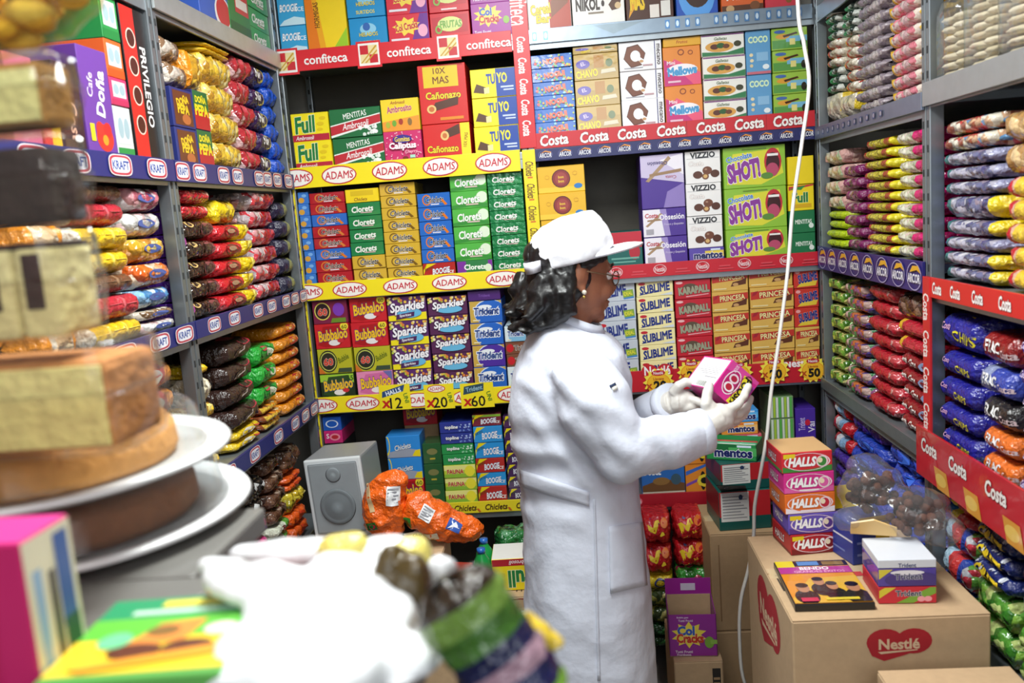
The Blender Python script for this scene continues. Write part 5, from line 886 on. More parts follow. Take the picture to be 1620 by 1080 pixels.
# coat: trunk and both sleeves as one cloth
ct = MB()
loft(ct, rows([(870, 498, 948, 520, .075), (848, 514, 970, 534, .118), (828, 546, 988, 552, .168), (812, 590, 998, 590, .190), (805, 640, 1004, 640, .185), (811, 700, 1006, 700, .175), (821, 745, 1006, 742, .165), (822, 790, 1012, 786, .172), (826, 850, 1020, 845, .185), (829, 910, 1028, 905, .192), (830, 980, 1032, 972, .198), (834, 1080, 1036, 1068, .204), (836, 1130, 1038, 1118, .207)], n=40), coatm)
ct.tube(nearArm[:1] + [Q(920, 604, 1.79)] + nearArm[1:], [.062, .074, .076, .070, .060, .047], coatm, 18); ct.tube(farArm, [.078, .074, .066, .056, .047], coatm, 18)
ct.ball(Q(905, 580, 1.835), .062, coatm, 3); ct.ball(nearArm[2] + V((.004, 0, -.012)), .066, coatm, 3)
cm = fuse(ct, .0065, 5, 'coat')
for v, nn in norms(cm):
    p = v.co; d = (p - nearArm[2]).length; z = p.z
    n = .007 * (.25 - abs(noise.noise(V((p.x * 6 + p.z * 5, p.y * 8, p.z * 9))))) + .0045 * noise.noise(V((p.x * 9, p.y * 9, p.z * 5)) + V((3, 1, 2))) + .002 * noise.noise(p * 26)
    sk = max(0, min(1, (1.02 - z) / .3)); g = math.atan2(p.y - YW, p.x - OFF.x)
    n += sk * .007 * noise.noise(V((g * 3.2, 0, z * 1.2)))
    el = math.exp(-(d / .13) ** 2); t = (p - nearArm[2]).dot(V((.75, 0, .55)))
    n += el * .006 * math.sin(t * 95 + 4 * noise.noise(p * 8))
    bk = math.exp(-((z - 1.0) / .09) ** 2) * max(0, min(1, (OFF.x + .06 - p.x) / .1)); n += bk * .006 * math.sin(z * 85 + (p.x + p.y) * 22 + 3 * noise.noise(p * 6))
    sh = math.exp(-((p - Q(930, 610, 1.72)).length / .15) ** 2); n += sh * .004 * math.sin((p.x * .9 + p.z) * 70 + 3 * noise.noise(p * 7))
    v.co = p + nn * n
cm.materials.clear(); cm.materials.append(coatm)
CB_ = BVHTree.FromPolygons([v.co.copy() for v in cm.vertices], [list(p.vertices) for p in cm.polygons])
coat = wput('coat', cm, 'long white work coat')
def onto(px_, py_, off=.002):
    r = ray(px_, py_); hit, nm, _, _ = CB_.ray_cast(EYE, r.normalized())
    return (hit + nm * off) if hit else Q(px_, py_, 1.76)
def patch(name, quad, m, nx=10, ny=10, th=.0026, parent=None):
    g = MB(); fr = []
    for o_ in (th, -.001):
        for j in range(ny + 1):
            for i in range(nx + 1):
                u, v = i / nx, j / ny; a = V(quad[0]).lerp(V(quad[1]), u); b2 = V(quad[3]).lerp(V(quad[2]), u); p = a.lerp(b2, v); fr.append(onto(p.x, p.y, o_))
    k = (nx + 1) * (ny + 1); fs = []
    for j in range(ny):
        for i in range(nx):
            a = j * (nx + 1) + i; fs += [(a, a + 1, a + nx + 2, a + nx + 1), (k + a, k + a + nx + 1, k + a + nx + 2, k + a + 1)]
    ed = list(range(nx + 1)) + [j * (nx + 1) + nx for j in range(1, ny + 1)] + [ny * (nx + 1) + i for i in range(nx - 1, -1, -1)] + [j * (nx + 1) for j in range(ny - 1, 0, -1)]
    fs += [(ed[i - 1], k + ed[i - 1], k + ed[i], ed[i]) for i in range(len(ed))]
    g.add(fr, fs, m, True); return wput(name, g.mesh(name), None, parent)
patch('pocket', [(963, 833), (1014, 825), (1022, 925), (965, 938)], coatm, th=.004, parent=coat)
patch('half_belt', [(824, 742), (932, 778), (932, 800), (826, 768)], coatm, 14, 4, th=.005, parent=coat)
patch('seam', [(938, 790), (942, 790), (950, 1076), (945, 1076)], mat('C8CCDA', 'cloth'), 2, 30, th=.002, parent=coat)
patch('sleeve_badge', [(963, 604), (970, 600), (977, 615), (970, 619)], mat('E8E6DC', 'cloth'), 4, 4, th=.003, parent=coat); patch('sleeve_badge', [(964, 610), (972, 606), (974, 610), (966, 614)], mat('1E2A4A', 'cloth'), 3, 3, th=.0036, parent=coat)
cl = MB(); lp = [ring(Q(862, 492), Q(958, 528), .084, 24, 2), ring(Q(868, 480), Q(952, 514), .072, 24, 2), ring(Q(872, 482), Q(947, 514), .066, 24, 2), ring(Q(868, 494), Q(950, 526), .074, 24, 2)]
vs = [v for r in lp for v in r]; cl.add(vs, [(i * 24 + k, i * 24 + (k + 1) % 24, ((i + 1) % 4) * 24 + (k + 1) % 24, ((i + 1) % 4) * 24 + k) for i in range(4) for k in range(24)], coatm, True)
wput('collar', cl.mesh('collar'), None, coat)
for s, a in ((0, nearArm), (1, farArm)):
    cf = MB(); d_ = (a[4] - a[3]).normalized(); cf.tube([a[4] - d_ * .022, a[4] - d_ * .019, a[4] + d_ * .004, a[4] + d_ * .006], [.047, .0495, .0495, .044], coatm, 20); wput('cuff', cf.mesh('cuff'), None, coat)
tr = MB()
for s in (-1, 1): tr.tube([V((kx, YW + s * .085, .60)), V((kx + .005, YW + s * .09, .45)), V((kx - .01, YW + s * .09, .07))], [.088, .078, .062], mat('33343E', 'cloth'), 14)
wput('trousers', tr.mesh('trousers'))
for s in (-1, 1):
    so = MB(); so.tube([V((kx - .075, YW + s * .09, .045)), V((kx - .02, YW + s * .09, .05)), V((kx + .07, YW + s * .095, .042)), V((kx + .145, YW + s * .10, .030)), V((kx + .16, YW + s * .10, .026))], [.036, .044, .042, .028, .012], mat('1E1C1E', 'plastic'), 12, sq=(1, 1.05)); so.box(kx - .11, kx + .16, YW + s * .095 - .04, YW + s * .095 + .04, .0, .014, mat('141414', 'plastic'), .006); wput('shoe', so.mesh('shoe'))
# gloved hands
def hand(name, wrist, palm, fingers, thumb, vox=.0028):
    g = MB(); g.tube(wrist, [.034, .031, .029], glove, 16)
    for p, sc in palm: g.ball(p, 1, glove, 3, sc)
    g.tube([wrist[-1]] + [palm[0][0]], [.029, .031], glove, 14)
    for pts, r0, r1 in fingers + [thumb]: g.tube(pts, [r0 + (r1 - r0) * i / (len(pts) - 1) for i in range(len(pts))], glove, 10); g.ball(pts[-1], r1, glove, 2)
    me = fuse(g, vox, 3, name)
    for v, nn in norms(me): v.co += nn * .0012 * noise.noise(v.co * 60)
    me.materials.clear(); me.materials.append(glove); return wput(name, me, 'pale latex glove')
F = lambda *p: [Q(*a) for a in p]
hand('glove', F((1098, 688, 1.80), (1110, 680, 1.812), (1122, 670, 1.822)), [(Q(1137, 661, 1.832), (.034, .026, .032)), (Q(1148, 655, 1.85), (.024, .026, .022)), (Q(1124, 650, 1.828), (.018, .016, .024))],
     [(F((1150, 648, 1.835), (1166, 641, 1.842), (1177, 627, 1.862), (1184, 611, 1.888)), .0118, .0086), (F((1152, 657, 1.845), (1169, 654, 1.860), (1181, 644, 1.885), (1187, 630, 1.908)), .0118, .0088), (F((1148, 664, 1.86), (1164, 664, 1.882), (1176, 657, 1.91), (1183, 645, 1.935)), .0112, .0084), (F((1142, 669, 1.868), (1155, 672, 1.895), (1166, 667, 1.92), (1173, 657, 1.942)), .0098, .0075)],
     (F((1122, 655, 1.83), (1117, 638, 1.826), (1119, 624, 1.833), (1122, 610, 1.848)), .0150, .0098))
hand('glove', F((1046, 646, 2.00), (1058, 640, 1.985), (1066, 637, 1.975)), [(Q(1079, 636, 1.968), (.034, .026, .030)), (Q(1090, 643, 1.965), (.026, .026, .020)), (Q(1070, 622, 1.965), (.018, .016, .020))],
     [(F((1092, 632, 1.955), (1106, 636, 1.945), (1117, 640, 1.935), (1126, 640, 1.93)), .0115, .0088), (F((1094, 641, 1.965), (1108, 646, 1.955), (1120, 648, 1.95), (1128, 646, 1.945)), .0118, .009), (F((1092, 649, 1.975), (1105, 654, 1.97), (1117, 655, 1.965), (1126, 652, 1.96)), .0112, .0086), (F((1087, 655, 1.985), (1099, 660, 1.985), (1110, 661, 1.98), (1118, 658, 1.975)), .0098, .0078)],
     (F((1066, 622, 1.962), (1074, 610, 1.955), (1084, 604, 1.957), (1094, 605, 1.962)), .0140, .0098))
# the pink box she holds
Bc, Ac, Dc, Cc = Q(1160, 569, 1.885), Q(1113, 565, 2.005), Q(1126, 616, 1.862), Q(1197, 603, 1.914)
bv_ = (Dc - Bc); lb = bv_.length; bv_.normalize(); av = (Ac - Bc); av -= bv_ * av.dot(bv_); la = av.length; av.normalize(); cv = av.cross(bv_); cv = cv if cv.dot(Cc - Bc) > 0 else -cv; lc = abs((Cc - Bc).dot(cv))
mb = MB(); pk = mat('D0288A'); wt = mat('F2F0F2')
cs = [Bc + av * la * i + bv_ * lb * j + cv * lc * k for i in (0, 1) for j in (0, 1) for k in (0, 1)]
ctr = sum(cs, V()) / 8; base_ = ctr.copy()
mb.add([p - base_ for p in cs], [(0, 1, 3, 2), (4, 6, 7, 5), (0, 4, 5, 1), (2, 3, 7, 6), (0, 2, 6, 4), (1, 5, 7, 3)], pk)
printed(mb, [('r', .05, .04, .95, .96, 'F4F2F4')] + [('r', .1, .90 - .055 * i, .9 - .1 * (i % 3), .915 - .055 * i, 'B4B0B8') for i in range(8)] + [('r', .1, .40, .5, .42, 'B4B0B8'), ('r', .1, .35, .45, .37, 'B4B0B8')] + [('r', .42 + .025 * i, .05, .432 + .025 * i + .006 * (i % 2), .26, '9AA09A') for i in range(12)], Ac - base_ + bv_ * 0, -av, -bv_, -cv, la, lb) if False else printed(mb, [('r', .04, .04, .97, .96, 'F4F2F4')] + [('r', .08 + .055 * i, .1, .092 + .055 * i, .9 - .1 * (i % 3), 'B4B0B8') for i in range(9)] + [('r', .62, .1, .64, .5, 'B4B0B8')] + [('r', .78, .30 + .03 * i, .95, .312 + .03 * i + .008 * (i % 2), '9AA09A') for i in range(10)], Bc - base_, bv_, av, -cv, lb, la)
printed(mb, [('p', [(.0, 0), (.3, .0), (.1, 1), (0, 1)], 'D84A9C'), ('e', .5, .34, .36, .24, 'F0E4EC'), ('e', .5, .34, .33, .21, 'B81E6A'), ('e', .38, .34, .13, .15, 'E8D8E0'), ('e', .38, .34, .08, .1, 'B02040'), ('e', .64, .34, .13, .16, 'F0E8EE'), ('e', .64, .34, .09, .1, 'B8243A'), ('p', [(.12, .52), (.5, .62), (.98, .50), (.98, .78), (.5, .90), (.10, .80)], 'E0D42A'), ('o', .5, .7, .46, .2, '3A2A1A', .06), T('POOSH', .53, .70, .2, '1E1A14', w=.8, b=.05), T('SOUR', .14, .22, .1, 'F4E4F0', w=.2), ('r', .2, .93, .7, .97, 'A04AB0')], Bc - base_, bv_, cv, -av, lb, lc)
link('candy_box', mb.mesh('candy_box'), None, base_, None, 'pink box with yellow lettered band held in the gloved hands', 'candy box')
# ------------------------------------------------------------------ cartons and goods on the floor and in front of the back wall
KR, KD = 'BFA07C', 'A98A66'
def kcarton(x0, x1, y0, y1, z0, z1, label, front=(), left=(), top=(), rot=0, group=None, h=KR):
    """a corrugated carton with top flaps meeting at a taped seam"""
    w, d, hh = x1 - x0, y1 - y0, z1 - z0; e = link('cardboard_carton', None, None, ((x0 + x1) / 2, (y0 + y1) / 2, z0 + .0006), (0, 0, R(rot)), label, 'carton', group)
    mb = box_mb(w, hh - .003, d, h, 'kraft', front, (), left, b=.003); link('carton_body', mb.mesh('carton_body'), e)
    for s in (-1, 1):
        mb = MB(); mb.box(-w / 2 + .001, w / 2 - .001, *sorted((s * .002, s * (d / 2 - .001))), hh - .0035, hh - .001, mat(h, 'kraft'), .001)
        if top and s == -1: printed(mb, top, (-w / 2, -d / 2, hh - .001), (1, 0, 0), (0, 1, 0), (0, 0, 1), w, d / 2, 'kraft')
        link('flap', mb.mesh('flap'), e)
    mb = MB(); mb.box(-w / 2 + .004, w / 2 - .004, -.024, .024, hh - .0012, hh - .0007, mat('CDB48E', 'wrap')); link('tape', mb.mesh('tape'), e)
    return e
def heart(cu, cv, ru, rv):
    return [(cu + ru * math.sin(t) ** 3 * .98, cv + rv * (13 * math.cos(t) - 5 * math.cos(2 * t) - 2 * math.cos(3 * t) - math.cos(4 * t)) / 15) for t in [2 * math.pi * i / 40 for i in range(40)]]
def nest(cu, cv, ru, rv): return [('e', cu - ru * .45, cv + rv * .12, ru * .62, rv * .86, 'A81C26'), ('e', cu + ru * .48, cv + rv * .16, ru * .6, rv * .8, 'A81C26'), ('p', [(cu - ru, cv - rv * .3), (cu + ru, cv - rv * .2), (cu + ru * .2, cv - rv * .7), (cu - ru * .5, cv - rv * 1.05), (cu - ru * .9, cv - rv * .7)], 'A81C26'), T('Nestlé', cu, cv, rv * .62, 'D8B896', w=ru * 1.55, b=.03), ('p', [(cu - ru * .7, cv - rv * .46), (cu + ru * .6, cv - rv * .36), (cu + ru * .6, cv - rv * .42), (cu - ru * .6, cv - rv * .60)], 'D8B896')]
BX0, BX1, BY0, BY1, BZ_ = .354, .708, 1.54, 1.96, .78
kcarton(BX0, BX1, BY0, BY1, .41, BZ_, 'big brown carton with red heart logos carrying the sweets boxes', nest(.54, .865, .155, .085), nest(.50, .74, .24, .20), [('r', .04, .60, .05, .95, '3A3028'), ('r', .04, .945, .26, .95, '3A3028'), ('r', .25, .60, .26, .95, '3A3028'), ('r', .04, .6, .26, .605, '3A3028'), ('r', .04, .76, .26, .765, '3A3028')] + [('r', .47 + q * .12, .86 - q * .3, .53 + q * .12, .96 - q * .3, 'B8383A') for q in (0, 1)])
kcarton(BX0 + .01, BX1 - .005, BY0 + .01, BY1 - .01, 0.0, .41, 'brown carton underneath the big heart-logo carton', [], [])
kcarton(.48, .705, 1.15, 1.465, .36, .72, 'low brown carton with red print in front of the heart-logo carton', [], [], [('p', [(.30, .3), (.46, .3), (.38, .6)], 'B8342E'), T('SAN JUAN', .48, .62, .16, 'B8342E', w=.2, b=.03), T('X', .62, .5, .2, 'B8342E')])
kcarton(.485, .70, 1.16, 1.46, 0, .36, 'brown carton at the base of the low front stack')
def put(key, x, y, z, w, h, d, rot, label, group=None):
    me, q = carton(key, w, h - .0008, d); nm, ct = D[key][:2]; return link(nm, me, None, (x, y, z + .0006), (0, 0, R(rot)), label, ct, group)
hz = BZ_
for i, (k, dx, lk) in enumerate((('h_c', .004, 'dark red cherry menthol box, bottom of the stack on the carton'), ('h_v', .004, 'violet menthol box, second up in the stack on the carton'), ('h_o', -.002, 'orange menthol box, middle of the stack on the carton'), ('h_s', -.003, 'magenta menthol box, second down in the stack on the carton'), ('h_w', -.006, 'red watermelon menthol box, topmost of the stack on the carton'))):
    put(k, .4675 + dx, 1.90, hz, .108, .046, .115, 4 if i else 7, lk, 'menthol boxes stacked on the carton'); hz += .046
dv = link('dvd_case', None, None, (.4435, 1.672, BZ_ + .0006), (0, 0, R(-1.5)), 'black disc case with an orange and purple group photo cover on the carton', 'disc case')
mb = MB(); mb.box(-.073, .073, -.10, .10, 0, .014, mat('17171A', 'plastic'), .002); link('case', mb.mesh('case'), dv)
mb = MB(); mb.box(-.071, .071, -.097, .099, .0141, .0145, mat('D88A2A', 'wrap')); fc = 'B07A5A'
printed(mb, [('r', 0, .86, 1, 1, '2A2030'), ('r', 0, .84, .25, 1, 'E0C82A'), ('r', .3, .88, .6, .98, '5A86C0'), ('r', .65, .88, .95, .97, '8A6A3A'), ('r', 0, .68, 1, .84, 'B03A8A'), T('BENDO', .5, .80, .07, 'F0E4E8', w=.4, b=.03), T('GRANDES EXITOS', .55, .72, .05, 'E8A0C8', w=.7), ('p', [(0, .1), (.35, .55), (1, .6), (1, 0), (0, 0)], 'D8A83A')] + [x for u, v, s_ in ((.2, .33, 1), (.45, .47, .9), (.6, .36, .9), (.86, .32, 1.05)) for x in (('e', u, v - .2 * s_, .16 * s_, .16 * s_, '1C1820'), ('e', u, v, .085 * s_, .10 * s_, fc), ('e', u, v + .06 * s_, .085 * s_, .055 * s_, '1E1614'))] + [('r', .1, .02, .32, .1, 'C02A4A'), ('r', .42, .04, .85, .09, 'D8C03A')], (-.071, -.097, .0145), (1, 0, 0), (0, 1, 0), (0, 0, 1), .142, .196, 'wrap')
link('cover_sheet', mb.mesh('cover_sheet'), dv)
for i, (k, lk) in enumerate((('tri_m', 'red and green gum box, bottom of three beneath the clear bag'), ('tri_v', 'violet film-wrapped gum box, middle of three beneath the clear bag'), ('tri_w2', 'white gum box touching the clear bag of chocolate cereal'))):
    put(k, .582, 1.645, BZ_ + (0, .034, .070)[i], .104, (.034, .036, .018)[i], .11, -3, lk, 'gum boxes under the clear bag')
dz('nesb', CB, 'navy and yellow carton with raised yellow flap', '20368C', [('r', .62, 0, 1, 1, 'E0C01E'), ('e', .8, .74, .14, .1, 'B8862A'), ('r', .1, .5, .5, .56, '6A7AB8'), ('r', .1, .2, .5, .26, '6A7AB8')], left=[('r', 0, .55, 1, .6, 'D8D8E0'), ('r', .1, .2, .7, .25, '6A7AB8')])
nb = put('nesb', .565, 1.83, BZ_, .085, .088, .10, 14, 'navy and yellow carton with raised flap beside the menthol stack')
mb = MB(); mb.add([(-.042, -.05, .089), (.042, -.05, .089), (.046, -.085, .115), (-.046, -.085, .115), (-.042, -.049, .088), (.042, -.049, .088), (.046, -.084, .114), (-.046, -.084, .114)], [(0, 1, 2, 3), (7, 6, 5, 4), (0, 3, 7, 4), (1, 5, 6, 2), (3, 2, 6, 7)], mat('E4C81E'))
link('flap', mb.mesh('flap'), nb, label='bright yellow front flap'); mb = MB(); mb.add([(-.042, .05, .089), (.042, .05, .089), (.044, .075, .13), (-.044, .075, .13), (-.042, .049, .088), (.042, .049, .088), (.044, .074, .128), (-.044, .074, .128)], [(0, 3, 2, 1), (4, 5, 6, 7), (0, 4, 7, 3), (1, 2, 6, 5), (3, 7, 6, 2)], mat('E4C81E')); link('flap', mb.mesh('flap'), nb, label='bright yellow back flap')
# clear bag of chocolate cereal balls lying over the gum boxes and the carton
cbg = link('clear_bag', None, None, (.612, 1.735, BZ_ + .085), None, 'crumpled clear bag of chocolate cereal balls on the gum boxes', 'clear bag')
o_ = V(cbg.location); rg = random.Random(12)
mb = MB()
for c_, sc in ((V((-.03, .05, .070)), (.068, .055, .060)), (V((.025, -.025, .045)), (.072, .055, .055)), (V((.060, -.06, .028)), (.042, .04, .036)), (V((-.08, .0, .03)), (.045, .04, .026)), (V((-.035, .07, .12)), (.04, .03, .022))): mb.ball(c_, 1, mat('FFFFFF'), 3, sc)
fm_ = fuse(mb, .006, 4, 'film')
for v, nn in norms(fm_): v.co += nn * (.011 * (.3 - abs(noise.noise(v.co * 26))) + .003 * noise.noise(v.co * 60))
fm_.materials.clear(); fm_.materials.append(clear('F6F6F8', .05, .7, 30, 1.22)); link('film', fm_, cbg)
for nm_, cen, sc, n in (('cereal_balls', V((-.03, .05, .072)), (.050, .036, .040), 55), ('cereal_balls', V((.028, -.027, .045)), (.054, .038, .038), 70)):
    mb = MB()
    for i in range(n):
        d_ = V((rg.gauss(0, 1), rg.gauss(0, 1), rg.gauss(0, 1))).normalized() * rg.random() ** .4
        mb.ball(cen + V((d_.x * sc[0], d_.y * sc[1], d_.z * sc[2])), rg.uniform(.0085, .0115), mat(('4A2A1C', '5E3826', '3A2016')[i % 3], 'cake'), 2)
    link(nm_, mb.mesh(nm_), cbg, kind='stuff')
mb = MB(); mb.add([(-.10, -.03, .012), (-.02, -.055, .012), (-.02, -.06, .03), (-.06, -.05, .045), (-.10, -.035, .035), (-.10, -.027, .014), (-.02, -.052, .014), (-.02, -.057, .032), (-.06, -.047, .047), (-.10, -.032, .037)], [(0, 1, 2, 3, 4), (9, 8, 7, 6, 5)] + [(i, 5 + i, 5 + (i + 1) % 5, (i + 1) % 5) for i in range(5)], mat('DDB878'))
link('label_card', mb.mesh('label_card'), cbg)
# white cord hanging from the ceiling and trailing behind the big carton
pts = [onY(a, b_, 2.13) for a, b_ in ((1262, 0), (1272, 70), (1280, 135), (1268, 230), (1254, 330), (1246, 430), (1232, 540), (1220, 620), (1213, 690), (1203, 750), (1194, 800), (1192, 850), (1184, 900), (1172, 950), (1170, 1010), (1178, 1080))]
pts = [V((pts[0].x + .02, 2.13, 2.738)), V((pts[0].x + .006, 2.13, 2.4))] + pts + [V((.42, 2.13, .2)), V((.44, 2.10, .02)), V((.50, 2.06, .006))]
sp = []
for i in range(len(pts) - 1):
    a, b2 = pts[max(i - 1, 0)], pts[min(i + 2, len(pts) - 1)]
    for q in range(6):
        t = q / 6; p0, p1 = pts[i], pts[i + 1]; m0, m1 = (p1 - a) / 2, (b2 - p0) / 2
        sp.append(p0 * (2 * t ** 3 - 3 * t ** 2 + 1) + m0 * (t ** 3 - 2 * t ** 2 + t) + p1 * (-2 * t ** 3 + 3 * t ** 2) + m1 * (t ** 3 - t ** 2))
mb = MB(); mb.tube(sp + [pts[-1]], .0045, mat('E6E4DE', 'plastic'), 8, sq=(1, 1.7)); link('cord', mb.mesh('cord'), None, None, None, 'white cord hanging from the ceiling past the carton', 'cord')
# pile of mint trays and teal boxes on a tall carton
kcarton(.335, .545, 2.44, 2.70, .30, .600, 'tall brown carton carrying the teal and red boxes', [('r', .1, .1, .12, .9, '8A6A4A')], h=KD); kcarton(.335, .545, 2.44, 2.70, 0, .30, 'dark brown carton at the base of the teal boxes', h=KD)
sheet = [('r', .03, .22, .58, .98, 'D8D6D0')] + [('r', .06, .30 + .08 * i, .54 - .06 * (i % 3), .325 + .08 * i, '8A8A8C') for i in range(8)] + [('e', .42, .85, .04, .07, '2A3A5A')]
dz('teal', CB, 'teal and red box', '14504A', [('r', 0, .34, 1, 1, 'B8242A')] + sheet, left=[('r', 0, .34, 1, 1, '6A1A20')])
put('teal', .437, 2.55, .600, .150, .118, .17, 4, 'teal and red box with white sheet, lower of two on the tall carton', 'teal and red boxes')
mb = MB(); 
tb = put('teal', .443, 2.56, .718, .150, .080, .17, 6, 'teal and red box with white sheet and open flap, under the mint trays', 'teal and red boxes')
mb.add([(-.075, -.086, .0), (.0, -.086, .0), (-.02, -.14, .03), (-.10, -.13, .035), (-.075, -.085, -.002), (.0, -.085, -.002), (-.02, -.139, .028), (-.10, -.129, .033)], [(0, 1, 2, 3), (7, 6, 5, 4), (0, 3, 7, 4), (1, 5, 6, 2), (3, 2, 6, 7)], mat('1E3A38'))
printed(mb, [T('COLA', .5, .5, .3, 'A8B0AA', w=.7)], (-.075, -.087, .002), (.075, 0, 0), (-.02, -.05, .03), (0, -.5, .8), 1, 1); link('flap', mb.mesh('flap'), tb, label='dark teal flap folded out')
gt = link('mint_roll_tray', None, None, (.435, 2.55, .7990), (0, 0, R(-22)), 'green open tray of mint rolls on the teal box', 'mint tray')
mb = MB(); w2, d2, h2 = .145, .10, .048; gm = mat('2A8A4A')
for a in ((-w2 / 2, w2 / 2, -d2 / 2, -d2 / 2 + .002), (-w2 / 2, w2 / 2, d2 / 2 - .002, d2 / 2), (-w2 / 2, -w2 / 2 + .002, -d2 / 2, d2 / 2), (w2 / 2 - .002, w2 / 2, -d2 / 2, d2 / 2)): mb.box(*a, 0, h2, gm)
mb.box(-w2 / 2, w2 / 2, -d2 / 2, d2 / 2, 0, .002, gm)
printed(mb, ment('1E6A3A', '4AA85A'), (-w2 / 2, -d2 / 2, 0), (1, 0, 0), (0, 0, 1), (0, -1, 0), w2, h2); printed(mb, ment('1E6A3A', '4AA85A'), (-w2 / 2, d2 / 2, 0), (0, -1, 0), (0, 0, 1), (-1, 0, 0), d2, h2); link('tray', mb.mesh('tray'), gt)
for i in range(5):
    for j in range(2):
        mb = MB(); mb.tube([(-.062, 0, 0), (-.060, 0, 0), (.060, 0, 0), (.062, 0, 0)], [.006, .0085, .0085, .006], mat(('D8E8E0', '5AB88A', 'C0504A')[(i + j) % 3], 'foil'), 10)
        link('mint_roll', mb.mesh('mint_roll'), None, (V((.435, 2.55, .7990)) + Matrix.Rotation(R(-22), 3, 'Z') @ V((0, -.036 + .018 * i, .0112 + .0172 * j))), (0, 0, R(-22)), 'foil mint roll lying in the green open tray', 'mint roll', 'mint rolls in the green tray')
put('ment_r', .475, 2.66, .799, .112, .042, .07, -2, 'pink and orange mint roll box, lowest of three behind green tray', 'mint boxes'); put('ment_o', .466, 2.66, .841, .108, .038, .07, -1, 'orange mint roll box, middle of three behind the green tray', 'mint boxes'); put('ment_b', .470, 2.66, .879, .104, .038, .07, 1, 'blue mint roll box, topmost of three near the gloved fingers', 'mint boxes')
dz('gumst', GB, 'clear gum stick tray', '7A9A6A', [('r', .02 + .12 * i, .02, .11 + .12 * i, .98, ('D8E0D0', 'A8C83A', 'E0E4DC', '5AB04A')[i % 4]) for i in range(8)], 'wrap')
st('R4', 'stick gum stack', 1224, 1262, 779, [('gumst', 2, 628, 698), ('plain', 1, 698, 779)]); st('R4', 'upright stack at corner post', 1264, 1296, 777, [('gumv', 1, 647, 697), ('plain', 1, 697, 777)])
# front of the lower right rack: bags and packs below the red strip
bz('redm', CA, 'crumpled red candy bag', [(.8, 'B81A22'), (1, 'C8342A')], [('p', [(.2, .3), (.45, .2), (.6, .7), (.3, .8)], '3A2A6A'), T('M', .42, .5, .4, 'E0C02A', b=.06, rot=20), ('e', .75, .7, .12, .14, 'D8702A')], amp=.16)
bz('ypk', CA, 'yellow family bag', 'E0C22A', [('o', .5, .5, .2, .3, '2A3A7A', .3)], amp=.08); bz('gpk', CA, 'green sweets bag', 'mix:3A9A3A,6AB84A,B83A5A,2A7A2A', amp=.1); bz('olv', CA, 'clear bag of olive sweets', 'mix:8A8A3A,5A6A2A,B8B06A,3A4A2A', amp=.12); bz('dgr', CA, 'clear dark green sweets bag', 'mix:1E5A2A,2A6A34,4A8A4A,163A1E', amp=.14)
def bcol(where, base, px0, px1, pyb, runs, Y, dep=.14, group=True):
    X0, X1 = onY(px0, pyb, Y).x, onY(px1, pyb, Y).x; pc = (px0 + px1) / 2; tot = sum(r[1] for r in runs); idx = tot; z = base
    for key, n, y0, y1 in reversed(runs):
        h = (onY(pc, y0, Y).z - z) / n
        for i in range(n):
            idx -= 1; nm, ct, lk = G[key][:3]
            link(nm, bagmesh(key, (X1 - X0) * .985, h * 1.12, dep, idx % 2, h - .0012), None, ((X0 + X1) / 2, Y + dep / 2, z + .0006), (0, 0, R(rb.uniform(-1.5, 1.5))), f'{lk}, {pos_(idx, tot)}{where}' if tot > 1 else f'{lk} {where}', ct, where + ' goods' if tot > 1 else None); z += h
bcol('first floor-shelf column by the woman', .162, 1024, 1072, 990, [('redm', 2, 818, 913), ('ypk', 1, 913, 936), ('olv', 2, 936, 990), ('dgr', 2, 990, 1100)], 2.60); bcol('floor-shelf column beside the tall carton', .162, 1074, 1126, 990, [('redm', 2, 816, 900), ('gpk', 1, 902, 934), ('dgr', 4, 934, 1100)], 2.60)
kcarton(.190, .318, 2.17, 2.42, .0, .358, 'narrow brown carton with barcode under the open purple box', [('r', .78, .35, .95, .95, '2A2420')] + [('r', .80, .38 + .04 * i, .93, .40 + .04 * i, 'A98A66') for i in range(13)])
pb = link('candy_box', None, None, (.249, 2.26, .3586), (0, 0, R(-3)), 'open magenta bubble gum box with yellow burst on narrow carton', 'candy box'); w3, d3, h3 = .125, .13, .118; pm = mat('8E2790')
mb = MB()
for a in ((-w3 / 2, w3 / 2, -d3 / 2, -d3 / 2 + .002), (-w3 / 2, w3 / 2, d3 / 2 - .002, d3 / 2), (-w3 / 2, -w3 / 2 + .002, -d3 / 2, d3 / 2), (w3 / 2 - .002, w3 / 2, -d3 / 2, d3 / 2)): mb.box(*a, 0, h3, pm)
mb.box(-w3 / 2, w3 / 2, -d3 / 2, d3 / 2, 0, .002, mat('C8A880', 'kraft')); mb.box(-w3 / 2 + .003, w3 / 2 - .003, d3 / 2 - .004, d3 / 2 - .0022, .003, h3 - .001, mat('C8A880', 'kraft'))
printed(mb, [T('Bubble gum', .3, .93, .05, 'E8D8EC', w=.4), T('Tutti Frutti', .36, .86, .05, 'E8D8EC', w=.5), ('s', .42, .52, .38, .32, 10, .65, 'EFD84A'), T('Col', .36, .62, .2, '3056B4', ol='F6F0D8', b=.05, w=.34), T('Cracks', .44, .44, .2, 'C8301E', ol='F6F0D8', w=.55, b=.05), ('e', .84, .34, .1, .14, '7AA83A'), ('r', .86, .3, 1, .4, '8AB84A'), T('Tutti Frutti', .3, .12, .06, 'F0E4F0', w=.36), T('Frambuesa', .3, .05, .05, 'F0E4F0', w=.36)], (-w3 / 2, -d3 / 2, 0), (1, 0, 0), (0, 0, 1), (0, -1, 0), w3, h3); link('box_body', mb.mesh('box_body'), pb)
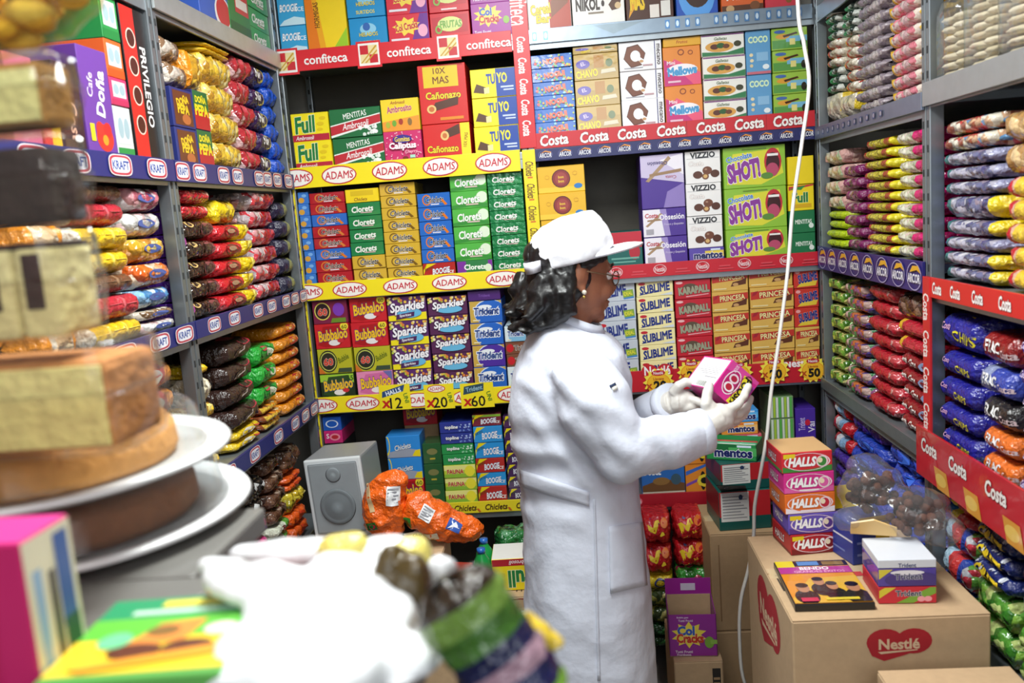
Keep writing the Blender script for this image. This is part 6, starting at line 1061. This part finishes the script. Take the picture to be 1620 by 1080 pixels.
mb = MB(); mb.box(-w3 / 2, w3 / 2, d3 / 2 - .001, d3 / 2 + .001, h3, h3 + .045, mat('A82C9C')); mb.box(-.02, .02, d3 / 2 - .0016, d3 / 2 - .001, h3 + .01, h3 + .03, mat('E4D8EC')); link('lid_flap', mb.mesh('lid_flap'), pb)
# left of the woman: soda cracker cartons, upturned yellow box, green bottles
soda = [('o', .62, .42, .60, .56, '8A2A2A', .05), ('p', [(.02, .98), (.36, .98), (.19, .66)], 'A82C34'), T('SAN JUAN', .18, .9, .1, 'D8C8B8', w=.3), T('SODA', .62, .46, .34, 'E8E4E4', ol='2A2A4A', w=.62, b=.05, sh=.15, rot=4), T('28', .56, .2, .14, '2A3A7A', sh=.2), ('r', .68, .17, .88, .21, '5A5A6A')]
for i in range(4): kcarton(-.345, -.145, 2.36, 2.58, .118 * i, .118 * (i + 1), f'brown soda cracker carton, {("bottom of", "third down in", "second down in", "topmost of")[i]} the stack behind the woman', soda, [], [('r', .55, .3, .57, .9, '4A3A2A'), ('r', .62, .3, .64, .9, '4A3A2A')] if i == 3 else (), group='soda cracker cartons')
dz('fullu', GB, 'upturned yellow mints box', 'EFD81E', [('r', 0, .78, 1, 1, 'B0202E'), T('Ambrosoli', .62, .88, .13, 'F4ECEC', rot=180, w=.5, sh=.3), T('Full', .6, .36, .5, '1F7A3C', rot=180, w=.5, b=.04, ol='F4F0C0'), ('e', .2, .5, .08, .08, 'D8BE1A'), ('e', .14, .3, .08, .08, 'D8BE1A')], topc='EDEBE6')
put('fullu', -.235, 2.46, .473, .135, .098, .12, 2, 'upturned yellow and red mints box with white base on soda carton')
bz('grbag', CA, 'crinkled dark green bag', 'mix:1E6A34,2A7A3E,123A1E,5A9A6A', amp=.16)
mb = bag_mb(.17, .10, .10, [(1, 'mix:1E6A34,2A7A3E,123A1E,5A9A6A')], amp=.12, seed=3); link('candy_bag', mb.mesh('candy_bag'), None, (-.23, 2.42 + .24, .474), (0, 0, R(3)), 'crinkled dark green bag behind the upturned yellow box', 'candy bag')
for i in range(2):
    mb = MB(); mb.lathe([(.0, 0), (.026, .001), (.029, .01), (.029, .075), (.022, .10), (.011, .118), (.011, .128), (.0, .129)], mat('1E9A4A', 'plastic'), 20); e = link('soda_bottle', None, None, (-.328 + .0, 2.40 + .075 * i, .4728), None, ('green bottle standing before the other beside the upturned yellow box', 'green bottle standing behind its twin beside the upturned yellow box')[i], 'bottle', 'green bottles'); link('bottle_body', mb.mesh('bottle_body'), e)
    mb = MB(); mb.lathe([(.012, .120), (.0125, .134), (.0, .1345)], mat('2A6AC0', 'plastic'), 16); link('cap', mb.mesh('cap'), e); mb = MB(); mb.lathe([(.0295, .03), (.0295, .065)], mat('2A4A9A', 'wrap'), 20, close=False); link('label', mb.mesh('label'), e)
kcarton(-.475, -.365, 2.32, 2.50, 0, .40, 'brown carton under the red-sided box near the orange bags'); dz('redbx', CB, 'red and yellow box', 'A81C22', [('p', [(.3, 0), (.8, .2), (.7, 1), (.2, .9)], 'C8A03A'), ('r', 0, .9, 1, 1, 'E0D8D0')]); put('redbx', -.42, 2.40, .40, .085, .14, .14, -12, 'red and yellow box between the orange bags and soda cartons')
# speaker on a carton pillar, orange and brown bags beside it
kcarton(-.80, -.585, 2.26, 2.50, .34, .688, 'brown carton directly under the speaker'); kcarton(-.80, -.585, 2.26, 2.50, 0, .34, 'brown carton at floor level under the speaker')
sk = link('speaker', None, None, (-.694, 2.385, .690), (0, R(-3.0), R(-4)), 'grey desktop speaker with round mesh grille beside the orange bags', 'speaker')
mb = MB(); mb.box(-.083, .083, -.075, .085, .006, .236, mat('84888C', 'plastic'), .006); link('cabinet', mb.mesh('cabinet'), sk)
mb = MB(); mb.box(-.083, .083, -.083, -.072, .006, .236, mat('D2D6D8', 'plastic'), .005); link('front_frame', mb.mesh('front_frame'), sk)
mb = MB(); mb.box(-.071, .071, -.0865, -.082, .022, .224, mat('8C9296', 'matte'), .004)
mb.lathe([(.052, 0), (.049, .004), (.042, .002), (.036, .003), (.020, .006), (.0, .008)], mat('6E7478', 'matte'), 36); k = 36 * 6
for i in range(len(mb.v) - k, len(mb.v)): x, y, z = mb.v[i]; mb.v[i] = (x, -.0865 - z, y + .098)
link('grille', mb.mesh('grille'), sk)
mb = MB(); mb.lathe([(.022, 0), (.018, .003), (.010, .001), (.0, .004)], mat('7C8286', 'matte'), 24)
for i in range(len(mb.v)): x, y, z = mb.v[i]; mb.v[i] = (x, -.0865 - z, y + .190)
link('tweeter', mb.mesh('tweeter'), sk)
mb = MB(); mb.box(-.03, .03, -.0885, -.086, .010, .019, mat('C8CCCE', 'plastic'), .001); link('badge_plate', mb.mesh('badge_plate'), sk)
kcarton(-.575, -.40, 2.16, 2.31, .0, .69, 'tall brown carton hidden below the orange bags')
def heapbag(name, label, cat, lobes, at, m, decals=(), vox=.006, amp=.012, fr=24, parts=()):
    mb = MB()
    for c_, sc, rz in lobes: mb.ball(c_, 1, m, 3, sc, Matrix.Rotation(R(rz), 3, 'Y').to_quaternion())
    me = fuse(mb, vox, 3, name)
    for v, nn in norms(me): v.co += nn * (amp * (.35 - abs(noise.noise(v.co * fr + V(at)))) * 1.5 + amp * .4 * noise.noise(v.co * fr * 2.6)); 
    me.materials.clear(); me.materials.append(m)
    zmin = min(v.co.z for v in me.vertices)
    for v in me.vertices: v.co.z -= zmin
    e = link(name, me, None, at, None, label, cat)
    bv = BVHTree.FromPolygons([v.co.copy() for v in me.vertices], [list(p.vertices) for p in me.polygons])
    for pn, lab_, x, z, w, h, rot, el in decals:
        g = MB(); ca, sa = math.cos(R(rot)), math.sin(R(rot)); nn_ = 8
        for j, (vs, fs, c2) in enumerate([([(a / nn_ * w, b2 / nn_ * h) for b2 in range(nn_ + 1) for a in range(nn_ + 1)], [(b2 * 9 + a, b2 * 9 + a + 1, b2 * 9 + a + 10, b2 * 9 + a + 9) for b2 in range(nn_) for a in range(nn_)], el[0])] + flat(el[1:], w, h)):
            o2 = []
            for a, b2 in vs:
                a -= w / 2; b2 -= h / 2; X_, Z_ = x + a * ca - b2 * sa, z + a * sa + b2 * ca; hit = bv.ray_cast(V((X_, -1, Z_)), V((0, 1, 0)))[0]
                o2.append((X_, (hit.y if hit else 0) - .002 - .0004 * j, Z_))
            g.add(o2, fs, mat(c2, 'wrap'), True)
        link(pn, g.mesh(pn), e, label=lab_)
    return e
tagw = ['E4E4E6'] + [('r', .1, .15 + .17 * i, .9 - .15 * (i % 2), .22 + .17 * i, '8A8A92') for i in range(5)]
heapbag('candy_bag', 'orange crumpled candy bag standing next to the speaker', 'candy bag', [(V((0, 0, .10)), (.056, .045, .105), 6), (V((.025, 0, .165)), (.048, .03, .04), -20)], (-.556, 2.225, .6906), mat('E8641A', 'film'), [('tape', 'tan tape strip', -.03, .150, .014, .07, 12, ['D8B88A']), ('price_sticker', 'white printed sticker', .035, .155, .034, .05, -6, tagw), ('emblem', None, -.03, .075, .03, .022, 15, ['2A6A2A', ('e', .6, .5, .3, .3, 'C82A4A')])])
heapbag('candy_bag', 'orange crumpled candy bag slumped with white stickers', 'candy bag', [(V((0, 0, .065)), (.095, .05, .05), 28), (V((-.03, .0, .09)), (.05, .045, .05), 0), (V((.075, 0, .035)), (.06, .04, .035), 10)], (-.432, 2.24, .6906), mat('E8641A', 'film'), [('price_sticker', 'white printed sticker', -.005, .10, .035, .034, -30, tagw), ('price_sticker', 'blue and white stamp', .065, .06, .038, .026, -28, ['3A5AA8', ('p', [(.1, .1), (.5, .9), (.9, .5), (.5, .4)], 'E4E4EC')]), ('brand_panel', 'white and yellow lettered panel', -.03, .028, .10, .022, 8, ['D8D8CC', ('e', .75, .5, .24, .4, 'E0B02A'), T('Chupetin', .45, .5, .5, '3A6A4A', w=.7, sh=.3, b=.03)]), ('emblem', None, -.06, .075, .02, .03, 0, ['2A7A2A', ('e', .6, .5, .3, .3, 'C82A4A')])])
kcarton(-.485, -.36, 2.02, 2.15, .0, .56, 'brown carton under the bag of dark sweets')
eb = heapbag('candy_bag', 'clear wrinkled bag of dark brown sweets below the orange bags', 'candy bag', [(V((0, 0, .05)), (.058, .04, .052), 10), (V((.02, 0, .09)), (.035, .03, .03), 0)], (-.41, 2.08, .5606), mix(['4A2E22', '5E3E2E', '33201A', '7A5A48'], 40), [('price_sticker', 'small white price sticker', .012, .06, .014, .013, 15, ['E8E8EA'])])
# tall clear bags of pale puffed biscuits on the white-edged shelf
for i, (y0, y1, zt, lab) in enumerate(((1.785, 1.898, 1.895, 'tall clear bag of pale puffed biscuits beside the metal post'), (1.655, 1.775, 1.93, 'tall clear bag of pale puffed biscuits, middle of three on the shelf'), (1.49, 1.645, 1.96, 'tall clear bag of pale puffed biscuits, nearest on the white-edged shelf'))):
    e = link('clear_bag', None, None, (XR + .085, (y0 + y1) / 2, 1.7556), None, lab, 'clear bag', 'tall bags of puffed biscuits'); w_2 = (y1 - y0) / 2 - .004
    mb = MB(); rg = random.Random(i); n_ = int((zt - 1.76) / .0175)
    for k_ in range(n_):
        for a in range(2):
            for b2 in range(2):
                mb.ball((-.034 + .066 * b2 + rg.uniform(-.004, .004), -w_2 * .5 + w_2 * a + rg.uniform(-.004, .004), .012 + .0175 * k_), 1, mat(('D8CDB4', 'CFC2A6', 'E0D6C0')[(k_ + a + b2) % 3], 'cake'), 2, (.034, w_2 * .50, .0082))
    link('puffed_biscuits', mb.mesh('puffed_biscuits'), e, kind='stuff')
    mb = MB(); H_ = zt - 1.7556; zs = [0, .004, H_ * .3, H_ * .6, H_ * .9, H_ + .012, H_ + .02]; rs = []
    for z_, f_ in zip(zs, (.85, 1, 1, 1.01, 1, .9, .75)): rs.append([V((x_, y_, z_)) for x_, y_ in [(.080 * f_ * math.copysign(abs(math.cos(g)) ** .4, math.cos(g)), (w_2 + .004) * f_ * math.copysign(abs(math.sin(g)) ** .4, math.sin(g))) for g in [2 * math.pi * q / 24 for q in range(24)]]])
    loft(mb, rs, clear('F2F0EC', .07, .5, 20)); link('film', mb.mesh('film'), e)
# ceiling light fitting
e = link('ceiling_light', None, None, (-.18, 1.35, 2.738), None, 'white twin-tube light fitting on the ceiling above the aisle', 'ceiling light'); lf_ = lf
for i in range(len(lf_.v)): x, y, z = lf_.v[i]; lf_.v[i] = (x + .18, y - 1.35, z - 2.70)
link('fitting', lf_.mesh('fitting'), e)
# ------------------------------------------------------------------ counter and the goods near the camera
CT = 1.285
dc = link('display_counter', None, None, (-.45, .5, 0), None, 'grey shop counter carrying the cakes and white bags', 'counter')
def cp(n, *bs, m=None):
    mb = MB()
    for b_ in bs: mb.box(b_[0] + .45, b_[1] + .45, b_[2] - .5, b_[3] - .5, b_[4], b_[5], m, .004)
    link(n, mb.mesh(n), dc)
cp('counter_top', (-.84, -.115, .20, .66, CT - .025, CT), (-.84, -.33, .661, .83, CT - .025, CT), m=mat('6E6C68', 'plastic')); cp('body', (-.82, -.15, .22, .63, .08, CT - .026), (-.82, -.36, .631, .80, .08, CT - .026), m=mat('8A857C', 'paint')); cp('kickboard', (-.80, -.18, .25, .60, 0, .08), m=mat('3A3836', 'matte'))
white = mat('ECEDEE', 'plastic'); clr = clear('F8FAFA', .02, .10, 12, 1.18)
def roundcake(c, label, cl, cake_c, crumb, lab2, hole=True):
    e = link('cake_container', None, None, c, None, label, 'cake container')
    mb = MB(); mb.lathe([(.0, .0), (.148, .0), (.160, .008), (.178, .012), (.1815, .011), (.178, .0155), (.160, .0125), (.147, .005), (.0, .004)], white, 64); link('plate', mb.mesh('plate'), e, label='white flanged plate')
    mb = MB(); mb.lathe([(.158, .014), (.154, .018), (.150, .046), (.144, .052), (.132, .0535), (.0, .0545)], clr, 72, rib=lambda g: .010 * math.sin(36 * g)); link('lid', mb.mesh('lid'), e, label='clear ribbed lid')
    mb = MB(); mb.box(-.02, .05, -.1535, -.1525, .02, .042, mat('C84A6A', 'card')); link('sticker', mb.mesh('sticker'), e)
    for i in range(len(mb.v)): pass
    k = link('ring_cake', None, None, V(c) + V((0, 0, .0056)), None, lab2, 'cake')
    mb = MB(); mb.lathe([(.045, .0), (.124, .0), (.129, .008), (.127, .028), (.119, .038), (.10, .041), (.07, .039), (.05, .03), (.045, .0)], mat(cake_c, 'cake'), 56, rib=lambda g: .006 * noise.noise(V((math.cos(g) * 4, math.sin(g) * 4, 0))), close=False); link('crumb', mb.mesh('crumb'), k)
    return e
cx_ = onY(82, 820, .80).x
roundcake((cx_ + .013, .80, CT + .0008), 'lower round plastic container of brown cake on the counter', clr, '7A4A2A', None, 'dark brown ring cake in the lower round container')
roundcake((cx_ - .002, .80, CT + .0568), 'upper round plastic container of golden cake', clr, 'D09048', None, 'golden brown ring cake in the upper round container')
mb = MB(); mb.box(-.045, .035, -.026, .026, 0, .0006, mat('E8B82A', 'card')); mb.box(-.042, .032, -.010, .022, .0006, .0009, mat('E0A03A', 'card')); link('paper_label', mb.mesh('paper_label'), None, (cx_ + .075, .775, CT + .1124), (0, 0, R(24)), 'yellow paper label lying on the upper round cake lid', 'label')
def loaf(x0, x1, y0, y1, z0, z1, label, lab2, build):
    e = link('loaf_container', None, None, ((x0 + x1) / 2, (y0 + y1) / 2, z0 + .0006), None, label, 'loaf container'); w, d, h = (x1 - x0) / 2, (y1 - y0) / 2, z1 - z0 - .001
    def rr(f, z, rib=0): return [V((w * f * math.copysign(abs(math.cos(g)) ** .28, math.cos(g)), d * f * math.copysign(abs(math.sin(g)) ** .28, math.sin(g)), z)) * (1) for g in [2 * math.pi * q / 64 for q in range(64)]]
    def ribbed(f, z, a): return [p + V((p.x, p.y, 0)).normalized() * (a * (1 if i % 2 else -1)) for i, p in enumerate(rr(f, z))]
    mb = MB(); loft(mb, [rr(.9, 0), rr(.93, .002), ribbed(.95, h * .30, .0012), rr(.99, h * .46), rr(1.0, h * .48), rr(1.0, h * .52), rr(.985, h * .54)], clear('F4F2EE', .03, .1, 10, 1.18)); link('tray', mb.mesh('tray'), e)
    mb = MB(); loft(mb, [rr(.985, h * .55), rr(1.0, h * .555), rr(1.0, h * .58), ribbed(.955, h * .62, .0015), ribbed(.93, h * .93, .0018), rr(.90, h * .985), rr(.55, h)], clear('F8F8F8', .02, .1, 10, 1.18)); link('lid', mb.mesh('lid'), e, label='clear ribbed lid')
    k = link('loaf_cake', None, None, ((x0 + x1) / 2, (y0 + y1) / 2, z0 + .004), None, lab2, 'cake'); build(k, w * .86, d * .84, h * .80)
def piece(k, n, x0, x1, y0, y1, z0, z1, c, rim=None, b=.004):
    mb = MB(); mb.box(x0, x1, y0, y1, z0, z1, mat(c, 'cake'), b); link(n, mb.mesh(n), k)
def plainloaf(k, w, d, h):
    piece(k, 'crust', -w, w, -d + .003, d, 0, h, 'C07E40', b=.008); piece(k, 'crumb', -w + .004, w - .004, -d, -d + .0035, .004, h - .004, 'F2DC8C', b=.0008)
def marble(k, w, d, h):
    for i in range(4):
        x0 = -w + w / 2 * i + .0015; x1 = x0 + w / 2 - .003
        piece(k, 'slice', x0, x1, -d + .002, d, 0, h, 'F0DC9C', b=.005); piece(k, 'chocolate_swirl', x0 + .006, x1 - .011, -d + .0008, -d + .004, h * .32, h * .94, '3A1E14', b=.0015)
        piece(k, 'chocolate_top', x0 + .001, x1 - .001, -d + .004, d - .002, h * .985, h + .004, '3A1E14', b=.002)
def dark(k, w, d, h): piece(k, 'crumb', -w, w, -d, d, 0, h, '2E1A12', b=.006)
def yell(k, w, d, h): piece(k, 'crust', -w, w, -d + .003, d, 0, h, 'B8863E', b=.006); piece(k, 'crumb', -w + .003, w - .003, -d, -d + .0035, .003, h - .006, 'F2E49A', b=.0008)
z4 = CT + .1130; xr = -.352
loaf(-.53, xr, .625, .725, z4, z4 + .090, 'clear loaf container on the upper round cake lid', 'yellow pound cake with brown crust in the lowest loaf container', plainloaf)
xr = onY(122, 470, .64).x; loaf(-.545, xr, .63, .70, z4 + .0905, z4 + .178, 'clear loaf container of marble cake, second up in the cake stack', 'vanilla and chocolate marble slices in a clear container', marble)
xr = onY(104, 300, .64).x; loaf(-.55, xr, .632, .695, z4 + .1785, z4 + .250, 'clear loaf container of dark cake under the yellow cake', 'dark chocolate loaf in a clear container', dark)
xr = onY(94, 170, .64).x; loaf(-.555, xr, .635, .69, z4 + .2505, z4 + .310, 'clear loaf container of yellow cake, topmost of the cake stack', 'pale yellow loaf under the clear yellow bag', yell)
yb_ = link('clear_bag', None, None, (-.455, .675, z4 + .3105), None, 'clear bag of yellow snacks on top of the cake stack', 'clear bag'); rg = random.Random(2)
mb = MB()
for i in range(90):
    d_ = V((rg.gauss(0, 1), rg.gauss(0, 1), rg.gauss(0, 1))).normalized() * rg.random() ** .33; mb.ball(V((.0 + d_.x * .088, d_.y * .046, .052 + d_.z * .042)), 1, mat(('E0B83A', 'D8A82A', 'E8CC6A', 'C89A2A')[i % 4], 'cake'), 2, (rg.uniform(.010, .018), rg.uniform(.009, .014), rg.uniform(.006, .011)))
link('snacks', mb.mesh('snacks'), yb_, kind='stuff')
mb = MB(); mb.ball((0, 0, .052), 1, white, 4, (.108, .060, .0515)); mb.ball((.0, 0, .085), 1, white, 3, (.07, .045, .045)); fm_ = fuse(mb, .006, 3, 'film')
for v, nn in norms(fm_): v.co += nn * .006 * (.3 - abs(noise.noise(v.co * 24))); v.co.z = max(v.co.z, .001)
fm_.materials.clear(); fm_.materials.append(clear('FCF4D4', .04, .6, 22, 1.2)); link('film', fm_, yb_)
# pink carton, green tray box, red packet
dz('pinkb', SB, 'pink box', 'C01E62', [('p', [(0, .0), (.86, 0), (.9, 1), (0, 1)], 'B81A5A'), ('r', 0, .1, .82, .9, 'C8205E'), ('e', .62, .25, .2, .1, 'D8703A'), ('e', .62, .1, .25, .08, '7A6AA0'), ('r', .0, .0, .3, 1, 'E8D8DC')], right=[('r', 0, 0, 1, 1, 'D8D0B8'), ('r', .12, .1, .3, .8, '8AA8C8'), ('r', .42, .0, .56, .75, '4A4440'), ('r', .60, .35, .9, .95, '3A5A9A'), ('r', .62, .05, .92, .4, '2A4A3A')], top=[('r', 0, 0, 1, 1, 'D4308A'), ('p', [(0, .25), (.62, .3), (.7, .85), (0, .8)], 'ECE8DC')])
xp = onY(39, 914, .47).x; put('pinkb', xp - .085, .495, CT, .17, .105, .052, 0, 'pink box with white top panel and cream striped side on counter')
dz('greenb', SB, 'green and yellow flat box', '5AA04A', [], top=[('r', 0, .72, 1, 1, '1E8A5A'), ('r', 0, .05, 1, .45, 'E8C02A'), ('r', .0, .45, 1, .72, '5AB03A'), ('r', .35, .86, .8, .95, 'D8C84A'), ('r', .2, .76, .85, .82, 'B8D8C0'), ('p', [(.3, .3), (.45, .62), (.72, .66), (.66, .4)], 'D8843A'), ('e', .5, .52, .1, .07, '7A5A2A'), ('e', .42, .28, .16, .09, '5A2A1A'), ('e', .72, .3, .15, .09, '5A2A1A'), ('e', .25, .42, .1, .1, '6AC08A'), ('e', .85, .5, .1, .08, 'D8E8C0'), ('p', [(.1, .12), (.9, .3), (.92, .2), (.2, .06)], 'E8962A')])
put('greenb', -.284, .517, CT, .112, .022, .112, 4, 'green and yellow flat box with chocolate picture on counter')
mb = bag_mb(.085, .014, .03, [(.15, 'D8D0D0'), (1, 'C8202C')], amp=.05, seed=4); link('candy_packet', mb.mesh('candy_packet'), None, (-.258, .602, CT + .0006), (0, 0, R(14)), 'small red packet behind the green flat box', 'packet')
# white carrier bags and printed sweets bag heaped on the counter end
cr = mat('DEDFE2', 'crepe')
def lb(px_, py_, Y, rx, ry, rz_, rot=0): p = onY(px_, py_, Y); return (p, (rx, ry, rz_), rot)
def heap(name, label, cat, lobes, m, amp=.005, fr=26, vox=.0045):
    mb = MB()
    for p, sc, rot in lobes: mb.ball(p, 1, m, 3, sc, Matrix.Rotation(R(rot), 3, 'Y').to_quaternion())
    me = fuse(mb, vox, 3, name); c = lobes[0][0]
    for v, nn in norms(me): v.co += nn * (amp * 1.6 * (.3 - abs(noise.noise(v.co * fr))) + amp * .5 * noise.noise(v.co * fr * 2.4)); v.co.z = max(v.co.z, CT + .0008)
    me.materials.clear(); me.materials.append(m); o = V((c.x, c.y, CT)); me.transform(Matrix.Translation(-o)); return link(name, me, None, o, None, label, cat)
heap('carrier_bag', 'crumpled white plastic carrier bag spilling over the counter', 'carrier bag', [lb(520, 990, .55, .062, .05, .032), lb(430, 930, .57, .05, .03, .014, 14), lb(345, 1060, .50, .028, .035, .018), lb(400, 1050, .50, .034, .04, .022), lb(600, 1030, .54, .036, .04, .028, 30), lb(560, 930, .60, .04, .03, .03), lb(355, 905, .60, .022, .014, .010, 16), lb(630, 1060, .51, .03, .03, .02, -20), lb(480, 1070, .48, .05, .035, .018)], cr)
heap('carrier_bag', 'second white plastic bag crumpled along the counter edge', 'carrier bag', [lb(470, 876, .66, .046, .018, .013), lb(600, 880, .65, .036, .02, .016, -5), lb(395, 872, .67, .02, .014, .007), lb(700, 905, .62, .012, .014, .014)], cr, amp=.003)
heap('candy_bag', 'pale yellow bag poking out of the white plastic', 'candy bag', [lb(545, 868, .645, .022, .016, .014), lb(650, 876, .635, .018, .016, .013)], mat('D8C86A', 'film'), amp=.003)
cbm = bag_mb(.108, .056, .050, [(.10, '8A8A2A'), (.2, '6A9A2E'), (.36, '161A48'), (.46, '9A7A88'), (.58, '141840'), (.72, '3A6420'), (.86, '6A8A3A'), (1, '2A1E14')], [('e', .68, .5, .10, .3, 'A8C86A'), ('e', .68, .5, .06, .18, '4A7A2A'), ('e', .42, .6, .06, .14, 'D8D0D8')], amp=.10, seed=6, fin=.16)
link('candy_bag', cbm.mesh('candy_bag'), None, onY(712, 1000, .50) + V((.004, .0, -.026)), (R(0), R(-58), R(168)), 'navy, lime and pink striped sweets bag beside the white plastic', 'candy bag')
heap('candy_bag', 'dark brown and olive bag edge beside the white plastic', 'candy bag', [lb(622, 915, .585, .016, .018, .026), lb(655, 925, .575, .012, .016, .024)], mat('4A3A1A', 'film'), amp=.003)
mb = bag_mb(.075, .03, .03, [(.35, 'D8B83A'), (.55, 'E8E0D8'), (.75, 'D89A9A'), (1, 'C8B02A')], amp=.12, seed=2, style='cone', fin=.2); link('candy_bag', mb.mesh('candy_bag'), None, onY(795, 1010, .53) + V((0, 0, -.012)), (0, R(-10), R(180)), 'yellow twisted bag tip jutting past the counter end', 'candy bag')
